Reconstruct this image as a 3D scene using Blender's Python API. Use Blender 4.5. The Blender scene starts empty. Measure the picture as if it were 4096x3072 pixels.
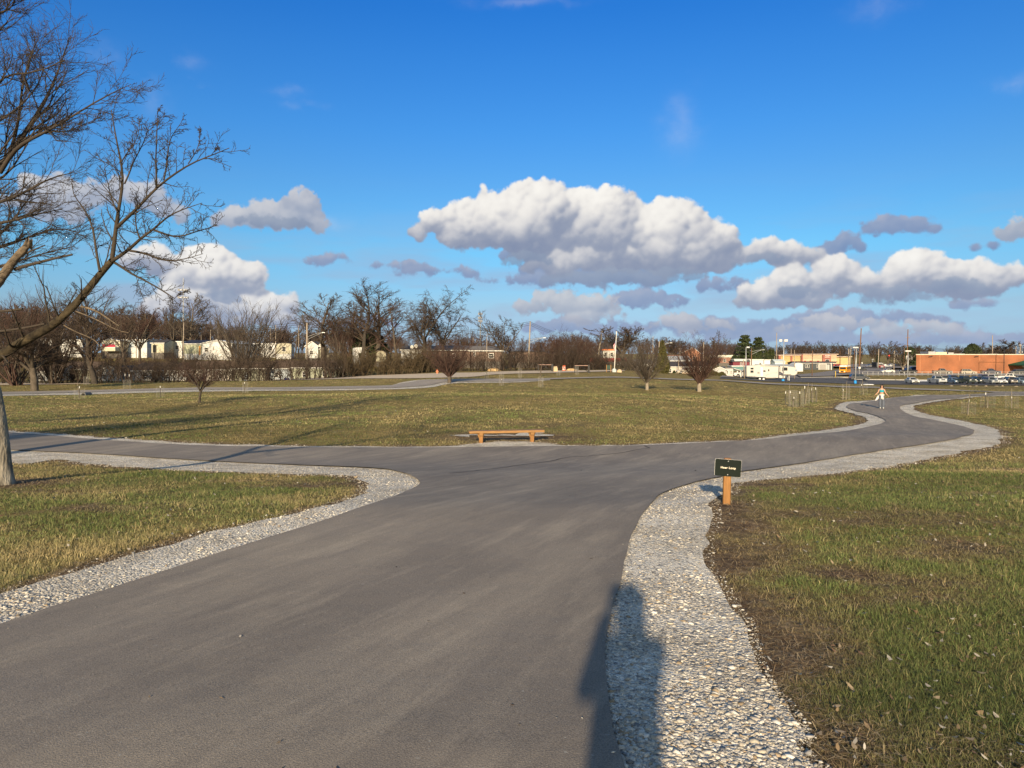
import bpy, math, random
import numpy as np
from mathutils import Vector, Matrix, geometry
SC = bpy.context.scene
COL = SC.collection
F, CX, HY = 2925.0, 2048.0, 1410.0      # focal length, centre column and horizon row, in pixels of the 4096 px photograph
R = math.radians
rs = np.random.RandomState(7)

# ------------------------------------------------------------------ terrain
def vnoise(x, y, sc, seed=0):
    x = np.asarray(x, float) / sc; y = np.asarray(y, float) / sc
    xi = np.floor(x).astype(np.int64); yi = np.floor(y).astype(np.int64)
    fx = x - xi; fy = y - yi
    fx = fx * fx * (3 - 2 * fx); fy = fy * fy * (3 - 2 * fy)
    def h(a, b):
        n = (a * 374761393 + b * 668265263 + seed * 974711) & 0x7fffffff
        n = ((n ^ (n >> 13)) * 1274126177) & 0x7fffffff
        return ((n ^ (n >> 16)) & 0xffff) / 65535.0
    return (h(xi, yi) * (1 - fx) * (1 - fy) + h(xi + 1, yi) * fx * (1 - fy)
            + h(xi, yi + 1) * (1 - fx) * fy + h(xi + 1, yi + 1) * fx * fy)
def fbm(x, y, sc, seed=0, oct=3):
    s = 0; a = 1; t = 0
    for k in range(oct):
        s = s + a * vnoise(x, y, sc / 2 ** k, seed + k * 17); t += a; a *= .55
    return s / t
NEAR = [(0.5, -1.60), (3, -1.62), (8.5, -1.80), (13, -2.2), (17.5, -2.66), (21, -2.73), (24, -2.74)]
PROF = {   # photo column: (distance, photo row of the ground there)
    0: [(40, 1640), (60, 1597), (80, 1578), (88, 1569), (100, 1555), (115, 1540), (135, 1529), (165, 1470), (200, 1428), (300, 1425)],
    1000: [(35, 1650), (50, 1600), (65, 1582), (80, 1568), (90, 1557), (104, 1532), (113, 1522), (135, 1530), (168, 1466), (200, 1428), (300, 1425)],
    1800: [(35, 1650), (50, 1605), (65, 1572), (80, 1548), (93, 1528), (103, 1516), (120, 1498), (140, 1487), (170, 1466), (200, 1448), (300, 1440)],
    2450: [(35, 1660), (50, 1610), (65, 1574), (80, 1560), (95, 1535), (115, 1511), (140, 1487), (160, 1480), (200, 1476), (300, 1460)],
    2800: [(35, 1672), (50, 1620), (65, 1580), (80, 1567), (95, 1548), (116, 1521), (140, 1509), (185, 1500), (240, 1485), (330, 1462)],
    3100: [(30, 1730), (38, 1690), (50, 1640), (65, 1600), (95, 1566), (120, 1542), (150, 1533), (184, 1525), (225, 1513), (260, 1500), (330, 1480)],
    3500: [(29, 1735), (35, 1705), (50, 1640), (70, 1590), (95, 1572), (120, 1553), (150, 1547), (180, 1540), (215, 1521), (228, 1505), (262, 1497), (330, 1480)],
    4096: [(27, 1752), (35, 1712), (50, 1655), (70, 1605), (90, 1577), (110, 1563), (150, 1548), (180, 1542), (215, 1522), (228, 1505), (262, 1498), (330, 1480)]}
_k = sorted(PROF)
DG = np.geomspace(0.5, 4000, 520)
UG = np.linspace(-1.3, 1.3, 261)
_tab = []
for c in _k:
    p = NEAR + [(d, -(y - HY) / F * d) for d, y in PROF[c]]
    zl = p[-1][1]
    p += [(600, zl * 1.1), (4000, zl * 1.3)]
    z = np.interp(np.log(DG), np.log([a for a, b in p]), [b for a, b in p])
    for _ in range(3):
        z[3:-3] = (z[:-6] + 2*z[1:-5] + 3*z[2:-4] + 4*z[3:-3] + 3*z[4:-2] + 2*z[5:-1] + z[6:]) / 16
    _tab.append(z)
_tab = np.array(_tab)
_ku = np.array([(c - CX) / F for c in _k])
ZT = np.zeros((len(UG), len(DG)))
for i, u in enumerate(UG):
    if u <= _ku[0]: ZT[i] = _tab[0]
    elif u >= _ku[-1]: ZT[i] = _tab[-1]
    else:
        j = np.searchsorted(_ku, u) - 1
        t = (u - _ku[j]) / (_ku[j + 1] - _ku[j]); t = .5 * t + .5 * t * t * (3 - 2 * t)
        ZT[i] = _tab[j] * (1 - t) + _tab[j + 1] * t
def hz(X, Y):
    X = np.asarray(X, float); Y = np.asarray(Y, float)
    d = np.clip(Y, 0.6, 3900); u = np.clip(X / np.maximum(Y, 2.0), -1.29, 1.29)
    a = (u + 1.3) / 2.6 * 260; b = np.log(d / .5) / np.log(8000.0) * 519
    ai = a.astype(int); bi = b.astype(int); fa = a - ai; fb = b - bi
    z = (ZT[ai, bi] * (1 - fa) * (1 - fb) + ZT[ai + 1, bi] * fa * (1 - fb) + ZT[ai, bi + 1] * (1 - fa) * fb + ZT[ai + 1, bi + 1] * fa * fb)
    w = np.clip((Y - 22) / 20, 0, 1) * np.clip((260 - Y) / 100, 0, 1)
    z = z + w * (.34 * (vnoise(X / 2.4, Y, 9, 3) - .5) + .10 * (vnoise(X / 3, Y, 3.2, 13) - .5)) * np.clip(Y / 60, .3, 1) * np.clip((115 - Y) / 40, .35, 1)
    z = z + .52 * np.exp(-((X - 3) / 15) ** 2 - ((Y - 46) / 12) ** 2) - .42 * np.exp(-((X + 17) / 9) ** 2 - ((Y - 40) / 9) ** 2)
    return z
def h1(x, y): return float(hz(x, y))
_dm = np.geomspace(2.2, 3000, 4000)
def G(px, py):
    """the ground point seen at a photo pixel"""
    u = (px - CX) / F; t = (py - HY) / F
    f = -hz(u * _dm, _dm) / _dm
    i = int(np.argmax(f <= t))
    if i == 0: d = _dm[0]
    else: d = _dm[i-1] + (_dm[i] - _dm[i-1]) * (f[i-1] - t) / max(1e-9, f[i-1] - f[i])
    return (u * d, d, h1(u * d, d))
def at(px, py, d): return ((px - CX) / F * d, d, -(py - HY) / F * d)
def S(pixels, d): return pixels * d / F

# ------------------------------------------------------------------ materials
def nt(m): m.use_nodes = True; return m.node_tree.nodes, m.node_tree.links
_mc = {}
def mat(name, col, rough=.75, var=.18, scale=3.0, bump=0.0, metal=0.0, spec=.3, bscale=None, attr=None, stretch=None, col2=None):
    if name in _mc: return _mc[name]
    m = bpy.data.materials.new(name); N, L = nt(m); b = N['Principled BSDF']
    b.inputs['Roughness'].default_value = rough; b.inputs['Metallic'].default_value = metal
    b.inputs['Specular IOR Level'].default_value = spec
    tc = N.new('ShaderNodeTexCoord'); src = tc.outputs['Object']
    if stretch:
        mp = N.new('ShaderNodeMapping'); mp.inputs['Scale'].default_value = stretch
        L.new(src, mp.inputs[0]); src = mp.outputs[0]
    n = N.new('ShaderNodeTexNoise'); n.inputs['Scale'].default_value = scale; n.inputs['Detail'].default_value = 6
    L.new(src, n.inputs['Vector'])
    r = N.new('ShaderNodeValToRGB'); r.color_ramp.elements[0].position = .3; r.color_ramp.elements[1].position = .7
    c2 = col2 or tuple(min(1, c * (1 + var)) for c in col)
    r.color_ramp.elements[0].color = (*[c * (1 - var) for c in col], 1); r.color_ramp.elements[1].color = (*c2, 1)
    L.new(n.outputs[0], r.inputs[0]); out = r.outputs[0]
    if attr:
        a = N.new('ShaderNodeAttribute'); a.attribute_name = attr
        mx = N.new('ShaderNodeMix'); mx.data_type = 'RGBA'; mx.blend_type = 'MULTIPLY'; mx.inputs[0].default_value = 1
        L.new(a.outputs['Color'], mx.inputs[6]); L.new(out, mx.inputs[7]); out = mx.outputs[2]
    L.new(out, b.inputs['Base Color'])
    if bump:
        n2 = N.new('ShaderNodeTexNoise'); n2.inputs['Scale'].default_value = bscale or scale * 6; n2.inputs['Detail'].default_value = 8
        L.new(src, n2.inputs['Vector'])
        bp = N.new('ShaderNodeBump'); bp.inputs['Strength'].default_value = bump; bp.inputs['Distance'].default_value = .02
        L.new(n2.outputs[0], bp.inputs['Height']); L.new(bp.outputs[0], b.inputs['Normal'])
    _mc[name] = m
    return m
def siding(name, col):
    """horizontal lap siding"""
    if name in _mc: return _mc[name]
    m = mat(name, col, .6, .08, 1.5); N, L = nt(m)
    w = N.new('ShaderNodeTexWave'); w.wave_type = 'BANDS'; w.bands_direction = 'Z'; w.wave_profile = 'SAW'
    w.inputs['Scale'].default_value = 1.6
    tc = [n for n in N if n.type == 'TEX_COORD'][0]; L.new(tc.outputs['Object'], w.inputs[0])
    bp = N.new('ShaderNodeBump'); bp.inputs['Strength'].default_value = .5; bp.inputs['Distance'].default_value = .02
    L.new(w.outputs[1], bp.inputs['Height']); L.new(bp.outputs[0], N['Principled BSDF'].inputs['Normal'])
    return m
def bricks(name, c1, c2, mortar):
    if name in _mc: return _mc[name]
    m = bpy.data.materials.new(name); N, L = nt(m); b = N['Principled BSDF']; b.inputs['Roughness'].default_value = .85
    tc = N.new('ShaderNodeTexCoord'); mp = N.new('ShaderNodeMapping'); mp.inputs['Rotation'].default_value = (R(90), 0, 0)
    L.new(tc.outputs['Object'], mp.inputs[0])
    t = N.new('ShaderNodeTexBrick'); t.inputs['Scale'].default_value = 2.2
    t.inputs['Color1'].default_value = (*c1, 1); t.inputs['Color2'].default_value = (*c2, 1); t.inputs['Mortar'].default_value = (*mortar, 1)
    t.inputs['Mortar Size'].default_value = .025; L.new(mp.outputs[0], t.inputs[0])
    n = N.new('ShaderNodeTexNoise'); n.inputs['Scale'].default_value = .25; n.inputs['Detail'].default_value = 5
    L.new(tc.outputs['Object'], n.inputs[0])
    r = N.new('ShaderNodeValToRGB'); r.color_ramp.elements[0].color = (.8, .8, .8, 1); r.color_ramp.elements[1].color = (1.15, 1.12, 1.1, 1)
    r.color_ramp.elements[0].position = .35; r.color_ramp.elements[1].position = .65
    L.new(n.outputs[0], r.inputs[0])
    mx = N.new('ShaderNodeMix'); mx.data_type = 'RGBA'; mx.blend_type = 'MULTIPLY'; mx.inputs[0].default_value = 1
    L.new(t.outputs[0], mx.inputs[6]); L.new(r.outputs[0], mx.inputs[7]); L.new(mx.outputs[2], b.inputs['Base Color'])
    _mc[name] = m
    return m
def paint(name, col, coat=.6, rough=.35):
    if name in _mc: return _mc[name]
    m = mat(name, col, rough, .06, 2.0, spec=.5); m.node_tree.nodes['Principled BSDF'].inputs['Coat Weight'].default_value = coat
    return m
M_GLASS = mat('dark_glass', (.02, .025, .03), .08, .1, spec=.8)
M_WHITE = mat('white_trim', (.64, .63, .60), .5, .06)
M_RUBBER = mat('tyre_rubber', (.02, .02, .02), .8)
M_RIM = mat('wheel_rim', (.45, .45, .46), .3, .1, metal=.8)
M_STEEL = mat('galvanised_steel', (.42, .43, .44), .45, .15, 4, metal=.5)
M_WOODPOLE = mat('weathered_pole', (.30, .25, .20), .9, .25, 3, .3, stretch=(6, 6, .6))
M_REDPOLE = mat('brown_treated_pole', (.16, .09, .055), .9, .25, 3, .3, stretch=(6, 6, .6))
M_BLACK = mat('black_metal', (.02, .02, .022), .5)
M_CABLE = mat('black_cable', (.03, .03, .03), .6)

# ------------------------------------------------------------------ mesh helpers
def np_mesh(name, V, faces, mats, parent=None, col=None, smooth=False, midx=None):
    """faces: list of integer arrays, each (n, k)"""
    me = bpy.data.meshes.new(name)
    V = np.asarray(V, np.float32).reshape(-1, 3)
    me.vertices.add(len(V)); me.vertices.foreach_set('co', V.ravel())
    faces = [np.asarray(f) for f in faces if len(f)]
    tot = sum(f.size for f in faces); npol = sum(len(f) for f in faces)
    me.loops.add(tot); me.loops.foreach_set('vertex_index', np.concatenate([f.ravel() for f in faces]).astype(np.int32))
    st = []; o = 0
    for f in faces:
        st.append(o + np.arange(len(f)) * f.shape[1]); o += f.size
    me.polygons.add(npol); me.polygons.foreach_set('loop_start', np.concatenate(st).astype(np.int32))
    if midx is not None: me.polygons.foreach_set('material_index', np.asarray(midx, np.int32))
    me.update(calc_edges=True)
    if smooth: me.polygons.foreach_set('use_smooth', np.ones(npol, bool))
    if col is not None:
        a = me.color_attributes.new('Col', 'FLOAT_COLOR', 'POINT')
        c = np.ones((len(V), 4), np.float32); c[:, :3] = col
        a.data.foreach_set('color', c.ravel())
    for m in (mats if isinstance(mats, (list, tuple)) else [mats]): me.materials.append(m)
    o = bpy.data.objects.new(name, me); COL.objects.link(o)
    if parent: o.parent = parent
    return o
class MB:
    def __init__(s): s.V = []; s.Fc = []; s.M = []; s.m = 0
    def add(s, vs, fs):
        o = len(s.V); s.V += [tuple(v) for v in vs]; s.Fc += [tuple(i + o for i in f) for f in fs]; s.M += [s.m] * len(fs); return s
    def box(s, x0, x1, y0, y1, z0, z1):
        return s.add([(x0,y0,z0),(x1,y0,z0),(x1,y1,z0),(x0,y1,z0),(x0,y0,z1),(x1,y0,z1),(x1,y1,z1),(x0,y1,z1)],
                     [(0,3,2,1),(4,5,6,7),(0,1,5,4),(1,2,6,5),(2,3,7,6),(3,0,4,7)])
    def tube(s, pts, rad, n=8, cap=True):
        pts = [Vector(p) for p in pts]
        if not hasattr(rad, '__len__'): rad = [rad] * len(pts)
        t0 = (pts[-1] - pts[0]).normalized()
        ref = Vector((0, 0, 1)) if abs(t0.z) < .9 else Vector((1, 0, 0))
        vs = []
        for i, p in enumerate(pts):
            t = (pts[min(i+1, len(pts)-1)] - pts[max(i-1, 0)]).normalized()
            a = t.cross(ref).normalized(); b = t.cross(a)
            for k in range(n):
                q = 2 * math.pi * k / n; vs.append(p + (a * math.cos(q) + b * math.sin(q)) * rad[i])
        fs = [(i*n+k, i*n+(k+1) % n, (i+1)*n+(k+1) % n, (i+1)*n+k) for i in range(len(pts)-1) for k in range(n)]
        if cap: fs += [tuple(range(n))[::-1], tuple((len(pts)-1)*n+k for k in range(n))]
        return s.add(vs, fs)
    def ext(s, prof, y0, y1, bev=0):
        """extrude an x-z outline along y, with softened rims"""
        n = len(prof); cx = sum(p[0] for p in prof) / n; cz = sum(p[1] for p in prof) / n
        lay = []
        def sc(p, k): return (p[0] + (cx - p[0]) * k, p[1] + (cz - p[1]) * k)
        if bev: lay = [(y0, .03), (y0 + bev, 0), (y1 - bev, 0), (y1, .03)]
        else: lay = [(y0, 0), (y1, 0)]
        vs = []
        for y, k in lay: vs += [(sc(p, k)[0], y, sc(p, k)[1]) for p in prof]
        fs = [(i*n+j, (i+1)*n+j, (i+1)*n+(j+1) % n, i*n+(j+1) % n) for i in range(len(lay)-1) for j in range(n)]
        fs += [tuple(range(n)), tuple(reversed(range((len(lay)-1)*n, len(lay)*n)))]
        return s.add(vs, fs)
    def quad(s, a, b, c, d): return s.add([a, b, c, d], [(0, 1, 2, 3)])
    def build(s, name, m, parent=None, smooth=False, loc=None):
        me = bpy.data.meshes.new(name); me.from_pydata(s.V, [], s.Fc)
        for x in (m if isinstance(m, (list, tuple)) else [m]): me.materials.append(x)
        if max(s.M or [0]) > 0: me.polygons.foreach_set('material_index', s.M)
        if smooth: me.polygons.foreach_set('use_smooth', [True] * len(me.polygons))
        me.update()
        o = bpy.data.objects.new(name, me); COL.objects.link(o)
        if parent: o.parent = parent
        if loc: o.location = loc
        return o
def tag(o, label=None, cat=None, group=None, kind=None):
    if label: o['label'] = label
    if cat: o['category'] = cat
    if group: o['group'] = group
    if kind: o['kind'] = kind
    return o
def thing(name, label, cat, loc, rz=0, group=None):
    o = bpy.data.objects.new(name, None); COL.objects.link(o); o.empty_display_size = .2
    o.location = loc; o.rotation_euler = (0, 0, rz)
    return tag(o, label, cat, group)
def copy_tree(o, parent=None):
    c = o.copy(); COL.objects.link(c); c.parent = parent
    for ch in o.children: copy_tree(ch, c)
    return c

# ------------------------------------------------------------------ branches
def batch_tubes(batches):
    Vs = []; Fs = []; o = 0
    for P, Rr, n in batches:
        N, K, _ = P.shape
        if N == 0: continue
        T = np.empty_like(P); T[:, 1:-1] = P[:, 2:] - P[:, :-2]; T[:, 0] = P[:, 1] - P[:, 0]; T[:, -1] = P[:, -1] - P[:, -2]
        T /= np.linalg.norm(T, axis=2, keepdims=True) + 1e-9
        m = T.mean(1); ref = np.where(np.abs(m[:, 2:3]) < .85, np.array([[0, 0, 1.]]), np.array([[1., 0, 0]]))
        A = np.cross(T, ref[:, None, :]); A /= np.linalg.norm(A, axis=2, keepdims=True) + 1e-9
        B = np.cross(T, A)
        q = 2 * np.pi * np.arange(n) / n
        V = P[:, :, None, :] + (A[:, :, None, :] * np.cos(q)[None, None, :, None] + B[:, :, None, :] * np.sin(q)[None, None, :, None]) * Rr[:, :, None, None]
        Vs.append(V.reshape(-1, 3))
        base = (np.arange(N) * K * n)[:, None, None] + (np.arange(K - 1) * n)[None, :, None] + np.arange(n)[None, None, :]
        nx = (np.arange(N) * K * n)[:, None, None] + (np.arange(K - 1) * n)[None, :, None] + ((np.arange(n) + 1) % n)[None, None, :]
        Fs.append((np.stack([base, nx, nx + n, base + n], -1) + o).reshape(-1, 4))
        o += N * K * n
    return np.concatenate(Vs), np.concatenate(Fs)
def sprout(rng, P, Rr, m, t0=.3, t1=.98, ang=(25, 55), ratio=.6, K=5, wob=.12, up=.06, rr=.55, rmin=.004, spread=.5):
    N, K0, _ = P.shape
    t = (np.arange(m)[None, :] + rng.rand(N, m)) / m * (t1 - t0) + t0
    x = t * (K0 - 1); i = np.clip(x.astype(int), 0, K0 - 2); f = (x - i)[..., None]
    r = np.arange(N)[:, None]
    pos = P[r, i] * (1 - f) + P[r, i + 1] * f
    tan = P[r, i + 1] - P[r, i]; tan /= np.linalg.norm(tan, axis=-1, keepdims=True) + 1e-9
    rad = Rr[r, i] * (1 - f[..., 0]) + Rr[r, i + 1] * f[..., 0]
    L = np.linalg.norm(np.diff(P, axis=1), axis=2).sum(1)[:, None]
    ln = L * ratio * (1 - spread * t) * rng.uniform(.65, 1.25, (N, m))
    rv = rng.normal(size=(N, m, 3)); pr = rv - (rv * tan).sum(-1, keepdims=True) * tan; pr /= np.linalg.norm(pr, axis=-1, keepdims=True) + 1e-9
    a = np.radians(rng.uniform(ang[0], ang[1], (N, m)))[..., None]
    d = (np.cos(a) * tan + np.sin(a) * pr).reshape(-1, 3)
    pos = pos.reshape(-1, 3); ln = ln.reshape(-1); rad = rad.reshape(-1)
    Q = np.empty((N * m, K, 3)); Q[:, 0] = pos
    for k in range(1, K):
        d = d + rng.normal(size=d.shape) * wob; d[:, 2] += up; d /= np.linalg.norm(d, axis=1, keepdims=True)
        Q[:, k] = Q[:, k - 1] + d * (ln / (K - 1))[:, None]
    r0 = np.maximum(np.minimum(rad * rr, ln * .03 + rmin), rmin)
    RR = r0[:, None] * np.linspace(1, .35, K)[None, :]
    return Q, np.maximum(RR, rmin * .6)
def resample(pts, rad, K):
    pts = np.array(pts, float); s = np.r_[0, np.cumsum(np.linalg.norm(np.diff(pts, axis=0), axis=1))]
    q = np.linspace(0, s[-1], K)
    # catmull smoothing by cubic through chord parameter
    out = np.stack([np.interp(q, s, pts[:, k]) for k in range(3)], -1)
    for _ in range(1): out[1:-1] = .25 * out[:-2] + .5 * out[1:-1] + .25 * out[2:]
    rad = np.interp(q, np.linspace(0, s[-1], len(rad)), rad)
    return out[None], rad[None]
# ------------------------------------------------------------------ camera, sun, sky
cam = bpy.data.cameras.new('camera'); cam.sensor_width = 36; cam.lens = F / 4096 * 36; cam.shift_y = -(1536 - HY) / 4096
cam.clip_start = .05; cam.clip_end = 12000
co = bpy.data.objects.new('camera', cam); COL.objects.link(co); co.rotation_euler = (R(90), 0, 0); SC.camera = co
EL, AZ = R(17.3), R(9.6)
sd = bpy.data.lights.new('sun', 'SUN'); sd.energy = 3.5; sd.angle = R(.9); sd.color = (1, .80, .53)
so = bpy.data.objects.new('sun', sd); COL.objects.link(so)
so.rotation_euler = Vector((math.sin(AZ) * math.cos(EL), math.cos(AZ) * math.cos(EL), -math.sin(EL))).to_track_quat('-Z', 'Y').to_euler()
W = bpy.data.worlds.new('World'); SC.world = W; W.use_nodes = True
N, L = W.node_tree.nodes, W.node_tree.links
sky = N.new('ShaderNodeTexSky'); sky.sky_type = 'NISHITA'; sky.sun_disc = False
sky.sun_elevation = EL; sky.sun_rotation = R(180) + AZ; sky.air_density = 1.0; sky.dust_density = .3; sky.ozone_density = 2.5
# clouds: groups of flat-bottomed lobes (azimuth, elevation), broken up by noise
def aze(x, y):
    u = (x - 1106) * 1.8517 / F; v = -(y * 1.8517 - HY) / F
    return math.atan(u), math.atan(v / math.sqrt(1 + u * u)), 1.8517 / F / (1 + u * u), 1.8517 / F / math.sqrt(1 + u * u)
WHITE = [(1170,500,215,128,62),(1000,508,125,66,22),(1280,480,115,82,60),(1440,520,140,104,66),(1500,558,95,84,38),(1330,556,210,60,36),(1545,520,45,44,40),(1680,558,95,58,22),
    (440,592,66,56,80),(505,610,75,50,40),(430,665,140,60,40),(605,655,50,26,25),(330,560,60,30,30),(540,680,120,40,30),
    (1700,640,112,58,32),(1795,600,42,44,46),(2000,615,150,66,34),(2100,600,95,40,40),(1900,610,70,40,24),(2200,600,55,28,22),
    (1640,640,60,30,20)]
GREY = [(1300,560,190,24,34),(1130,545,60,20,14),(1950,494,92,26,9),(1905,485,40,22,12),(1820,530,58,24,20),(1385,652,74,32,14),(1467,655,34,22,10),(1250,604,230,16,12),(950,586,95,8,7),(850,575,80,6,4),
    (2130,528,36,8,8),(1560,706,190,20,14),(1850,694,220,22,16),(1300,712,200,20,12),(2000,738,330,14,10),(1250,606,180,22,8),(1700,725,200,14,10),(2100,660,60,10,8),(700,560,60,8,6),(1560,620,60,24,16),(800,700,80,14,10)]
MID = [(600,468,110,40,30),(648,440,40,38,40),(500,478,60,22,14),(280,445,125,58,22),(200,425,50,44,20),(90,440,100,60,30),(2195,495,36,30,22),(1190,664,90,30,14),(1290,668,60,26,12),(1480,702,120,14,12),(1980,714,110,16,14),(1290,690,70,20,12),(620,690,70,26,20),(1800,700,120,16,12)]
FRONT = [(1135, 555, 60, 12, 16), (1310, 592, 150, 10, 22), (1440, 590, 90, 10, 18), (1930, 640, 80, 22, 20), (1730, 632, 50, 12, 10), (2070, 620, 70, 16, 14), (480, 640, 60, 14, 14), (590, 480, 90, 10, 12), (1640, 562, 60, 8, 10)]
WISP = [(620,200,48,11,7),(660,228,52,8,5),(220,118,52,24,22),(315,200,42,32,32),(395,135,40,16,12),(430,190,30,10,10),(1470,265,40,50,50),(1120,5,120,8,8),(1900,10,60,20,20),(2190,180,40,16,12),(700,480,80,12,10)]

# every cloud is a heap of small lit puffs, drawn once into a map of the sky's azimuth and elevation
IW, IH = 1800, 716
KF = IW / 2640
A0, A1, E0, E1 = R(-44), R(44), R(-1), R(34)
PXR = IW / (A1 - A0)
crs = np.random.RandomState(11)
def blur(a, r):
    k = int(max(1, round(r * KF)))
    for ax in (0, 1):
        for _ in range(2):
            p = [(0, 0), (0, 0)]; p[ax] = (k + 1, k)
            c = np.cumsum(np.pad(a, p, mode='edge'), axis=ax)
            a = ((c[2*k+1:] - c[:-(2*k+1)]) if ax == 0 else (c[:, 2*k+1:] - c[:, :-(2*k+1)])) / (2*k+1)
    return a
def paint_puffs(lobes, flat):
    Z = np.full((IH, IW), -1e9); S_ = np.zeros((IH, IW)); Tn = np.zeros((IH, IW))
    Lx, Ly, Lz = np.array([-.30, .66, .69]) / np.linalg.norm([-.30, .66, .69])
    def ball(x, y, z, r, base, top):
        x0, x1, y0, y1 = int(x - r), int(x + r) + 2, int(y - r), int(y + r) + 2
        x0, y0, x1, y1 = max(x0, 0), max(y0, 0), min(x1, IW), min(y1, IH)
        if x1 <= x0 or y1 <= y0: return
        X = (np.arange(x0, x1) - x)[None, :] / r; Y = (np.arange(y0, y1) - y)[:, None] / r
        q = 1 - X * X - Y * Y; h = np.sqrt(np.maximum(q, 0)); zz = z + h * r
        k = (q > 0) & (zz > Z[y0:y1, x0:x1])
        lit = X * Lx + Y * Ly + h * Lz
        t = (y + Y * r - base) / (top - base) + 0 * X
        Z[y0:y1, x0:x1][k] = zz[k]; S_[y0:y1, x0:x1][k] = np.broadcast_to(lit, k.shape)[k]; Tn[y0:y1, x0:x1][k] = t[k]
    for (ox, oy, rx, rt, rb) in lobes:
        a, e, sx, sy = aze(ox, oy)
        cx, cy = (a - A0) * PXR, (e - E0) * PXR; rx *= sx * PXR; rt *= sy * PXR; rb *= sy * PXR
        base, top = cy - rb, cy + rt
        n0 = max(5, int(2.6 * rx / rt * (1.5 if not flat else 1.2)))
        for i in range(n0):
            fx = (i + .5) / n0 * 2 - 1 + crs.uniform(-.1, .1)
            env = math.sqrt(max(.05, 1 - fx * fx))
            r0 = (rt + rb) * env * crs.uniform(.26, .44) + 2
            x = cx + fx * (rx - r0 * .6)
            y = base + r0 * .75 + max(0, (rt + rb) * env - 1.7 * r0) * crs.rand() ** .8
            z = crs.uniform(-.3, .3) * rt
            ball(x, y, z, r0, base, top)
            for j in range(26):
                v = crs.normal(size=3); v[2] = abs(v[2]); v /= np.linalg.norm(v)
                if v[1] < -.35: v[1] *= -.6
                r1 = r0 * crs.uniform(.26, .55); x1, y1, z1 = x + v[0]*r0*.93, y + v[1]*r0*.93, z + v[2]*r0*.8
                if y1 - r1 < base - rb * .3: continue
                ball(x1, y1, z1, r1, base, top)
                if r1 < 3.4: continue
                for kk in range(9):
                    w = crs.normal(size=3); w[2] = abs(w[2]); w /= np.linalg.norm(w)
                    ball(x1 + w[0]*r1*.9, y1 + w[1]*r1*.9, z1 + w[2]*r1*.8, r1 * crs.uniform(.25, .5), base, top)
    return Z > -1e8, S_, Tn
GY, GX = np.mgrid[0:IH, 0:IW].astype(float)
def warp(a, dx, dy):
    xi = np.clip(GX + dx, 0, IW - 2); yi = np.clip(GY + dy, 0, IH - 2); x0 = xi.astype(int); y0 = yi.astype(int); fx = xi - x0; fy = yi - y0
    return a[y0, x0]*(1-fx)*(1-fy) + a[y0, x0+1]*fx*(1-fy) + a[y0+1, x0]*(1-fx)*fy + a[y0+1, x0+1]*fx*fy
GXs, GYs = GX / KF, GY / KF
N1 = fbm(GXs, GYs, 46, 51, 5); N2 = fbm(GXs, GYs, 46, 63, 5); N3 = fbm(GXs, GYs, 16, 71, 4); N4 = fbm(GXs, GYs * 1.6, 90, 83, 6); N5 = fbm(GXs, GYs, 7, 72, 2); N6 = fbm(GXs, GYs, 18, 75, 4)
def layer(lobes, flat, soft, erode):
    m, s_, t_ = paint_puffs(lobes, flat)
    m = m.astype(float)
    d1, d2 = ((N1 - .5) * 40 + (N3 - .5) * 11 + (N5 - .5) * 4) * KF, ((N2 - .5) * 30 + (N6 - .5) * 9 + (N5 - .5) * 3) * KF
    m = warp(m, d1, d2); 
    s0 = warp(s_, d1, d2); t0 = np.clip(warp(t_, d1, d2), 0, 1)
    bm = blur(m, 4) + 1e-3
    sb = blur(s0 * m, 5) / (blur(m, 5) + 1e-3) * .40 + blur(s0 * m, 2) / (blur(m, 2) + 1e-3) * .12 + blur(s0 * m, 22) / (blur(m, 22) + 1e-3) * .48
    tb = blur(t0 * m, 5) / (blur(m, 5) + 1e-3)
    bw = np.clip(blur(m, soft * 3), 0, 1); al = blur(m, soft) + ((N3 - .5) + (N4 - .5)) * erode * np.clip(4.4 * bw * (1 - bw), 0, 1)
    al = np.clip((al - .26) / .56, 0, 1); al = al * al * (3 - 2 * al) * np.clip(blur(m, soft * 2) * 6, 0, 1)
    return al, sb, tb
def cramp(v, stops):
    p = [a for a, _ in stops]; return np.stack([np.interp(v, p, [c[k] for _, c in stops]) for k in range(3)], -1)
aW_, sW_, tW_ = layer(WHITE, False, 5.5, 1.0)
aM_, sM_, tM_ = layer(MID, False, 7, 1.5)
litw = np.clip((sW_ - .15) * .95, 0, 1) * (.34 + .66 * np.clip(tW_ * 1.6, 0, 1)) + .24 * np.clip(tW_, 0, 1) + (N1 - .5) * .24 + (N3 - .5) * .10 + .07
cW_ = cramp(litw, [(0, (.22, .27, .40)), (.28, (.34, .375, .47)), (.52, (.60, .60, .63)), (.78, (.86, .83, .79)), (1, (.98, .95, .89))])
aG_, sG_, tG_ = layer(GREY, True, 6, 1.2)
aF_, sF_, tF_ = layer(FRONT, True, 6, 1.3)
litg = np.clip(sG_ - .1, 0, 1) * .6 * (.3 + .7 * tG_) + (N4 - .5) * .3 + .08
litm = np.clip((sM_ - .15) * .75, 0, 1) * (.4 + .6 * np.clip(tM_ * 1.3, 0, 1)) + (N4 - .5) * .3 + .10; cM_ = cramp(litm, [(0, (.27, .31, .42)), (.3, (.44, .455, .52)), (.6, (.66, .64, .64)), (1, (.86, .82, .76))])
cF_ = cramp(np.clip(sF_ - .1, 0, 1) * .5 * (.3 + .7 * tF_) + (N4 - .5) * .3, [(0, (.20, .265, .40)), (.3, (.30, .36, .47)), (.6, (.46, .49, .55)), (1, (.7, .68, .70))])
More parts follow.
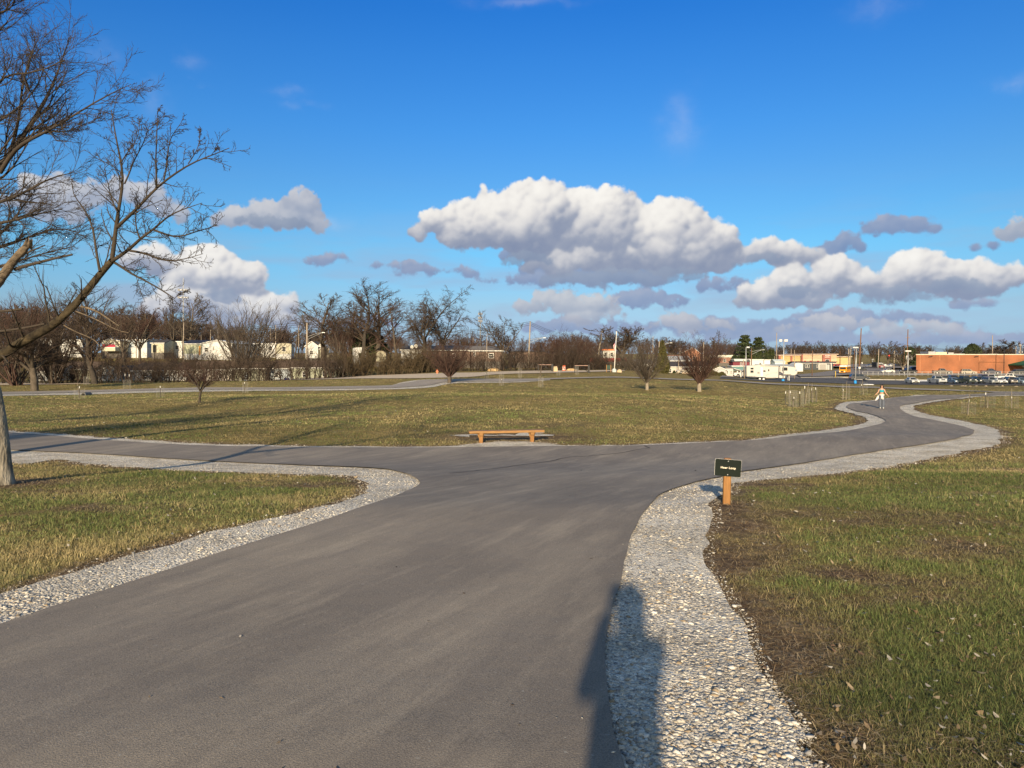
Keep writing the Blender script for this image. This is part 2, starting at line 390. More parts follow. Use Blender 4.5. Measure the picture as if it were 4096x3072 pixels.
cG_ = cramp(litg, [(0, (.17, .245, .44)), (.3, (.29, .345, .50)), (.6, (.54, .52, .58)), (1, (.75, .70, .70))])
aS_ = np.zeros((IH, IW))
for (ox, oy, rx, rt, rb) in WISP:
    a, e, sx, sy = aze(ox, oy); cx, cy = (a - A0) * PXR, (e - E0) * PXR
    q = ((GX - cx + (N1 - .5) * 60 * KF) / (rx * sx * PXR)) ** 2 + ((GY - cy + (N2 - .5) * 30 * KF) / ((rt + rb) * .6 * sy * PXR)) ** 2
    aS_ = np.maximum(aS_, np.exp(-q * 1.3) * np.clip((N4 - .32) * 2.6, 0, 1))
aS_ = aS_ * .17
# thin veil near the horizon
EH = (GY / IH * (E1 - E0) + E0)
veil = np.clip((fbm(GXs, GYs * 5, 260, 91, 5) - .47) * 3.2, 0, 1) * np.exp(-((EH - R(4.5)) / R(4.5)) ** 2) * .55
al = veil; C = np.broadcast_to(np.array([.36, .42, .58]), (IH, IW, 3)).copy()
def over(al, C, a2, C2):
    o = a2 + al * (1 - a2); return o, (C2 * a2[..., None] + C * (al * (1 - a2))[..., None]) / np.maximum(o, 1e-4)[..., None]
al, C = over(al, C, aS_, np.broadcast_to(np.array([.70, .70, .78]), C.shape))
al, C = over(al, C, aG_ * .92, cG_)
al, C = over(al, C, aM_ * .9, cM_); al, C = over(al, C, aW_, cW_)
al, C = over(al, C, aF_ * .75, cF_)
hz_ = (np.exp(-np.maximum(EH, 0) / R(4.2)) * .42)[..., None]; C = C * (1 - hz_) + np.array([.44, .54, .72]) * hz_
img = bpy.data.images.new('cloud_map', IW, IH, alpha=True, float_buffer=True); img.colorspace_settings.name = 'Non-Color'; img.alpha_mode = 'CHANNEL_PACKED'
buf = np.ones((IH, IW, 4), np.float32); buf[..., :3] = C; buf[..., 3] = al
img.pixels.foreach_set(buf.ravel()); img.update(); img.pack()
def wn(op, a, b=None, c=None, clamp=False):
    k = N.new('ShaderNodeMath'); k.operation = op; k.use_clamp = clamp
    for i, v in enumerate((a, b, c)):
        if v is None: continue
        if isinstance(v, (int, float)): k.inputs[i].default_value = v
        else: L.new(v, k.inputs[i])
    return k.outputs[0]
tc = N.new('ShaderNodeTexCoord'); sp = N.new('ShaderNodeSeparateXYZ'); L.new(tc.outputs['Generated'], sp.inputs[0])
az = wn('ARCTAN2', sp.outputs[0], sp.outputs[1]); el = wn('ARCSINE', sp.outputs[2])
cb = N.new('ShaderNodeCombineXYZ'); L.new(wn('MULTIPLY_ADD', az, 1 / (A1 - A0), -A0 / (A1 - A0)), cb.inputs[0]); L.new(wn('MULTIPLY_ADD', el, 1 / (E1 - E0), -E0 / (E1 - E0)), cb.inputs[1])
it = N.new('ShaderNodeTexImage'); it.image = img; it.extension = 'CLIP'; it.interpolation = 'Linear'; L.new(cb.outputs[0], it.inputs[0])
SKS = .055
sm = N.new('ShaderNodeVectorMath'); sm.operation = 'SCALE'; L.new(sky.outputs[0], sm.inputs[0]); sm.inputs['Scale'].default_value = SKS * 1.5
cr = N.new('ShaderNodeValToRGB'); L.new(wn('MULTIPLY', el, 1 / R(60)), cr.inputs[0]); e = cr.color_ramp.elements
SKYCORR = [(.03, (.40, .59, 1.12)), (.12, (.475, .63, .90)), (.26, (.41, .80, 1.03)), (.43, (.367, .775, 1.10)), (.56, (.285, .77, 1.22)), (.727, (.21, .73, 1.3)), (.857, (.139, .676, 1.35)), (1.0, (.13, .66, 1.35)), (1.35, (2.3, 1.95, 1.5))]  # last stop: added neutral brightness overhead, out of view, as fill light
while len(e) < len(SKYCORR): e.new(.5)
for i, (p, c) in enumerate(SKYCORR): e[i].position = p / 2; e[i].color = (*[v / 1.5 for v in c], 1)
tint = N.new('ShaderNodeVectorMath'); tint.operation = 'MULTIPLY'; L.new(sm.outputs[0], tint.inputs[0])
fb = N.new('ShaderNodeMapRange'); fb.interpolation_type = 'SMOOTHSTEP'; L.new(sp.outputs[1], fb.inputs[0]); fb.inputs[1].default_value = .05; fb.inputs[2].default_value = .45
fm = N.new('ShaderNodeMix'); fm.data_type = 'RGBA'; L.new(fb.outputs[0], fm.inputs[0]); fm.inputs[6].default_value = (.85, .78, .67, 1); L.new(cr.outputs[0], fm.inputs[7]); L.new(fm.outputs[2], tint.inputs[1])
EXPO = 1.15
cs = N.new('ShaderNodeVectorMath'); cs.operation = 'SCALE'; L.new(it.outputs['Color'], cs.inputs[0]); cs.inputs['Scale'].default_value = 1 / 2 ** EXPO
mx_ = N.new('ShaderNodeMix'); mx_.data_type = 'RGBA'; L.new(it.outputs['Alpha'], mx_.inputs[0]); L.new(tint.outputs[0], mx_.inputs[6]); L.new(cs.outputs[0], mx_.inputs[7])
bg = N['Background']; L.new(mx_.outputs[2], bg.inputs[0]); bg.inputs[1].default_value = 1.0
W.cycles.sampling_method = 'MANUAL'; W.cycles.sample_map_resolution = 512
SC.view_settings.view_transform = 'Standard'; SC.view_settings.look = 'None'; SC.view_settings.exposure = EXPO; SC.view_settings.gamma = 1

# ------------------------------------------------------------------ outlines of paths and gravel (photo pixels -> ground)
def ground_line(pts): return [G(x, y)[:2] for x, y in pts]
def smooth_line(pts, n=5):
    pts = [np.array(p, float) for p in pts]; out = []
    for i in range(len(pts) - 1):
        p0 = pts[max(i-1, 0)]; p1 = pts[i]; p2 = pts[i+1]; p3 = pts[min(i+2, len(pts)-1)]
        for k in range(n):
            t = k / n
            out.append(.5 * (2*p1 + (p2-p0)*t + (2*p0-5*p1+4*p2-p3)*t*t + (3*p1-p0-3*p2+p3)*t**3))
    out.append(pts[-1]); return [tuple(p) for p in out]
k_ = 1.8517
LEFT_EDGE = [(x*k_, y*k_) for x, y in [(0,1360),(180,1300),(370,1238),(560,1175),(700,1130),(800,1095),(870,1070),(903,1052),(897,1037),(866,1024),(800,1014),(600,1006),(400,996),(200,983),(30,975),(-150,962),(-500,940)]]
FAR_EDGE = [(x*k_, y*k_) for x, y in [(-500,905),(-150,925),(25,937),(200,951),(400,964),(600,968),(800,970),(1000,969),(1200,966.5),(1350,966),(1500,960),(1650,952),(1750,941),(1836,932),(1885,922),(1913,913),(1906,906),(1880,896),(1850,890),(1829,882),(1830,877),(1840,873.5),(1870,870)]] + [(3510,1604),(3620,1590),(3715,1583),(3809,1583),(3950,1576),(4000,1569)]
RIGHT_EDGE = [(4000,1569.5),(4096,1570),(4400,1574),(4400,1588),(4096,1582),(3990,1583),(3872,1588),(3777,1598),(3667,1615),(3610,1625),(3601,1637),(3626,1656),(3667,1671),(3746,1686),(3825,1703),(3881,1719),(3897,1731),(3856,1750)] + [(x*k_, y*k_) for x, y in [(2030,957),(1900,977),(1750,1001),(1620,1020),(1560,1033),(1500,1046),(1432,1070),(1400,1100),(1370,1150),(1355,1200),(1345,1260),(1325,1320),(1310,1380),(1305,1450),(1320,1560),(1345,1659)]]
PATH = smooth_line([(-4.7, -3.), (-4.3, .0), (-3.7, 2.2)] + ground_line(LEFT_EDGE)) + smooth_line(ground_line(FAR_EDGE)) + smooth_line(ground_line(RIGHT_EDGE) + [(.50, 1.5), (.7, -.5), (1.0, -3.)])
GL_OUT = [(x*k_, y*k_) for x, y in [(0,1297),(100,1262),(250,1218),(400,1178),(480,1152),(600,1126),(700,1098),(750,1082),(790,1063),(793,1050),(770,1037),(715,1029),(600,1026),(450,1019),(300,1012),(180,1001),(130,993),(60,1002),(0,999),(-150,980),(-500,952)]]
GF_OUT = [(x*k_, y*k_) for x, y in [(-500,900),(-150,920),(25,932),(200,945),(400,958.5),(600,964),(800,966.5),(940,966),(985,964.8),(1003,962),(1040,957.5),(1100,955),(1160,957),(1200,961),(1240,963.6),(1350,962.8),(1500,956),(1650,947),(1750,934.5),(1830,923.5),(1862,917),(1874,910),(1869,903),(1848,896),(1820,889),(1806,883),(1812,874),(1830,869),(1870,866.5)]] + [(3510,1600),(3620,1587),(3715,1580.5),(3809,1581),(3950,1574),(4000,1567.5)]
GR_OUT = [(4000,1568),(4096,1568.5),(4400,1572),(4400,1590),(4096,1584.5),(3990,1586),(3872,1593),(3777,1604),(3690,1618),(3655,1632),(3680,1650),(3730,1664),(3790,1675),(3880,1692),(3960,1712),(3995,1738),(4010,1757),(3990,1776),(3940,1790)] + [(x*k_, y*k_) for x, y in [(2080,976),(2000,994),(1900,1011),(1780,1025),(1680,1036),(1600,1047),(1568,1058),(1535,1090),(1522,1130),(1524,1180),(1535,1220),(1572,1270),(1602,1330),(1622,1400),(1655,1480),(1722,1550),(1770,1600),(1792,1659)]]
def jag(line, amp, seed):
    p = np.array(line); seg = np.r_[0, np.cumsum(np.linalg.norm(np.diff(p, axis=0), axis=1))]
    out = []
    for i in range(len(p) - 1):
        m = max(1, min(14, int((seg[i+1]-seg[i]) / .12)))
        for k in range(m): out.append(p[i] + (p[i+1]-p[i]) * k / m)
    p = np.array(out + [p[-1]])
    d = np.clip(np.linalg.norm(p, axis=1) / 12, .35, 1.6)
    p = p + np.stack([vnoise(p[:,0], p[:,1], .35, seed) - .5, vnoise(p[:,0], p[:,1], .35, seed+9) - .5], -1) * amp * d[:, None] + \
        np.stack([vnoise(p[:,0], p[:,1], 1.3, seed+3) - .5, vnoise(p[:,0], p[:,1], 1.3, seed+5) - .5], -1) * amp * 1.3
    return [tuple(q) for q in p]
GRAVEL = jag(smooth_line([(-5.4, -3.), (-5., .0), (-4.3, 2.0)] + ground_line(GL_OUT)) + smooth_line(ground_line(GF_OUT)) + smooth_line(ground_line(GR_OUT) + [(1.6, 1.5), (1.8, -.5), (2.2, -3.)]), .16, 5)
PATH = jag(PATH, .025, 31)
def inpoly(poly, x, y):
    poly = np.asarray(poly); x = np.asarray(x); y = np.asarray(y); ins = np.zeros(x.shape, bool)
    x1, y1 = poly[:, 0], poly[:, 1]; x2, y2 = np.roll(x1, -1), np.roll(y1, -1)
    for a, b, c, d in zip(x1, y1, x2, y2):
        if b == d: continue
        k = (b > y) != (d > y); ins ^= k & (x < (c - a) * (y - b) / (d - b) + a)
    return ins
def polydist(poly, x, y):
    poly = np.asarray(poly); D = np.full(x.shape, 1e9)
    a = poly; b = np.roll(poly, -1, 0)
    for (ax, ay), (bx, by) in zip(a, b):
        dx, dy = bx - ax, by - ay; t = np.clip(((x-ax)*dx + (y-ay)*dy) / (dx*dx + dy*dy + 1e-12), 0, 1)
        D = np.minimum(D, (x-ax-t*dx)**2 + (y-ay-t*dy)**2)
    return np.sqrt(D)
def patch(name, poly, m, off, du=.02, dl=.03, parent=None, soil=None):
    poly = [tuple(p) for p in poly]
    pa = np.array(poly)
    ys = pa[:, 1]; gx, gy = [], []
    l0, l1 = math.log(max(ys.min(), 2.2)), math.log(max(ys.max(), 2.3))
    us = pa[:, 0] / np.maximum(ys, 2.2)
    uu = np.arange(us.min(), us.max() + du, du); ll = np.arange(l0, l1 + dl, dl)
    U, Lg = np.meshgrid(uu, ll); gy = np.exp(Lg + (np.arange(len(uu)) % 2) * dl / 2).ravel(); gx = U.ravel() * gy
    if ys.min() < 2.2:
        a, b = np.meshgrid(np.arange(pa[:, 0].min(), min(6, pa[:, 0].max()), .25), np.arange(ys.min(), 2.2, .25)); gx = np.r_[gx, a.ravel()]; gy = np.r_[gy, b.ravel()]
    k = inpoly(poly, gx, gy); gx, gy = gx[k], gy[k]
    k = polydist(poly, gx, gy) > .004 * gy; gx, gy = gx[k], gy[k]
    n = len(poly)
    vs = [Vector(p) for p in poly] + [Vector((a, b)) for a, b in zip(gx, gy)]
    r = geometry.delaunay_2d_cdt(vs, [(i, (i+1) % n) for i in range(n)], [], 1, 1e-6)
    V = np.array([tuple(v) for v in r[0]]); Fc = np.array([f for f in r[2] if len(f) == 3])
    e1 = V[Fc[:,1]] - V[Fc[:,0]]; e2 = V[Fc[:,2]] - V[Fc[:,0]]; fl = e1[:,0]*e2[:,1] - e1[:,1]*e2[:,0] < 0
    Fc[fl] = Fc[fl][:, ::-1]
    z = hz(V[:, 0], V[:, 1]) + off(np.maximum(V[:, 1], 2))
    o = np_mesh(name, np.c_[V, z], [Fc], m, parent, smooth=True)
    return o

# ------------------------------------------------------------------ ground sheet
ry = np.r_[np.linspace(-25, 1.4, 60), np.geomspace(1.5, 3800, 430)]
sx = np.linspace(-1, 1, 301)
Wd = np.maximum(28, 1.32 * ry + 24)
XX = Wd[:, None] * (.22 * sx + .78 * sx ** 3)[None, :]; YY = np.repeat(ry[:, None], 301, 1)
ZZ = hz(XX, YY)
def soil_of(x, y):
    s = np.zeros(x.shape)
    near = (np.abs(y) < 75)
    d = np.full(x.shape, 99.); d[near] = polydist(np.array(GRAVEL)[::3], x[near], y[near])
    # bare earth beside the gravel, wider on the right foreground, patches in the lawn
    wdt = np.where((x > 0) & (y < 12), .55 + .55 * vnoise(x, y, 1.1, 8), .28) * np.clip(y / 12, .8, 2.4)
    s = np.clip(1.15 - d / wdt + (vnoise(x, y, .5, 4) - .5) * 1.2, 0, 1)
    for (ax, ay, ra, rb_, am) in ((3330, 2300, .75, .42, 1.1), (3120, 2180, .6, .5, 1.0), (3620, 2400, .5, .25, .9), (3900, 2190, 1.0, .5, .75), (3300, 2560, .35, .5, .8), (3180, 2050, 1.6, .9, .8), (400, 1858, 1.6, .5, 1.0), (1330, 1935, 1.3, .7, 1.0), (200, 1960, .9, .5, .6), (3420, 2950, .5, .4, 1.0), (3800, 2960, .35, .3, .8), (2300, 1700, 3, 1.4, .5), (1500, 1640, 3, 1.2, .4)):
        qx, qy, _ = G(ax, ay); s = np.maximum(s, np.clip(.85 * am * (1.35 - np.hypot((x - qx) / ra, (y - qy) / rb_) - 1.6 * (vnoise(x, y, .45, 12) - .35)), 0, am))
    pt = fbm(x, y, 1.7, 21); s = np.maximum(s, np.clip((pt - .69) * 9, 0, 1) * (y < 20))
    bx, by, _ = G(2040, 1755); s = np.maximum(s, np.clip(1.4 - np.hypot((x - bx) / 2.6, (y - by - .5) / 1.5), 0, 1) * (y < 32))
    tx, ty, _ = G(15, 1935); s = np.maximum(s, np.clip(1.5 - np.hypot(x - tx, y - ty) / .9, 0, 1))
    return s, d
SOILV, GD = soil_of(XX.ravel(), YY.ravel())
gi_ = np.arange(len(ry) * 301).reshape(len(ry), 301)
gf = np.stack([gi_[:-1, :-1], gi_[:-1, 1:], gi_[1:, 1:], gi_[1:, :-1]], -1).reshape(-1, 4)
mg = bpy.data.materials.new('grassy_ground'); N, L = nt(mg); b = N['Principled BSDF']; b.inputs['Roughness'].default_value = .95; b.inputs['Specular IOR Level'].default_value = .1
tcg = N.new('ShaderNodeTexCoord')
def noi(sc, det=6, rough=.6, stretch=None):
    n = N.new('ShaderNodeTexNoise'); n.inputs['Scale'].default_value = sc; n.inputs['Detail'].default_value = det; n.inputs['Roughness'].default_value = rough
    v = tcg.outputs['Object']
    if stretch:
        mp = N.new('ShaderNodeMapping'); mp.inputs['Scale'].default_value = stretch; L.new(v, mp.inputs[0]); v = mp.outputs[0]
    L.new(v, n.inputs['Vector']); return n.outputs[0]
def ramp(v, stops):
    r = N.new('ShaderNodeValToRGB'); L.new(v, r.inputs[0]); e = r.color_ramp.elements
    while len(e) < len(stops): e.new(.5)
    for i, (p, c) in enumerate(stops): e[i].position = p; e[i].color = (*c, 1)
    return r.outputs[0]
def mxg(f, a, b, op='MIX'):
    k = N.new('ShaderNodeMix'); k.data_type = 'RGBA'; k.blend_type = op
    if isinstance(f, (int, float)): k.inputs[0].default_value = f
    else: L.new(f, k.inputs[0])
    L.new(a, k.inputs[6])
    if isinstance(b, tuple): k.inputs[7].default_value = (*b, 1)
    else: L.new(b, k.inputs[7])
    return k.outputs[2]
GREEN, STRAW, EARTH = (.085, .092, .022), (.235, .185, .070), (.075, .050, .030)
base = ramp(noi(.16, 5), [(.32, (.165, .15, .05)), (.52, (.25, .19, .073)), (.7, (.35, .26, .105))])
base = mxg(.6, base, ramp(noi(1.1, 6, .7), [(.33, (.11, .085, .035)), (.5, (.24, .19, .075)), (.68, (.42, .32, .135))]))
dark = ramp(noi(.55, 5, .6), [(.52, (0, 0, 0)), (.66, (1, 1, 1))])
base = mxg(dark, base, (.17, .125, .055))
fine = ramp(noi(26, 3, .7), [(.3, (.45, .45, .42)), (.72, (1.6, 1.6, 1.55))])
base = mxg(1, base, fine, 'MULTIPLY')
fleck = ramp(noi(11, 2, .5), [(.70, (0, 0, 0)), (.74, (1, 1, 1))])
base = mxg(fleck, base, (.60, .50, .34))
at_ = N.new('ShaderNodeAttribute'); at_.attribute_name = 'soil'
earth = ramp(noi(5, 6, .7), [(.33, (.07, .046, .030)), (.52, (.15, .10, .062)), (.70, (.33, .25, .16))])
base = mxg(at_.outputs['Fac'], base, earth)
L.new(base, b.inputs['Base Color'])
bp = N.new('ShaderNodeBump'); bp.inputs['Strength'].default_value = .9; bp.inputs['Distance'].default_value = .05; L.new(noi(14, 6, .75), bp.inputs['Height'])
bp2 = N.new('ShaderNodeBump'); bp2.inputs['Strength'].default_value = .7; bp2.inputs['Distance'].default_value = .25; L.new(noi(1.6, 4, .6), bp2.inputs['Height']); L.new(bp.outputs[0], bp2.inputs['Normal'])
L.new(bp2.outputs[0], b.inputs['Normal'])
ground = np_mesh('ground', np.c_[XX.ravel(), YY.ravel(), ZZ.ravel()], [gf], mg, smooth=True)
sa = ground.data.attributes.new('soil', 'FLOAT', 'POINT'); sa.data.foreach_set('value', SOILV.astype(np.float32))
tag(ground, kind='structure')

# ------------------------------------------------------------------ gravel and asphalt
def gravel_mat():
    m = bpy.data.materials.new('limestone_gravel'); n, l = nt(m); b = n['Principled BSDF']; b.inputs['Roughness'].default_value = .9
    t = n.new('ShaderNodeTexCoord')
    def lay(sc, seed):
        v = n.new('ShaderNodeTexVoronoi'); v.inputs['Scale'].default_value = sc; v.inputs['Randomness'].default_value = 1; l.new(t.outputs['Object'], v.inputs[0]); return v
    v = lay(52, 0); v2 = lay(120, 1)
    sp = n.new('ShaderNodeSeparateColor'); l.new(v.outputs['Color'], sp.inputs[0])
    r = n.new('ShaderNodeValToRGB'); l.new(sp.outputs[0], r.inputs[0]); e = r.color_ramp.elements
    e[0].position = 0; e[0].color = (.22, .21, .20, 1); e[1].position = 1; e[1].color = (.95, .88, .76, 1)
    for p, c in ((.25, (.55, .53, .50)), (.6, (.88, .84, .76)), (.8, (.66, .59, .49))): q = e.new(p); q.color = (*c, 1)
    sp2 = n.new('ShaderNodeSeparateColor'); l.new(v2.outputs['Color'], sp2.inputs[0])
    r2 = n.new('ShaderNodeValToRGB'); l.new(sp2.outputs[0], r2.inputs[0]); r2.color_ramp.elements[0].color = (.48, .48, .48, 1); r2.color_ramp.elements[1].color = (1.35, 1.35, 1.35, 1)
    mx = n.new('ShaderNodeMix'); mx.data_type = 'RGBA'; mx.blend_type = 'MULTIPLY'; mx.inputs[0].default_value = .8; l.new(r.outputs[0], mx.inputs[6]); l.new(r2.outputs[0], mx.inputs[7])
    big = n.new('ShaderNodeTexNoise'); big.inputs['Scale'].default_value = 1.5; big.inputs['Detail'].default_value = 5; l.new(t.outputs['Object'], big.inputs[0])
    rb = n.new('ShaderNodeValToRGB'); l.new(big.outputs[0], rb.inputs[0]); rb.color_ramp.elements[0].position = .3; rb.color_ramp.elements[0].color = (.62, .58, .52, 1); rb.color_ramp.elements[1].position = .6; rb.color_ramp.elements[1].color = (1, 1, 1, 1)
    m2 = n.new('ShaderNodeMix'); m2.data_type = 'RGBA'; m2.blend_type = 'MULTIPLY'; m2.inputs[0].default_value = 1; l.new(mx.outputs[2], m2.inputs[6]); l.new(rb.outputs[0], m2.inputs[7])
    l.new(m2.outputs[2], b.inputs['Base Color'])
    bp = n.new('ShaderNodeBump'); bp.invert = True; bp.inputs['Strength'].default_value = 1; bp.inputs['Distance'].default_value = .016; l.new(v.outputs['Distance'], bp.inputs['Height'])
    bq = n.new('ShaderNodeBump'); bq.invert = True; bq.inputs['Strength'].default_value = .7; bq.inputs['Distance'].default_value = .004; l.new(v2.outputs['Distance'], bq.inputs['Height']); l.new(bp.outputs[0], bq.inputs['Normal'])
    l.new(bq.outputs[0], b.inputs['Normal']); return m
MGR = gravel_mat()
def asphalt_mat(name, c, dust, dustamt):
    m = bpy.data.materials.new(name); n, l = nt(m); b = n['Principled BSDF']; b.inputs['Roughness'].default_value = .85; b.inputs['Specular IOR Level'].default_value = .25
    t = n.new('ShaderNodeTexCoord')
    def nz(sc, det=5, st=None, ro=.6):
        k = n.new('ShaderNodeTexNoise'); k.inputs['Scale'].default_value = sc; k.inputs['Detail'].default_value = det; k.inputs['Roughness'].default_value = ro
        v = t.outputs['Object']
        if st:
            mp = n.new('ShaderNodeMapping'); mp.vector_type = 'TEXTURE'; mp.inputs['Scale'].default_value = [1 / c_ for c_ in st]; mp.inputs['Rotation'].default_value = (0, 0, R(-25)); l.new(v, mp.inputs[0]); v = mp.outputs[0]
        l.new(v, k.inputs[0]); return k.outputs[0]
    def rp(v, p0, c0, p1, c1):
        r = n.new('ShaderNodeValToRGB'); l.new(v, r.inputs[0]); r.color_ramp.elements[0].position = p0; r.color_ramp.elements[0].color = (*c0, 1)
        r.color_ramp.elements[1].position = p1; r.color_ramp.elements[1].color = (*c1, 1); return r.outputs[0]
    def mx(f, a, b_, op='MIX'):
        k = n.new('ShaderNodeMix'); k.data_type = 'RGBA'; k.blend_type = op
        if isinstance(f, float): k.inputs[0].default_value = f
        else: l.new(f, k.inputs[0])
        l.new(a, k.inputs[6])
        if isinstance(b_, tuple): k.inputs[7].default_value = (*b_, 1)
        else: l.new(b_, k.inputs[7])
        return k.outputs[2]
    a = rp(nz(.5), .3, [x * .86 for x in c], .7, [x * 1.12 for x in c])
    d1 = rp(nz(.7, 9, (1.5, .26, 1), .74), .45, (0, 0, 0), .68, (dustamt,) * 3)
    a = mx(d1, a, dust)
    d2 = rp(nz(3.0, 6, (1.5, .22, 1)), .53, (0, 0, 0), .72, (dustamt * .75,) * 3)
    a = mx(d2, a, tuple(x * 1.1 for x in dust))
    a = mx(1., a, rp(nz(130, 2, None, .8), .3, (.62, .62, .62), .72, (1.42, 1.42, 1.42)), 'MULTIPLY')
    sp = rp(nz(45, 1), .745, (0, 0, 0), .76, (.7, .7, .7)); a = mx(sp, a, (.34, .33, .31))
    l.new(a, b.inputs['Base Color'])
    bp = n.new('ShaderNodeBump'); bp.inputs['Strength'].default_value = .5; bp.inputs['Distance'].default_value = .006; l.new(nz(150, 3), bp.inputs['Height'])
    bq = n.new('ShaderNodeBump'); bq.inputs['Strength'].default_value = .25; bq.inputs['Distance'].default_value = .03; l.new(nz(2.5, 3), bq.inputs['Height']); l.new(bp.outputs[0], bq.inputs['Normal'])
    l.new(bq.outputs[0], b.inputs['Normal']); return m
MAS = asphalt_mat('path_asphalt', (.214, .187, .163), (.37, .32, .26), .64)
MLOT = asphalt_mat('lot_asphalt', (.095, .09, .09), (.12, .115, .11), .5)
MROAD = asphalt_mat('road_asphalt', (.23, .205, .19), (.2, .19, .18), .5)
MDIRT = mat('gravel_road_surface', (.52, .43, .33), .95, .2, 2, .6, bscale=20)
gr = tag(patch('gravel_shoulder', GRAVEL, MGR, lambda d: .014 + .00035 * d, .018, .022), kind='structure')
pa = tag(patch('path', PATH, MAS, lambda d: .034 + .0007 * d, .018, .022), kind='structure')
# joint and crack across the junction
def ribbon(name, pts, w, m, offz, parent=None, seed=0, amp=.02):
    p = np.array(jag(pts, amp, seed)); t = np.gradient(p, axis=0); nn = np.stack([-t[:,1], t[:,0]], -1); nn /= np.linalg.norm(nn, axis=1, keepdims=True) + 1e-9
    w = w * (.6 + .8 * vnoise(p[:,0], p[:,1], .3, seed))
    a = p + nn * w[:, None] / 2; c = p - nn * w[:, None] / 2
    V = np.r_[np.c_[a, hz(a[:,0], a[:,1]) + offz(a[:,1])], np.c_[c, hz(c[:,0], c[:,1]) + offz(c[:,1])]]
    n = len(p); i = np.arange(n - 1)
    return np_mesh(name, V, [np.stack([i, i+1, n+i+1, n+i], -1)], m, parent)
MCR = mat('crack_filler', (.035, .033, .032), .9)
po = lambda d: .040 + .0008 * d
ribbon('crack', smooth_line(ground_line([(1800,1904),(1900,1893),(2060,1872),(2180,1856),(2270,1837),(2330,1834),(2440,1824),(2530,1810),(2600,1800)])), .028, MCR, po, pa, 3, .05)
ribbon('crack', ground_line([(2578,1790),(2600,1800)]), .035, MCR, po, pa, 4, .02)

# far path with its white gravel, dirt road, lots
def band(name, top, bot, m, off, du=.012, dl=.012):
    T = smooth_line(ground_line(top), 3); B = smooth_line(ground_line(bot), 3)
    return tag(patch(name, B + T[::-1], m, off, du, dl), kind='structure')
FT = [(-400,1576),(0,1570),(300,1564),(700,1554),(1000,1552),(1300,1549),(1532,1545),(1600,1536),(1650,1529),(1700,1521),(1800,1518),(2085,1517),(2211,1514),(2400,1509),(2563,1511),(2807,1519),(3000,1529),(3171,1537),(3334,1545),(3500,1549),(3620,1554),(3809,1560),(3998,1568),(4100,1569)]
FB = [(-400,1584),(0,1579),(300,1572),(700,1562),(1000,1559),(1300,1557),(1532,1554),(1640,1549),(1719,1543),(1757,1534),(1820,1529),(2085,1527),(2211,1519),(2400,1513.5),(2563,1515),(2807,1523),(3000,1533.5),(3171,1542),(3334,1550),(3500,1554),(3620,1559.5),(3809,1565),(3998,1572),(4100,1573)]
GB = [(-400,1590),(0,1585),(300,1580),(700,1569),(1000,1565),(1300,1563),(1532,1559),(1660,1555),(1735,1549),(1780,1539),(1840,1533),(2085,1530),(2200,1521)]
GT = [(-400,1575),(0,1569),(300,1563),(700,1553),(1000,1551),(1300,1548),(1532,1543),(1600,1532),(1640,1525),(1700,1519),(1800,1517),(2085,1516.5),(2200,1516)]
tag(patch('bench_pad', jag(ground_line([(1880,1744),(1950,1738),(2040,1739),(2120,1737),(2190,1743),(2130,1748),(2050,1750),(1960,1749),(1880,1744)]), .8, 77), MGR, lambda d: .02), kind='structure')
band('far_gravel_strip', GT, GB, MGR, lambda d: .01 + .0003 * d)
MFP = asphalt_mat('far_path_asphalt', (.31, .275, .245), (.40, .35, .29), .6)  # same asphalt in a lighter colour, painting its sheen at a glancing view
band('far_path', FT, FB, MFP, lambda d: .03 + .0006 * d)
band('dirt_road', [(-500,1531),(0,1532),(364,1535)], [(-500,1543),(0,1542),(364,1537)], MDIRT, lambda d: .02 + .0006 * d)
band('dirt_road', [(900,1522.5),(1000,1521),(1200,1514),(1421,1505),(1643,1498),(1900,1492),(1990,1488),(2211,1484),(2370,1483),(2500,1483)], [(900,1526),(1000,1525),(1200,1521),(1421,1516),(1643,1515),(1800,1512),(1900,1508),(1990,1499),(2211,1493),(2370,1489),(2500,1485)], MDIRT, lambda d: .02 + .0006 * d)
band('parking_lot', [(2880,1511),(3150,1514),(3400,1518),(3650,1520),(3900,1522),(4500,1523)], [(2880,1516),(3000,1522),(3150,1529),(3400,1536),(3650,1540),(3900,1542),(4500,1543)], MLOT, lambda d: .02 + .0004 * d, .01, .01)
band('parking_lot', [(2900,1497),(3000,1496),(3200,1500),(3420,1518)], [(2880,1510),(3000,1512),(3150,1513.5),(3400,1517)], MROAD, lambda d: .02 + .0006 * d, .01, .01)
band('road', [(3185,1503),(3240,1499),(3330,1488),(3400,1476),(3480,1466)], [(3200,1512),(3320,1509),(3440,1501),(3520,1490),(3600,1472)], MROAD, lambda d: .05 + .0018 * d, .006, .01)
band('road', [(3200,1466),(3500,1463),(3700,1463)], [(3200,1471),(3500,1478),(3700,1481)], MROAD, lambda d: .05 + .0026 * d, .01, .01)
band('upper_lot', [(3520,1482),(3665,1485),(3800,1490),(4500,1490)], [(3440,1501),(3560,1502),(3800,1503.5),(4500,1504)], MROAD, lambda d: .05 + .0014 * d, .01, .01)
MCURB = mat('pale_curb', (.42, .40, .36), .9)
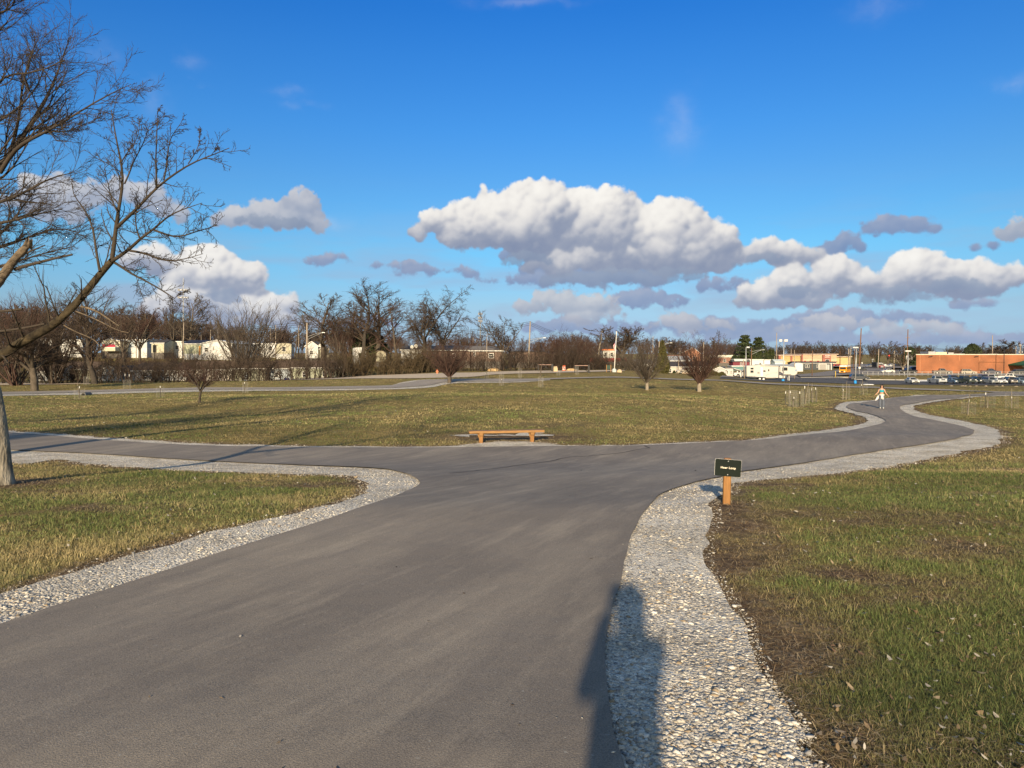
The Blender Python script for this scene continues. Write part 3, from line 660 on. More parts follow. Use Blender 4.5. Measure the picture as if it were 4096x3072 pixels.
def curb(pts, w=.22, h=.14):
    p = np.array(smooth_line(ground_line(pts), 3)); t = np.gradient(p, axis=0); nn = np.stack([-t[:,1], t[:,0]], -1); nn /= np.linalg.norm(nn, axis=1, keepdims=True)
    a = p - nn * w / 2; c = p + nn * w / 2; n = len(p); za = hz(a[:,0], a[:,1]) + .1; zc = hz(c[:,0], c[:,1]) + .1
    zt = np.maximum(za, zc) + h
    V = np.r_[np.c_[a, za - .4], np.c_[a, zt], np.c_[c, zt], np.c_[c, zc - .4]]; i = np.arange(n - 1)
    f = [np.stack([k*n+i, k*n+i+1, (k+1)*n+i+1, (k+1)*n+i], -1) for k in range(3)]
    return tag(np_mesh('kerb', V, f, MCURB), kind='structure')
curb([(3420,1519.5),(3500,1521),(3650,1522.5),(3900,1524),(4400,1525)], .5, .2)
curb([(3200,1512.5),(3320,1510),(3400,1511.5),(3430,1515)], .5, .15)
curb([(3188,1503),(3240,1499),(3330,1488)], .5, .15)

# ------------------------------------------------------------------ loose stones
ico_v = []
ph = (1 + 5 ** .5) / 2
for a_, b_ in ((-1, ph), (1, ph), (-1, -ph), (1, -ph)): ico_v += [(a_, b_, 0)]
for a_, b_ in ((-1, ph), (1, ph), (-1, -ph), (1, -ph)): ico_v += [(0, a_, b_)]
for a_, b_ in ((ph, -1), (ph, 1), (-ph, -1), (-ph, 1)): ico_v += [(a_, 0, b_)]
ico_v = np.array(ico_v) / math.hypot(1, ph)
ico_f = np.array([(0,11,5),(0,5,1),(0,1,7),(0,7,10),(0,10,11),(1,5,9),(5,11,4),(11,10,2),(10,7,6),(7,1,8),(3,9,4),(3,4,2),(3,2,6),(3,6,8),(3,8,9),(4,9,5),(2,4,11),(6,2,10),(8,6,7),(9,8,1)])
def scatter(n, dmin, dmax, umin=-.78, umax=.78, p=1.0):
    l = rs.rand(n) ** p; y = np.exp(np.log(dmin) + (np.log(dmax) - np.log(dmin)) * l); x = rs.uniform(umin, umax, n) * y
    return x, y
OCT_V = np.array([(1, 0, 0), (-.2, 1, 0), (-1, .1, 0), (.1, -1, 0), (.1, .1, 1), (0, 0, -1)], float); OCT_F = np.array([(0,1,4),(1,2,4),(2,3,4),(3,0,4),(1,0,5),(2,1,5),(3,2,5),(0,3,5)])
def stones(name, x, y, size, m, cols, sink=.25, off=.0):
    n = len(x)
    big = y < 5.2; vs_, fs_, cs_ = [], [], []; o_ = 0
    for msk, sv, sf in ((big, ico_v, ico_f), (~big, OCT_V, OCT_F)):
        V, ff, c = _stones(x[msk], y[msk], size[msk], cols, sink, off, sv, sf); vs_.append(V); fs_.append(ff + o_); cs_.append(c); o_ += len(V)
    return np_mesh(name, np.concatenate(vs_), [np.concatenate(fs_)], m, col=np.concatenate(cs_))
def _stones(x, y, size, cols, sink, off, ico_v, ico_f):
    n = len(x); nv = len(ico_v)
    V = ico_v[None] * (1 + .85 * (rs.rand(n, nv, 1) - .5)); V = V * rs.uniform([.8, .5, .18], [1.35, .9, .5], (n, 3))[:, None]
    a = rs.rand(n) * 6.28; tl = rs.normal(size=n) * .35
    ca, sa_ = np.cos(a)[:, None], np.sin(a)[:, None]; ct, st = np.cos(tl)[:, None], np.sin(tl)[:, None]
    X, Y, Z = V[..., 0], V[..., 1], V[..., 2]
    Y, Z = Y * ct - Z * st, Y * st + Z * ct; X, Y = X * ca - Y * sa_, X * sa_ + Y * ca
    V = np.stack([X, Y, Z], -1) * size[:, None, None]
    V += np.stack([x, y, hz(x, y) + off + size * sink], -1)[:, None]
    ff = (ico_f[None] + (np.arange(n) * nv)[:, None, None]).reshape(-1, 3)
    pal = np.array(cols)[rs.randint(len(cols), size=n)] * rs.uniform(.7, 1.15, (n, 1)) * (.62 + .62 * fbm(x, y, .9, 133))[:, None]
    return V.reshape(-1, 3), ff, np.repeat(pal, nv, 0)
MST = mat('stone', (1, 1, 1), .85, .2, 40, .2, attr='Col')
_mu = np.linspace(-.8, .8, 321); _ml = np.linspace(math.log(2.2), math.log(48), 300)
_MX, _MY = np.meshgrid(_mu, np.exp(_ml)); _mk = inpoly(GRAVEL, _MX * _MY, _MY) & ~inpoly(PATH, _MX * _MY, _MY)
_d = _mk.copy()
for _ in range(3):
    q_ = _d.copy(); q_[1:] |= _d[:-1]; q_[:-1] |= _d[1:]; q_[:, 1:] |= _d[:, :-1]; q_[:, :-1] |= _d[:, 1:]; _d = q_
def near_gravel(x, y):
    iu = np.clip(((x / y + .8) / 1.6 * 320).round().astype(int), 0, 320); il = np.clip(((np.log(y) - _ml[0]) / (_ml[-1] - _ml[0]) * 299).round().astype(int), 0, 299)
    return _d[il, iu]
x, y = scatter(2300000, 2.3, 40, p=1.2)
k = near_gravel(x, y); x, y = x[k], y[k]; k = ~inpoly(PATH, x, y); x, y = x[k], y[k]
ins_ = inpoly(GRAVEL, x, y); dd_ = np.full(len(x), 9.); dd_[~ins_] = polydist(GRAVEL[::2], x[~ins_], y[~ins_])
k = ins_ | (rs.rand(len(x)) < .22 * np.exp(-dd_ / (.14 * np.clip(y / 6, 1, 2)))); x, y = x[k], y[k]
sz = np.clip(rs.lognormal(math.log(.0031), .62, len(x)) * (.75 + .6 * vnoise(x, y, .5, 44)), .0018, .020) * np.clip(y / 6, 1, 3); sz = np.minimum(sz, .022)
PAL = [(.60,.56,.49),(.66,.62,.55),(.50,.48,.44),(.40,.385,.37),(.58,.52,.42),(.25,.25,.26),(.56,.51,.44),(.40,.31,.21),(.74,.70,.64),(.48,.44,.39),(.64,.60,.53),(.70,.68,.64)]
tag(stones('loose_gravel', x, y, sz, MST, PAL, .25, .012), 'crushed white and grey limestone spread along both edges of the path', 'gravel', kind='stuff')
x, y = scatter(2600, 2.3, 22); k = inpoly(PATH, x, y); dp = polydist(PATH, x[k], y[k]); x, y = x[k], y[k]
k = rs.rand(len(x)) < np.exp(-dp / .12) * .9 + .012; x, y = x[k], y[k]
tag(stones('stray_pebbles', x, y, rs.uniform(.002, .007, len(x)) * np.clip(y / 7, 1, 2.2), MST, PAL[:6], .3, .036 + .0007 * 6), 'few pale pebbles kicked loose onto the asphalt path', 'pebbles', kind='stuff')

# ------------------------------------------------------------------ grass blades, litter
def grass_field(name, label, nt_, dmin, dmax, nb, hgt, wdt):
    x, y = scatter(nt_, dmin, dmax)
    s, d = soil_of(x, y)
    ins = inpoly(GRAVEL, x, y)
    gm = fbm(x, y, 1.2, 77); dens = np.clip(1.05 - s * .80, .03, 1) * (.35 + .9 * gm)
    k = (~ins) & (rs.rand(len(x)) < dens) & ((d > .05) | (y > 14)); x, y, s, gm = x[k], y[k], s[k], gm[k]
    n = len(x)
    h = hgt * (.5 + 1.0 * fbm(x, y, .7, 5)) * rs.uniform(.5, 1.4, n) * (1 - .55 * s)
    dry = np.clip((fbm(x, y, 2.1, 41) - np.where(y < 14, .50, .38)) * 2.8 + .42 * (rs.rand(n) - .5) + .25 * s + .12 * np.clip(y/20, 0, 1), 0, 1)
    cl = rs.rand(n) < .06; dry = np.where(cl, np.clip(dry + .6, 0, 1), dry); h = np.where(cl, h * 1.5, h)
    N_ = n * nb
    bx = np.repeat(x, nb); by = np.repeat(y, nb); hh = np.repeat(h, nb) * rs.uniform(.55, 1.15, N_)
    sp_ = .028 * np.clip(by / 6, 1, 3.5)
    bx = bx + rs.normal(size=N_) * sp_; by = by + rs.normal(size=N_) * sp_
    bz = hz(bx, by) - .004
    a = rs.rand(N_) * 6.283; ln = np.abs(rs.normal(size=N_)) * .75 + .3
    dx, dy = np.cos(a), np.sin(a); w = wdt * rs.uniform(.6, 1.3, N_) * np.clip(by / 5, .8, 14)
    fx, fy = rs.rand(N_) * 6.283, 0; px_, py_ = np.cos(fx), np.sin(fx)
    Bp = np.stack([bx, by, bz], -1); Pv = np.stack([px_, py_, np.zeros(N_)], -1) * w[:, None] / 2
    mid = Bp + np.stack([dx * hh * .28 * ln, dy * hh * .28 * ln, hh * .6], -1)
    tip = Bp + np.stack([dx * hh * ln, dy * hh * ln, hh * (1 - .22 * ln)], -1)
    V = np.stack([Bp - Pv, Bp + Pv, mid - Pv * .7, mid + Pv * .7, tip], 1)
    i = np.arange(N_) * 5
    gc = np.array([.094, .128, .038]); sc_ = np.array([.31, .25, .13]) * (1.0 if dmax < 20 else .88)
    dr = np.clip(np.repeat(dry, nb) + rs.normal(size=N_) * .22, 0, 1)[:, None]
    C = (gc * (1 - dr) + sc_ * dr); sn = np.repeat(s, nb)[:, None] * .85; C = C * (1 - sn) + np.array([.20, .145, .088]) * sn; C = C * (1.0 if dmax < 20 else .98) * np.repeat(rs.uniform(.72, 1.28, n) * (.42 + 1.12 * fbm(x * .45, y, 3.2, 61)), nb)[:, None] * rs.uniform(.7, 1.3, (N_, 1))
    o = np_mesh(name, V, [np.stack([i, i+1, i+3, i+2], -1), np.stack([i+2, i+3, i+4], -1)], MBL, col=np.repeat(C, 5, 0))
    tag(o, label, 'grass', kind='stuff'); print(name, N_)
MBL = mat('grass_blade', (1, 1, 1), .8, .1, 3, attr='Col')
grass_field('grass', 'short winter grass, green and straw coloured, in the near lawns beside the path', 85000, 2.6, 15, 8, .045, .0030)
grass_field('far_grass', 'short dry grass on the open mound and slopes beyond the junction', 95000, 13, 120, 5, .060, .0034)
# flat dead straw lying over the bare soil
x, y = scatter(90000, 2.6, 16); s, d = soil_of(x, y); k = (~inpoly(GRAVEL, x, y)) & (rs.rand(len(x)) < np.clip(s * 1.1, 0, .9)); x, y = x[k], y[k]; n = len(x)
a = rs.rand(n) * 6.28; L2 = rs.uniform(.012, .045, n) * np.clip(y / 6, 1, 2); w2 = .0014 * np.clip(y / 5, 1, 3)
ux = np.stack([np.cos(a), np.sin(a), rs.normal(size=n) * .18], -1); uy = np.stack([-np.sin(a), np.cos(a), 0 * a], -1); c_ = np.stack([x, y, hz(x, y) + .004 + .010 * rs.rand(n)], -1)
V = np.stack([c_ - ux * L2[:, None] - uy * w2[:, None], c_ - ux * L2[:, None] + uy * w2[:, None], c_ + ux * L2[:, None] + uy * w2[:, None] + [0, 0, .004], c_ + ux * L2[:, None] - uy * w2[:, None] + [0, 0, .004]], 1); i = np.arange(n) * 4
pc = np.array([(.34,.25,.14),(.22,.155,.09),(.14,.095,.055),(.42,.33,.20),(.10,.07,.045)])[rs.randint(5, size=n)]
tag(np_mesh('thatch', V, [np.stack([i, i+1, i+2, i+3], -1)], MBL, col=np.repeat(pc, 4, 0)), 'dead brown straw lying on the bare soil beside the gravel', 'dead grass', kind='stuff')
# dead leaves and pale scraps in the near lawn
x, y = scatter(5200, 2.6, 45); k = ~inpoly(GRAVEL, x, y); x, y = x[k], y[k]
k = rs.rand(len(x)) < np.where((fbm(x, y, 1.5, 91) > .52) | ((x > .8) & (x < 2.6) & (y < 4.2)), .8, .16); x, y = x[k], y[k]; n = len(x)
a = rs.rand(n) * 6.28; s_ = rs.uniform(.008, .024, n) * np.clip(y / 8, 1, 2.2)
ux = np.stack([np.cos(a), np.sin(a), rs.normal(size=n) * .25], -1); uy = np.stack([-np.sin(a), np.cos(a), rs.normal(size=n) * .35], -1)
c_ = np.stack([x, y, hz(x, y) + .018 + .01 * rs.rand(n)], -1)
kx = np.array([-1, -.35, .45, 1, .4, -.4]); ky = np.array([0, .42, .38, .05, -.4, -.36]); kz = np.array([.25, 0, .1, .4, 0, .1])
V = c_[:, None] + (ux[:, None] * kx[None, :, None] + uy[:, None] * ky[None, :, None] + np.array([0, 0, 1.])[None, None] * kz[None, :, None] * rs.uniform(.2, 1.6, (n, 1, 1))) * s_[:, None, None]
i = np.arange(n) * 6
pc = np.array([(.40,.36,.30),(.32,.25,.17),(.24,.17,.10),(.46,.43,.38),(.18,.11,.07)])[rs.randint(5, size=n)]
tag(np_mesh('leaf_litter', V, [np.stack([i, i+1, i+2, i+3, i+4, i+5], -1)], mat('dead_leaf', (1, 1, 1), .8, .2, 30, attr='Col'), col=np.repeat(pc, 6, 0)),
    'curled pale and brown dead leaves scattered in the lawn', 'leaves', kind='stuff')

# dark leaf scraps and twigs on the asphalt
x, y = scatter(420, 2.6, 25); k = inpoly(PATH, x, y); x, y = x[k], y[k]; k = rs.rand(len(x)) < .35; x, y = x[k], y[k]; n = len(x)
a = rs.rand(n) * 6.28; s_ = rs.uniform(.005, .018, n) * np.clip(y / 7, 1, 2.4); zc_ = hz(x, y) + .037 + .0007 * y
ux = np.stack([np.cos(a), np.sin(a), 0 * a], -1) * s_[:, None]; uy = np.stack([-np.sin(a), np.cos(a), 0 * a], -1) * (s_ * rs.uniform(.2, .7, n))[:, None]; c_ = np.stack([x, y, zc_], -1); up_ = np.array([0, 0, 1.])[None] * (s_ * .35)[:, None]
V = np.stack([c_ - ux, c_ - uy + up_ * .4, c_ + ux + up_, c_ + uy], 1); i = np.arange(n) * 4
pc = np.array([(.05,.035,.025),(.10,.07,.045),(.03,.025,.02),(.20,.15,.10),(.40,.37,.33)])[rs.randint(5, size=n)]
tag(np_mesh('path_scraps', V, [np.stack([i, i+1, i+2, i+3], -1)], _mc['dead_leaf'], col=np.repeat(pc, 4, 0)), 'dark leaf scraps and twig bits lying on the asphalt', 'leaves', kind='stuff')
# ------------------------------------------------------------------ bark
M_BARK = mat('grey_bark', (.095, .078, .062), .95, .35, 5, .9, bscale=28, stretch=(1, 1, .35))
M_BARKPALE = mat('pale_bark', (.25, .215, .17), .95, .3, 5, .9, bscale=26, stretch=(1, 1, .3))  # paler bark tone, used on some of the trees
M_MOSSLIT = mat('mossy_sunlit_bark', (.020, .015, .011), .95, .5, 8, 1.0, bscale=24, col2=(.075, .058, .034))  # mossy bark; shade and sunlit patches are painted into its two tones
M_TWIG = mat('brown_twig', (.058, .042, .032), .9, .2, 2)
M_TWIGR = mat('reddish_twig', (.066, .038, .031), .9, .2, 2)
M_TWIGG = mat('grey_twig', (.078, .063, .050), .9, .2, 2)
M_DEAD = mat('dead_pale_wood', (.09, .07, .05), .9, .5, 9, .9, col2=(.20, .155, .11))
def tree_obj(name, label, loc, trunk, limbs, mt, mc, group=None, rz=0):
    t = thing(name, label, 'tree', loc, rz, group)
    V, Fq = batch_tubes(trunk); np_mesh('trunk', V, [Fq], mt, t, smooth=True)
    V, Fq = batch_tubes(limbs); np_mesh('crown', V, [Fq], mc, t, smooth=True)
    return t
def stem(rng, p0, d0, L, r0, K=7, wob=.06, up=.03, taper=.45):
    p = [np.array(p0, float)]; d = np.array(d0, float); d /= np.linalg.norm(d)
    for k in range(K - 1):
        d = d + rng.normal(size=3) * wob; d[2] += up; d /= np.linalg.norm(d); p.append(p[-1] + d * L / (K - 1))
    return np.array(p)[None], (r0 * np.linspace(1, taper, K))[None]
def cat_b(bs):
    return np.concatenate([b[0] for b in bs]), np.concatenate([b[1] for b in bs])
def make_tree(kind, seed, H=10.0, rmin=.012, dens=1.0):
    """returns trunk batches, crown batches, for a tree H metres tall standing on the origin"""
    g = np.random.RandomState(seed); n = lambda v: max(1, int(round(v * dens)))
    if kind == 'spread':      # single trunk forking low into rising limbs
        tp, tr = stem(g, (0, 0, -.3), (g.normal()*.04, g.normal()*.04, 1), H * .34, H * .021, 6, .03, .02, .8)
        top = tp[0, -1]; L = []
        for i in range(6):
            a = 6.283 * (i + g.rand() * .6) / 6; s = g.uniform(.25, .75)
            L.append(stem(g, top - np.array([0, 0, g.rand() * H * .07]), (math.cos(a)*s, math.sin(a)*s, 1), H * g.uniform(.52, .70), H * .012, 9, .07, .05, .22))
        l1 = cat_b(L)
        a1 = sprout(g, *l1, n(10), .12, .97, (25, 50), .46, 7, .12, .07, .55, rmin, .4)
        a2 = sprout(g, *a1, n(7), .15, 1, (25, 55), .50, 5, .14, .06, .6, rmin, .4)
        a3 = sprout(g, *a2, n(10), .1, 1, (20, 55), .6, 4, .15, .04, .7, rmin * .8, .3)
        return [(tp, tr, 8), (*l1, 6)], [(*a1, 5), (*a2, 4), (*a3, 3)]
    if kind == 'tall':        # leader that keeps going, limbs swept upwards
        tp, tr = stem(g, (0, 0, -.3), (g.normal()*.05, g.normal()*.05, 1), H * .9, H * .018, 12, .05, .05, .15)
        a1 = sprout(g, tp, tr, n(18), .25, .97, (28, 52), .50, 8, .09, .09, .6, rmin, .62)
        a2 = sprout(g, *a1, n(10), .12, 1, (25, 50), .46, 6, .13, .07, .55, rmin, .4)
        a3 = sprout(g, *a2, n(10), .1, 1, (20, 55), .6, 4, .15, .04, .6, rmin * .8, .35)
        return [(tp, tr, 8)], [(*a1, 5), (*a2, 4), (*a3, 3)]
    if kind == 'fan':         # many straight whips fanning up from the ground, like a cut-back maple
        L = [stem(g, (g.normal()*H*.02, g.normal()*H*.02, -.2), (math.cos(a)*s, math.sin(a)*s, 1), H * g.uniform(.8, .98) / math.sqrt(1 + s*s*.5), H * .007, 10, .035, .035, .25)
             for a, s in [(g.rand() * 6.283, g.uniform(.02, .75)) for _ in range(26)]]
        l1 = cat_b(L)
        a1 = sprout(g, *l1, n(10), .22, .98, (12, 32), .36, 6, .05, .06, .5, rmin, .35)
        a2 = sprout(g, *a1, n(9), .15, 1, (15, 35), .5, 4, .08, .05, .6, rmin * .8, .3)
        tr_ = (l1[0][:8], l1[1][:8]); rest = (l1[0][8:], l1[1][8:])
        return [(*tr_, 5)], [(*rest, 5), (*a1, 4), (*a2, 3)]
    if kind == 'vase':        # short clear trunk, then a dense upright brush of branches
        tp, tr = stem(g, (0, 0, -.2), (.01, .02, 1), H * .17, H * .028, 4, .02, .02, .95)
        top = tp[0, -1]; L = []
        for i in range(15):
            a = 6.283 * (i + g.rand()) / 15; s = g.uniform(.15, .95)
            L.append(stem(g, top - np.array([0, 0, g.rand() * H * .06]), (math.cos(a)*s, math.sin(a)*s, 1), H * g.uniform(.62, .86) / math.sqrt(1 + .45*s*s), H * .0105, 9, .05, .05, .2))
        l1 = cat_b(L)
        a1 = sprout(g, *l1, n(13), .10, .97, (15, 38), .40, 6, .08, .08, .5, rmin, .4)
        a2 = sprout(g, *a1, n(8), .12, 1, (18, 42), .50, 5, .10, .06, .6, rmin, .35)
        a3 = sprout(g, *a2, n(7), .15, 1, (20, 45), .55, 3, .1, .04, .7, rmin * .8, .3)
        return [(tp, tr, 9)], [(*l1, 5), (*a1, 4), (*a2, 3), (*a3, 3)]
    if kind == 'weep':        # wide crown with drooping tips
        tp, tr = stem(g, (0, 0, -.3), (.05, .0, 1), H * .38, H * .020, 6, .04, .02, .85)
        top = tp[0, -1]; L = []
        for i in range(7):
            a = 6.283 * (i + g.rand() * .7) / 7; s = g.uniform(.15, .8)
            L.append(stem(g, top - np.array([0, 0, g.rand() * H * .1]), (math.cos(a)*s, math.sin(a)*s, 1), H * g.uniform(.42, .66), H * .010, 9, .09, .0, .2))
        l1 = cat_b(L)
        a1 = sprout(g, *l1, n(11), .12, .97, (30, 60), .42, 7, .12, .0, .55, rmin, .35)
        a2 = sprout(g, *a1, n(8), .15, 1, (30, 60), .5, 6, .14, -.10, .6, rmin, .3)
        a3 = sprout(g, *a2, n(10), .1, 1, (25, 60), .6, 4, .12, -.12, .7, rmin * .8, .3)
        return [(tp, tr, 8), (*l1, 6)], [(*a1, 5), (*a2, 4), (*a3, 3)]
_protos = {}
def proto(kind, seed, mc, rmin=.012, dens=1.0):
    key = (kind, seed, mc.name, rmin, dens)
    if key not in _protos:
        a, b = make_tree(kind, seed, 10.0, rmin * .72, dens * 1.15)
        V1, F1 = batch_tubes(a); V2, F2 = batch_tubes(b)
        hh = max(V2[:, 2].max(), V1[:, 2].max()); V1 *= 10 / hh; V2 *= 10 / hh
        w = np.percentile(np.abs(V2[:, 0]), 95) * 2
        _protos[key] = (V1, F1, V2, F2, w, {})
    return _protos[key]
def plant(kind, seed, label, px, py, ytop, wpx, d=None, mt=None, mc=None, rz=0, rmin=.012, dens=1.0, group=None, name='bare_tree', sink=0):
    mt = mt or M_BARK; mc = mc or M_TWIG
    if d is None: x, y, z = G(px, py)
    else: x, y = (px - CX) / F * d, d; z = h1(x, y)
    ztop = -(ytop - HY) / F * y; H = ztop - z
    V1, F1, V2, F2, w, cache = proto(kind, seed, mc, rmin, dens)
    t = thing(name, label, 'tree', (x, y, z - sink), rz, group)
    sz = H / 10; sx = S(wpx, y) / w
    if 'm' not in cache:
        a = np_mesh('trunk', V1, [F1], mt, t, smooth=True); b = np_mesh('crown', V2, [F2], mc, t, smooth=True); cache['m'] = (a.data, b.data)
    else:
        for nm, me in zip(('trunk', 'crown'), cache['m']):
            o = bpy.data.objects.new(nm, me); COL.objects.link(o); o.parent = t
    t.scale = (sx, sx, sz)
    return t

# ------------------------------------------------------------------ the leaning maple at the left edge, traced limb by limb
def px_line(pts, d0, d1=None, wob=0, seed=0):
    g = np.random.RandomState(seed); n = len(pts); out = []
    d1 = d0 if d1 is None else d1
    for i, (x, y) in enumerate(pts):
        d = d0 + (d1 - d0) * i / max(1, n - 1) + g.normal() * wob
        out.append(at(x, y, d))
    return out
bx_, by_, bz_ = G(12, 1938)
D0 = by_; og = np.array([bx_, by_, bz_])
def loc(pts): return [tuple(np.array(p) - og) for p in pts]
def limb(pts, w0, w1, d0, d1, K=14, seed=0):
    r0, r1 = S(w0, d0) * .38, S(w1, d1) * .36
    return resample(loc(px_line(pts, d0, d1, .06, seed)), [r0, r1], K)
g = np.random.RandomState(5)
tr1 = resample(loc(px_line([(4, 1955), (0, 1925), (-4, 1800), (-14, 1680), (-32, 1560), (-62, 1480)], D0)), [S(106, D0)/2, S(84, D0)/2, S(74, D0)/2, S(68, D0)/2, S(64, D0)/2, S(60, D0)/2], 16)
main = limb([(-75, 1478), (0, 1424), (66, 1380), (133, 1343), (199, 1312), (258, 1261), (318, 1201), (371, 1132), (410, 1085), (447, 1043)], 54, 33, D0, D0 - .6, 18, 1)
offt = limb([(-60, 1485), (-130, 1380), (-190, 1200), (-230, 950), (-240, 700), (-200, 400)], 62, 14, D0, D0 + .5, 12, 2)
br = []
def B(pts, w0, w1, dd=0.0, K=12): br.append(limb(pts, w0, w1, D0 - .6, D0 - .6 + dd, K, len(br) + 10))
B([(447, 1043), (458, 980), (462, 917), (470, 847), (484, 790), (498, 729), (490, 666), (470, 590), (455, 502), (446, 440)], 24, 4, .5)
B([(462, 915), (498, 880), (533, 851), (560, 822), (590, 790), (627, 745), (660, 722), (700, 697), (753, 655), (800, 638), (850, 622), (917, 592)], 19, 4, -.8, 14)
B([(627, 748), (625, 700), (622, 640), (627, 560), (628, 500), (632, 430)], 10, 2.5, -.2)
B([(655, 720), (668, 660), (672, 600), (680, 550), (705, 520), (725, 490)], 9, 2.5, .3)
B([(498, 735), (520, 690), (530, 650), (560, 600), (580, 560), (600, 490)], 9, 2.5, .6)
B([(484, 650), (510, 610), (540, 570), (556, 530), (560, 470)], 7, 2, .4)
B([(449, 1044), (485, 1020), (517, 1003), (545, 972), (564, 949), (590, 932), (619, 922), (640, 890), (666, 865), (710, 845), (750, 830), (808, 812)], 21, 3, -1.0, 14)
B([(619, 922), (660, 935), (706, 956), (745, 940), (784, 925), (830, 915), (868, 900)], 12, 2.5, -.5)
B([(560, 955), (545, 915), (540, 870), (548, 830), (575, 800)], 10, 3, .7)
B([(520, 1003), (560, 1008), (596, 1019), (635, 1035), (666, 1046), (710, 1045), (760, 1030), (812, 1015)], 13, 2.5, -.6)
B([(452, 1047), (480, 1062), (510, 1085), (540, 1103), (580, 1122), (627, 1147), (665, 1172), (700, 1195)], 14, 5, -.9)
B([(400, 1086), (392, 1045), (384, 1004), (378, 950), (372, 902), (350, 858), (335, 830), (306, 800), (290, 770), (278, 742), (288, 715)], 15, 3, .7, 14)
B([(700, 1190), (735, 1170), (760, 1165)], 4, 1.5, 0, 5)
B([(470, 850), (446, 800), (436, 750), (420, 690), (418, 650)], 8, 2, .8)
B([(753, 655), (790, 600), (800, 560), (802, 520)], 6, 2, .1, 7)
B([(880, 607), (872, 585), (860, 600)], 4, 1.5, 0, 5)
dead = [limb([(325, 1226), (360, 1233), (395, 1247), (425, 1270), (459, 1293), (478, 1305)], 13, 6, D0 - .5, D0 - 1.0, 8, 41),
        limb([(305, 1246), (350, 1262), (396, 1282), (440, 1307), (480, 1326), (515, 1331)], 7, 4, D0 - .5, D0 - 1.2, 8, 42),
        limb([(205, 1268), (300, 1330), (380, 1352), (400, 1385), (435, 1425)], 7, 3, D0 - .2, D0 - .8, 8, 43)]
def same_k(bs, K):
    o = [resample(b[0][0], list(b[1][0]), K) for b in bs]; return cat_b(o)
bb = same_k(br, 14)
a1 = sprout(g, *bb, 16, .10, .99, (25, 55), .24, 7, .15, .06, .42, .005, .3)
a2 = sprout(g, *a1, 6, .12, 1, (30, 60), .42, 5, .18, .03, .6, .0036, .3)
a3 = sprout(g, *a2, 3, .2, 1, (25, 60), .5, 3, .2, .02, .7, .003, .3)
bo = sprout(g, *cat_b([resample(offt[0][0], list(offt[1][0]), 14)]), 14, .15, .98, (30, 60), .35, 7, .12, .05, .5, .01, .4)
bo2 = sprout(g, *bo, 10, .2, 1, (25, 55), .45, 5, .15, .03, .5, .006, .4)
sh = sprout(g, *cat_b([main]), 9, .15, .9, (40, 80), .30, 6, .12, .14, .3, .006, .2)
sh2 = sprout(g, *sh, 6, .15, 1, (20, 45), .4, 4, .12, .08, .6, .0045, .3)
t = thing('bare_maple', 'leafless maple at the left edge with a long mossy limb reaching up right', 'tree', tuple(og))
tr1 = resample(tr1[0][0], list(tr1[1][0]), 120); V, Fq = batch_tubes([(*tr1, 72)]); th_ = np.arctan2(V[:,1], V[:,0]); rg = fbm(th_ * 3 + 20, V[:,2] * 1.2, .22, 3, 3) - .5; cxy = np.repeat(tr1[0][0][:, :2], 72, 0); V[:, :2] = cxy + (V[:, :2] - cxy) * (1 + .13 * rg)[:, None]; np_mesh('trunk', V, [Fq], mat('ridged_bark', (.20, .175, .14), .95, .5, 11, 1.0, bscale=34, stretch=(1, 1, .3), col2=(.34, .31, .26)), t, smooth=True)
V, Fq = batch_tubes([(*main, 14), (*offt, 10)]); np_mesh('limb', V, [Fq], M_MOSSLIT, t, smooth=True)
V, Fq = batch_tubes([(*bb, 7), (*a1, 4), (*a2, 3), (*a3, 3), (*bo, 4), (*bo2, 3), (*sh, 4), (*sh2, 3)]); np_mesh('crown', V, [Fq], mat('maple_twig', (.046, .036, .027), .9, .3, 6), t, smooth=True)
for dd in dead:
    V, Fq = batch_tubes([(*dd, 6), (*sprout(g, *dd, 4, .3, .95, (30, 60), .25, 4, .15, 0, .5, .004, .3), 3)]); np_mesh('dead_branch', V, [Fq], M_DEAD, t, smooth=True)

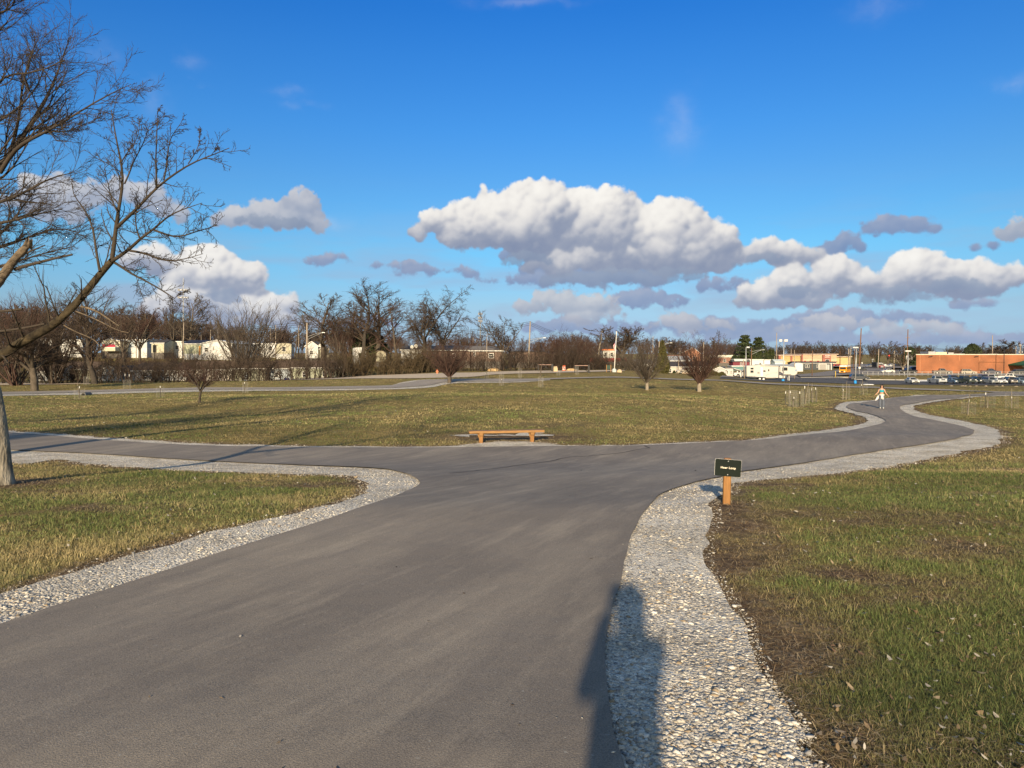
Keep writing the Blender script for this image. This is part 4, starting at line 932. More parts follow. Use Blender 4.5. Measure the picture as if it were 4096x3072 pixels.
# ------------------------------------------------------------------ big tree off the left edge, only its fine crown in view
DB = 19.0
def LB(pts, w0, w1, dd=0, K=14, s=0): 
    return resample([np.array(p) - ob for p in px_line(pts, DB, DB + dd, .25, s)], [S(w0, DB)/2, S(w1, DB)/2], K)
xb = (-520 - CX) / F * DB; ob = np.array([xb, DB, h1(xb, DB)])
K = 14
trk = LB([(-520, 1830), (-500, 1500), (-440, 1250), (-360, 1080)], 90, 70, 0, 8)
lim = [LB([(-380, 1100), (-200, 820), (0, 690), (47, 603), (125, 502), (196, 376), (243, 259), (282, 141)], 38, 3, 1.5, K, 1),
       LB([(0, 690), (40, 620), (100, 565), (157, 541), (259, 486), (353, 423), (439, 376), (525, 337)], 18, 2, -1.5, K, 2),
       LB([(-380, 1100), (-200, 900), (-60, 825), (0, 806), (78, 791), (140, 740), (220, 700), (300, 690)], 30, 3, .5, K, 3),
       LB([(-300, 1000), (-150, 700), (-60, 420), (0, 300), (60, 296), (118, 296), (200, 280), (260, 240)], 24, 3, -1, K, 4),
       LB([(-380, 1080), (-200, 640), (-140, 350), (-60, 180), (0, 110), (30, 90)], 30, 5, 1, K, 5),
       LB([(-380, 1090), (-180, 950), (-60, 900), (30, 888), (100, 868), (180, 850), (250, 835)], 24, 3, -.8, K, 6),
       LB([(-350, 1080), (-150, 1030), (0, 990), (90, 960), (170, 925), (250, 905), (310, 930)], 22, 3, 1.2, K, 7),
       LB([(0, 690), (60, 560), (80, 440), (90, 330), (120, 230), (150, 160)], 14, 2.5, .8, K, 8),
       LB([(100, 565), (190, 520), (260, 530), (330, 500), (400, 470)], 9, 2, 1.0, K, 9),
       LB([(-200, 600), (-60, 520), (20, 470), (100, 410), (160, 330), (180, 250)], 14, 2.5, -.4, K, 10),
       LB([(-300, 1100), (-100, 1090), (20, 1060), (120, 1030), (220, 1000), (300, 985)], 16, 3, .2, K, 11),
       LB([(-160, 350), (-80, 120), (-20, 60), (20, 45), (47, 30), (63, -10)], 16, 4, 0, K, 12),
       LB([(-100, 1000), (0, 940), (60, 870), (110, 800), (140, 760)], 12, 2.5, .6, K, 13)]
bb = cat_b(lim)
a1 = sprout(g, *bb, 22, .28, .99, (20, 48), .22, 7, .11, .05, .5, .007, .25)
a2 = sprout(g, *a1, 9, .12, 1, (20, 48), .46, 5, .13, .03, .6, .005, .3)
a3 = sprout(g, *a2, 4, .2, 1, (20, 45), .55, 4, .12, .02, .7, .0045, .3)
tree_obj('bare_elm', 'very finely branched leafless tree whose dark crown fills the upper left corner', tuple(ob), [(*trk, 12)], [(*bb, 7), (*a1, 4), (*a2, 3), (*a3, 3)], M_BARK, mat('dark_twig', (.050, .040, .033), .9, .2, 3))
# broken trunk behind it
DC = 17.0; xc = (-330 - CX) / F * DC; oc = np.array([xc, DC, h1(xc, DC)])
def LC(pts, w0, w1, dd=0, K=8): return resample([np.array(p) - oc for p in px_line(pts, DC, DC + dd, .05, 3)], [S(w0, DC)/2, S(w1, DC)/2], K)
snag = LC([(-330, 1860), (-300, 1500), (-180, 1300), (-60, 1195), (0, 1125), (40, 1075), (63, 1019), (90, 990), (118, 972)], 84, 26, 0, 14)
sn2 = [LC([(60, 1078), (100, 1062), (157, 1050), (220, 1032), (290, 1018)], 15, 8), LC([(0, 1128), (-60, 1220), (-20, 1250), (90, 1235)], 20, 8), LC([(70, 1030), (110, 1010), (180, 980)], 10, 4), LC([(-200, 1350), (-60, 1330), (60, 1320), (180, 1295)], 14, 8)]
a1 = sprout(g, *cat_b(sn2), 5, .3, .95, (30, 60), .35, 5, .12, .02, .4, .006, .3)
t = thing('snag', 'broken weathered trunk with splintered end leaning in from the left edge', 'tree', tuple(oc))
snag = resample(snag[0][0], list(snag[1][0]), 60); V, Fq = batch_tubes([(*snag, 28)]); cc_ = np.repeat(snag[0][0], 28, 0); V = cc_ + (V - cc_) * (1 + .55 * (fbm(V[:,0] * 2 + V[:,1], V[:,2], .16, 5, 3) - .5))[:, None]; V[-28:, 2] += .35 * (vnoise(np.arange(28), np.zeros(28), 1.5, 4) - .4); np_mesh('trunk', V, [Fq], M_DEAD, t, smooth=True)
V, Fq = batch_tubes([(*cat_b(sn2), 7), (*a1, 3)]); np_mesh('branch', V, [Fq], mat('dark_twig', (.050, .040, .033)), t, smooth=True)

# ------------------------------------------------------------------ the trees one can tell apart
T = plant
T('spread', 1, 'thick young tree with a clear trunk on the lawn strip at the far left', 138, 1563, 1255, 300, mt=M_BARK, mc=M_TWIG, rmin=.014)
T('tall', 2, 'dark slender tree standing right beside the dirt road bend on the left', 382, 1536, 1190, 260, mt=mat('dark_bark', (.05, .042, .035), .95, .3, 5), mc=M_TWIG, rmin=.016, dens=.8)
T('spread', 3, 'small low-branched tree alone on the grass in front of the far path', 797, 1611, 1440, 165, mt=M_BARK, mc=M_TWIGR, rmin=.007, dens=.9)
T('vase', 4, 'reddish many-stemmed young tree at the junction of the far path and dirt road', 1797, 1533, 1335, 190, mt=M_BARK, mc=M_TWIGR, rmin=.011, dens=.8)
T('vase', 5, 'vase-shaped grey tree on the mound, the one nearer the flagpole', 2588, 1560, 1326, 158, mt=M_BARKPALE, mc=M_TWIGG, rmin=.009, dens=.82)
T('vase', 6, 'dense vase-shaped tree with brown crown on the mound, in front of the brick flats', 2797, 1567, 1312, 186, mt=M_BARKPALE, mc=M_TWIGR, rmin=.010, dens=.85)
T('tall', 7, 'tiny tree with wind-swept twigs between the far path and the gates', 2160, 1506, 1408, 62, mt=M_BARK, mc=M_TWIG, rmin=.012, dens=.5)
T('fan', 8, 'very broad fan of bare whips rising behind the lower row of mobile homes', 985, 1500, 1180, 300, d=138, mt=M_BARK, mc=M_TWIGG, rmin=.022, dens=.8)
T('tall', 9, 'tall twiggy tree beside the left cell tower', 775, 1400, 1168, 150, d=215, rmin=.03, dens=.8, mc=M_TWIGG)
T('spread', 10, 'round-crowned tree left of the left cell tower', 690, 1400, 1178, 110, d=225, rmin=.03, dens=.7)
T('tall', 11, 'leftmost tall tree of the clump above the white gabled homes', 1290, 1440, 1178, 250, d=178, rmin=.026, dens=.7, mc=M_TWIGG)
T('spread', 12, 'wide tree behind the streetlight in the middle clump', 1375, 1440, 1160, 230, d=182, rmin=.026, dens=.7)
T('tall', 13, 'tallest tree of the middle clump, above the white box home', 1452, 1460, 1108, 260, d=165, rmin=.022, dens=.8, mt=mat('dark_bark', (.05,.042,.035)))
T('tall', 14, 'leaning tree right of the tallest one, over the round evergreen', 1510, 1460, 1142, 230, d=168, rmin=.022, dens=.7, rz=2)
T('tall', 15, 'thin two-stemmed tree between the clump and the wide weeping tree', 1592, 1470, 1190, 160, d=160, rmin=.020, dens=.6, mc=M_TWIGR)
T('weep', 16, 'left stem of the wide dark tree with drooping branches', 1695, 1475, 1138, 250, d=152, rmin=.020, dens=.8, mt=mat('dark_bark', (.05,.042,.035)))
T('weep', 17, 'right stem of the wide dark tree, leaning out to the right', 1765, 1470, 1165, 210, d=155, rmin=.020, dens=.7, rz=1, mt=mat('dark_bark', (.05,.042,.035)))
T('fan', 18, 'pale distant tree beside the middle cell tower', 1880, 1440, 1290, 75, d=230, rmin=.03, dens=.5, mc=M_TWIGG)
T('spread', 19, 'broad round tree behind the dark porch home', 2012, 1470, 1238, 190, d=158, rmin=.024, dens=.8)
T('tall', 20, 'pale open-branched tree left of the flagpole', 2385, 1470, 1293, 105, d=190, rmin=.026, dens=.5, mt=M_BARKPALE, mc=M_TWIGG)
T('spread', 21, 'dome-shaped dark tree behind the flag', 2490, 1450, 1300, 180, d=270, rmin=.04, dens=.8)
T('tall', 22, 'rusty brown tree right of the tall light pole in the middle', 2200, 1450, 1335, 120, d=230, rmin=.03, dens=.7, mc=M_TWIGR)
T('spread', 23, 'twiggy tree behind the gates', 2300, 1455, 1325, 110, d=215, rmin=.03, dens=.6)
T('spread', 24, 'airy tree rising just right of the dense vase-shaped tree', 2865, 1440, 1315, 90, d=300, rmin=.035, dens=.6)
T('spread', 25, 'young street tree in front of the distant parking sign', 3616, 1498, 1400, 95, d=268, rmin=.025, dens=.6, mt=M_BARKPALE, mc=M_TWIG)
T('tall', 26, 'feathery tall tree behind the traffic light', 3548, 1455, 1362, 70, d=420, rmin=.06, dens=.6, mc=M_TWIGG)
T('tall', 27, 'thin tree between the two tall brown poles', 3503, 1455, 1372, 40, d=410, rmin=.05, dens=.5)
T('spread', 28, 'tree seen over the left end of the brick store roof', 3700, 1455, 1380, 60, d=430, rmin=.06, dens=.6)
T('spread', 29, 'wide tree seen over the middle of the brick store roof', 3800, 1455, 1380, 70, d=440, rmin=.06, dens=.5, mc=M_TWIGG)
T('tall', 30, 'tall tree over the right part of the brick store roof', 4010, 1455, 1355, 95, d=430, rmin=.06, dens=.6)
T('spread', 31, 'tree over the green canopy', 3950, 1455, 1368, 90, d=450, rmin=.06, dens=.6)
T('tall', 32, 'tree at the right picture edge behind the store', 4085, 1455, 1362, 70, d=440, rmin=.06, dens=.5)
T('spread', 33, 'brown tree above the long white home in the upper row', 590, 1420, 1195, 160, d=240, rmin=.035, dens=.7)
T('tall', 34, 'tall pale tree standing in the hedge row left of the red awning', 250, 1440, 1190, 170, d=180, rmin=.026, dens=.6, mc=M_TWIGG)
T('spread', 35, 'crooked tree with clumped branches near the left hedge row', 500, 1470, 1225, 140, d=160, rmin=.02, dens=.6)
T('tall', 36, 'thin birch-like tree in front of the cream-walled home', 735, 1432, 1290, 40, d=165, rmin=.015, dens=.3, mt=M_BARKPALE)
T('spread', 37, 'tangled tree over the lower homes at the far left', 60, 1480, 1215, 200, d=150, rmin=.02, dens=.7)
T('tall', 38, 'bare tree in the background between the fan-shaped tree and the street light', 1180, 1440, 1285, 60, d=260, rmin=.035, dens=.5)
T('fan', 39, 'pale forked shrub-tree behind the white gabled home', 1345, 1460, 1310, 80, d=158, rmin=.02, dens=.4, mt=M_BARKPALE, mc=M_TWIGG)

T('fan', 40, 'bushy clump of saplings behind the mossy limb', 210, 1470, 1110, 230, d=118, rmin=.014, dens=.8, mc=M_TWIG)
T('fan', 41, 'thicket of thin upright trees at the far left behind the maple trunk', 60, 1480, 1090, 260, d=112, rmin=.014, dens=.8, mc=M_TWIGR)
T('tall', 42, 'slender tree right of the sapling clump, left of the maple fork', 330, 1470, 1120, 190, d=128, rmin=.016, dens=.8)
T('spread', 43, 'broad crown between the dark slender tree and the left cell tower', 560, 1440, 1200, 210, d=170, rmin=.022, dens=.8, mc=M_TWIGR)
T('tall', 44, 'left outer tree of the middle clump, thin and pale', 1240, 1440, 1215, 150, d=190, rmin=.022, dens=.7, mc=M_TWIGG)
T('fan', 45, 'bushy tree in front of the middle clump, over the gabled homes', 1400, 1460, 1215, 240, d=172, rmin=.02, dens=.8, mc=M_TWIGR)
T('spread', 46, 'low crown between the weeping tree and the dark porch home', 1860, 1455, 1330, 150, d=200, rmin=.025, dens=.8, mc=M_TWIGR)
T('spread', 47, 'brown crown above the scrub behind the right gate', 2345, 1455, 1330, 120, d=235, rmin=.03, dens=.8, mc=M_TWIGR)
T('spread', 48, 'brown crown filling the gap between the two vase-shaped trees', 2690, 1450, 1345, 120, d=330, rmin=.04, dens=.8)
def aside(kind, seed, label, x, y, H):
    V1, F1 = batch_tubes(make_tree(kind, seed, H, .012, .8)[0]); V2, F2 = batch_tubes(make_tree(kind, seed, H, .012, .8)[1]); t = thing('bare_tree', label, 'tree', (x, y, h1(x, y)))
    np_mesh('trunk', V1, [F1], M_BARK, t, smooth=True); np_mesh('crown', V2, [F2], M_TWIG, t, smooth=True)
aside('spread', 201, 'leafless tree left of the view whose branches shade the left arm of the path', -19.5, 5, 11.5)
aside('tall', 202, 'tall leafless tree further left of the view, shading the left of the mound', -25, 12, 13)
# ------------------------------------------------------------------ far woods and brush, too many to count
def merged(name, label, items, mats, cat='woods'):
    Vs, Fs, o = [], [], 0
    for (V, Fq, M4, l) in items:
        Vs.append(V * M4 + l); Fs.append(Fq + o); o += len(V)
    ob_ = np_mesh(name, np.concatenate(Vs), [np.concatenate(Fs)], mats); tag(ob_, label, cat, kind='stuff'); return ob_
lows = []
for k, (kd, sd_) in enumerate((('spread', 101), ('tall', 102), ('spread', 103), ('tall', 104))):
    a, b = make_tree(kd, sd_, 10.0, .040, .55); V, Fq = batch_tubes([(p[0], p[1], 3) for p in a + b]); V = V * 10 / V[:, 2].max(); lows.append((V, Fq))
def wood(name, label, x0, x1, n, da, db, tops, mats, wmul=1.0):
    it = []
    for i in range(n):
        d = rs.uniform(da, db); px = rs.uniform(x0, x1); x = (px - CX) / F * d; z = h1(x, d) - .5
        yt = np.interp(px, [t[0] for t in tops], [t[1] for t in tops]) + rs.uniform(-4, 22)
        H = -(yt - HY) / F * d - z; V, Fq = lows[rs.randint(4)]; s = H / 10; w = s * rs.uniform(.9, 1.4) * wmul
        a = rs.rand() * 6.28; c, s2 = math.cos(a), math.sin(a)
        V = np.stack([V[:,0]*c - V[:,1]*s2, V[:,0]*s2 + V[:,1]*c, V[:,2]], -1)
        it.append((V, Fq, np.array([w, w, s]), np.array([x, d, z])))
    return merged(name, label, it, mats)
wood('distant_woods', 'brown leafless woods on the rise behind the mobile homes', -250, 1500, 175, 250, 420, [(-250, 1210), (0, 1210), (400, 1220), (640, 1250), (900, 1285), (1200, 1305), (1500, 1310)], mat('wood_twig', (.080, .056, .046), .9, .2, 2))
wood('distant_woods', 'low brown treeline across the middle distance', 1450, 2950, 140, 320, 520, [(1450, 1330), (1900, 1345), (2200, 1335), (2450, 1345), (2700, 1350), (2950, 1365)], mat('wood_twig', (.080, .056, .046)))
wood('distant_woods', 'grey-brown treeline behind the shops and the brick store', 2880, 4350, 160, 470, 700, [(2880, 1362), (3100, 1375), (3250, 1362), (3380, 1370), (3600, 1366), (3750, 1385), (3900, 1378), (4350, 1370)], M_TWIG)
def brush(name, label, line, n, hlo, hhi, mc, m1=7, m2=5, rmin=.014, spread=.45):
    g2 = np.random.RandomState(n); P = []; Rr_ = []
    L_ = [G(x, y)[:2] if d is None else ((x - CX) / F * d, d) for x, y, d in line]
    L_ = np.array(L_); s = np.r_[0, np.cumsum(np.linalg.norm(np.diff(L_, axis=0), axis=1))]
    for i in range(n):
        q = g2.rand() * s[-1]; x = np.interp(q, s, L_[:, 0]) + g2.normal() * .8; y = np.interp(q, s, L_[:, 1]) + g2.normal() * 2.2; z = h1(x, y) - .1
        hh = g2.uniform(hlo, hhi) * (.7 + .6 * vnoise(x, y, 6, 9)); a = g2.rand() * 6.28; sp_ = abs(g2.normal()) * spread
        p, r = stem(g2, (x, y, z), (math.cos(a)*sp_, math.sin(a)*sp_, 1), hh, .03 + hh * .006, 7, .12, -.02, .3); P.append(p); Rr_.append(r)
    l1 = (np.concatenate(P), np.concatenate(Rr_))
    a1 = sprout(g2, *l1, m1, .12, 1, (20, 60), .45, 4, .15, .02, .5, rmin, .35)
    a2 = sprout(g2, *a1, m2, .1, 1, (20, 60), .6, 3, .15, .0, .6, rmin, .3)
    V, Fq = batch_tubes([(*l1, 4), (*a1, 3), (*a2, 3)])
    return tag(np_mesh(name, V, [Fq], mc), label, 'brush', kind='stuff')
brush('brush', 'thicket of arching brown stems along the dirt road in front of the lower mobile homes', [(-150, 0, 124), (400, 0, 122), (900, 0, 120), (1350, 0, 124)], 560, 2.6, 5.2, M_TWIG, 7, 5, .012)
brush('brush', 'dense brown thicket below the white box home', [(1330, 0, 130), (1500, 0, 135), (1650, 0, 134), (1740, 0, 140)], 260, 2.2, 4.4, mat('olive_twig', (.085, .062, .036), .9, .2, 2), 8, 6)
brush('brush', 'thicket of leaning trunks between the dirt road and the dark porch homes', [(1740, 0, 142), (1950, 0, 144), (2150, 0, 148), (2420, 0, 165)], 330, 2.2, 5.2, M_TWIG, 7, 6)
brush('brush', 'reddish scrub behind the gates and the board', [(2050, 0, 172), (2250, 0, 172), (2380, 0, 172)], 160, 4.5, 7.5, M_TWIGR, 8, 6)
brush('brush', 'low scrub on either side of the flagpole', [(2380, 0, 172), (2500, 0, 176), (2560, 0, 180)], 130, 2.0, 4.0, M_TWIGG, 7, 5)
brush('brush', 'brown scrub on the slope between the two rows of mobile homes', [(-150, 0, 166), (500, 0, 164), (1000, 0, 160), (1400, 0, 158)], 420, 1.6, 3.0, M_TWIGR, 7, 6, .02)

# ------------------------------------------------------------------ evergreens, hedges
def foliage(name, label, cat, px, ybase, ytop, wpx, d, shape, cols, n=5200, leaf=.28, seed=1, group=None, trunk=True):
    g2 = np.random.RandomState(seed); x0, z0 = (px - CX) / F * d, -(ybase - HY) / F * d; H = S(ybase - ytop, d); Wd_ = S(wpx, d)
    z0 = min(z0, h1(x0, d) + 1.0)
    H = -(ytop - HY) / F * d - z0
    t = thing(name, label, cat, (x0, d, z0), 0, group)
    q = g2.rand(n); a = g2.rand(n) * 6.283
    nz_ = vnoise(a * 3 + 50, q * 9, 1.0, seed)
    if shape == 'column': prof = np.minimum(1, np.sqrt(np.maximum(0, 1 - q)) * 1.5) * np.minimum(1, .75 + q * 2)
    elif shape == 'cone': prof = (1 - q) ** .8 * np.minimum(1, .5 + q * 6)
    elif shape == 'pine': prof = (.35 + .65 * np.sin(np.clip(q, .0, 1) * 3.0)) * (q > .25) * (.6 + .8 * (np.sin(q * 46) > 0))
    else: prof = np.sqrt(np.maximum(0, 1 - (2 * q - 1) ** 2 * (1 if shape == 'ball' else .9)))
    if shape == 'dome': prof = np.sqrt(np.maximum(0, 1 - q ** 2))
    r = Wd_ / 2 * prof * (.72 + .5 * nz_) * (g2.rand(n) ** .28)
    C = np.stack([r * np.cos(a), r * np.sin(a), q * H], -1)
    u = g2.normal(size=(n, 3)); u /= np.linalg.norm(u, axis=1, keepdims=True); v = np.cross(u, g2.normal(size=(n, 3))); v /= np.linalg.norm(v, axis=1, keepdims=True)
    s = leaf * g2.uniform(.5, 1.2, (n, 1))
    V = np.stack([C - u*s, C + v*s*.45, C + u*s, C - v*s*.45], 1)
    cc = np.array(cols)[g2.randint(len(cols), size=n)] * g2.uniform(.7, 1.3, (n, 1)); i = np.arange(n) * 4
    if trunk:
        MB().tube([(0, 0, -1), (0, 0, H * .9)], [max(.12, Wd_*.03), .04], 6).build('trunk', M_REDPOLE, t)
    np_mesh('crown', V, [np.stack([i, i+1, i+2, i+3], -1)], mat('needle_foliage', (1, 1, 1), .8, .2, 3, attr='Col'), t, col=np.repeat(cc, 4, 0))
    return t
DK = [(.030, .045, .018), (.045, .060, .022), (.022, .034, .016)]; CED = [(.075, .070, .022), (.05, .055, .02), (.10, .085, .028)]
foliage('cedar', 'big round dark evergreen under the middle clump of trees', 'evergreen tree', 1477, 1455, 1322, 158, 172, 'dome', DK, 9000, .5, 1)
foliage('cedar', 'olive cedar right behind the vase-shaped tree nearer the flagpole', 'evergreen tree', 2650, 1495, 1365, 62, 175, 'cone', CED, 6500, .42, 2)
foliage('pine', 'taller of two dark pines left of the tall light pole', 'evergreen tree', 2980, 1450, 1343, 46, 340, 'pine', DK, 3600, .8, 3)
foliage('pine', 'shorter of two dark pines, nearer the tall light pole', 'evergreen tree', 3034, 1450, 1352, 40, 340, 'pine', DK, 3200, .8, 4)
for i, (x, yt, w) in enumerate(((3016, 1400, 17), (3039, 1402, 18), (3066, 1405, 14), (3080, 1397, 13), (3092, 1399, 14))):
    foliage('arborvitae', ['leftmost column-shaped arborvitae', 'stout column-shaped arborvitae second from the left', 'short arborvitae in the middle of the row', 'pointed arborvitae, tallest of the right pair', 'rightmost arborvitae of the row'][i] + ' behind the long white trailer',
            'evergreen tree', x, 1460, yt, w, 300, 'column', [(.035, .050, .015), (.055, .065, .02)], 2200, .5, 10 + i)
foliage('hedge', 'larger left half of the clipped rounded hedge by the grey gabled home', 'hedge', 2857, 1510, 1486, 52, 192, 'dome', CED, 5200, .2, 21, trunk=False)
foliage('hedge', 'smaller right half of the clipped rounded hedge by the grey gabled home', 'hedge', 2888, 1510, 1488, 34, 192, 'dome', CED, 3600, .2, 22, trunk=False)
foliage('evergreen_bush', 'dark bush in front of the office with the peaked teal roof', 'bush', 2938, 1447, 1422, 34, 330, 'dome', DK, 1600, .6, 23, trunk=False)
foliage('cedar', 'dark evergreen rising behind the brick store roof', 'evergreen tree', 3890, 1455, 1378, 80, 420, 'dome', DK, 3600, 1.0, 24)
foliage('cedar', 'dark evergreen crown behind the tall brown pole next to the brick store', 'evergreen tree', 3640, 1455, 1390, 60, 400, 'dome', DK, 3000, .9, 25)
foliage('evergreen_bush', 'dark narrow evergreen at the far intersection', 'bush', 3512, 1460, 1420, 14, 400, 'cone', DK, 1200, .7, 26, trunk=False)
foliage('evergreen_bush', 'small dark bush by the beige siding home', 'bush', 2697, 1496, 1483, 11, 190, 'dome', DK, 700, .2, 27, trunk=False)
# ------------------------------------------------------------------ bench and trail sign
M_CEDAR = mat('stained_cedar', (.28, .15, .055), .6, .22, 6, .25, bscale=30, stretch=(1, 8, 8))
M_CEDARV = mat('stained_cedar_post', (.26, .125, .038), .55, .22, 6, .25, bscale=30, stretch=(8, 8, 1))
def wood_box(nm, m, parent, x0, x1, y0, y1, z0, z1, bev=.006):
    o = MB().box(x0, x1, y0, y1, z0, z1).build(nm, m, parent)
    b = o.modifiers.new('b', 'BEVEL'); b.width = bev; b.segments = 2; return o
p1, p2 = G(1923, 1773), G(2127, 1769)
cxb, cyb = (p1[0] + p2[0]) / 2, (p1[1] + p2[1]) / 2
ang = math.atan2(p2[1] - p1[1], p2[0] - p1[0]) ; span = math.hypot(p2[0] - p1[0], p2[1] - p1[1])
zb = (h1(*p1[:2]) + h1(*p2[:2])) / 2
t = thing('park_bench', 'long backless wooden bench on a pale gravel pad beside the path', 'bench', (cxb, cyb, zb + .02), ang)
Lb = S(302, cyb); hb = S(48, cyb)
wood_box('seat', M_CEDAR, t, -Lb / 2, Lb / 2, -.17, .13, hb - .07, hb)
for s in (-1, 1):
    xx = s * span / 2
    wood_box('leg', M_CEDARV, t, xx - .055, xx + .055, -.09, .05, -.25, hb - .072)
    wood_box('cleat', M_CEDAR, t, xx - .058, xx + .058, -.16, .12, hb - .14, hb - .071)
    MB().ext([(xx + .057, hb - .24), (xx + .115, hb - .073), (xx + .057, hb - .073)], -.04, 0).build('bracket', M_CEDAR, t)
    MB().ext([(xx - .057, hb - .24), (xx - .057, hb - .073), (xx - .115, hb - .073)], -.04, 0).build('bracket', M_CEDAR, t)
px_, py_, pz_ = G(2905, 2016)
lean = .0
t = thing('trail_sign', 'small dark green rectangular sign on an orange-brown wooden post at the gravel edge', 'sign', (px_, py_, pz_), R(-9))
H = S(2016 - 1832, py_); pw = S(29, py_)
m = MB(); hw = pw / 2; ch = hw * .35
m.ext([(-hw, -ch - 0), (-hw, ch), (-ch, hw), (ch, hw), (hw, ch), (hw, -ch), (ch, -hw), (-ch, -hw)], 0, 1)
prof = m.V; m = MB(); pr = [(-hw + ch*.6, -hw), (hw - ch*.6, -hw), (hw, -hw + ch*.6), (hw, hw - ch*.6), (hw - ch*.6, hw), (-hw + ch*.6, hw), (-hw, hw - ch*.6), (-hw, -hw + ch*.6)]
vs = [(a, b, -.3) for a, b in pr] + [(a, b, H - .012) for a, b in pr] + [(a * .8, b * .8, H) for a, b in pr]
fs = [(i, (i+1) % 8, 8 + (i+1) % 8, 8 + i) for i in range(8)] + [(8+i, 8+(i+1) % 8, 16+(i+1) % 8, 16+i) for i in range(8)] + [tuple(range(16, 24))]
po_ = MB().add(vs, fs).build('post', M_CEDARV, t); po_.rotation_euler = (0, R(1.6), 0)
sw, shh = S(101, py_), S(67, py_); zc = S(2016 - 1869, py_)
def rrect(w, h, r, n=5):
    o = []
    for cx, cy, a0 in ((w/2-r, h/2-r, 0), (-w/2+r, h/2-r, 90), (-w/2+r, -h/2+r, 180), (w/2-r, -h/2+r, 270)):
        for k in range(n + 1): a = R(a0 + 90 * k / n); o.append((cx + r*math.cos(a), cy + r*math.sin(a)))
    return o
M_SIGNG = mat('sign_green', (.006, .011, .009), .6, .1, spec=.12); M_SIGNE = mat('sign_edge', (.75, .76, .75), .5, .05); M_LET = mat('cream_lettering', (.82, .74, .60), .6, .05)
rr_ = rrect(sw, shh, .016); sx0 = S(2865 + 50 - 2905 + 6, py_)
def face(nm, mt, parent, y0, y1, sc=1.0):
    return MB().ext([(a * sc, b * sc) for a, b in rr_][::-1], y0, y1).build(nm, mt, parent)
pan = face('panel', M_SIGNG, t, -.004, .0015); pan.location = (.014, -hw - .004, zc); pan.rotation_euler = (0, R(3.2), 0)
ed = face('edge', M_SIGNE, pan, .0016, .0035, 1.012)
cu = bpy.data.curves.new('txt', 'FONT'); cu.body = 'Heer Loop'; cu.size = .036; cu.align_x = 'CENTER'; cu.align_y = 'CENTER'; cu.extrude = .0006; cu.space_character = 1.12; cu.offset = .0007
tmp = bpy.data.objects.new('txt', cu); me = bpy.data.meshes.new_from_object(tmp); bpy.data.objects.remove(tmp)
for mm_ in list(me.materials): me.materials.clear()
me.materials.append(M_LET); lt = bpy.data.objects.new('lettering', me); COL.objects.link(lt); lt.parent = pan; lt.location = (.002, -.0052, .001); lt.rotation_euler = (R(90), 0, 0)
for zz in (shh * .40, -shh * .40):
    MB().tube([(0, -.0045, zz), (0, -.0075, zz)], [.0065, .005], 12).build('screw', M_STEEL, pan)
me = lt.data

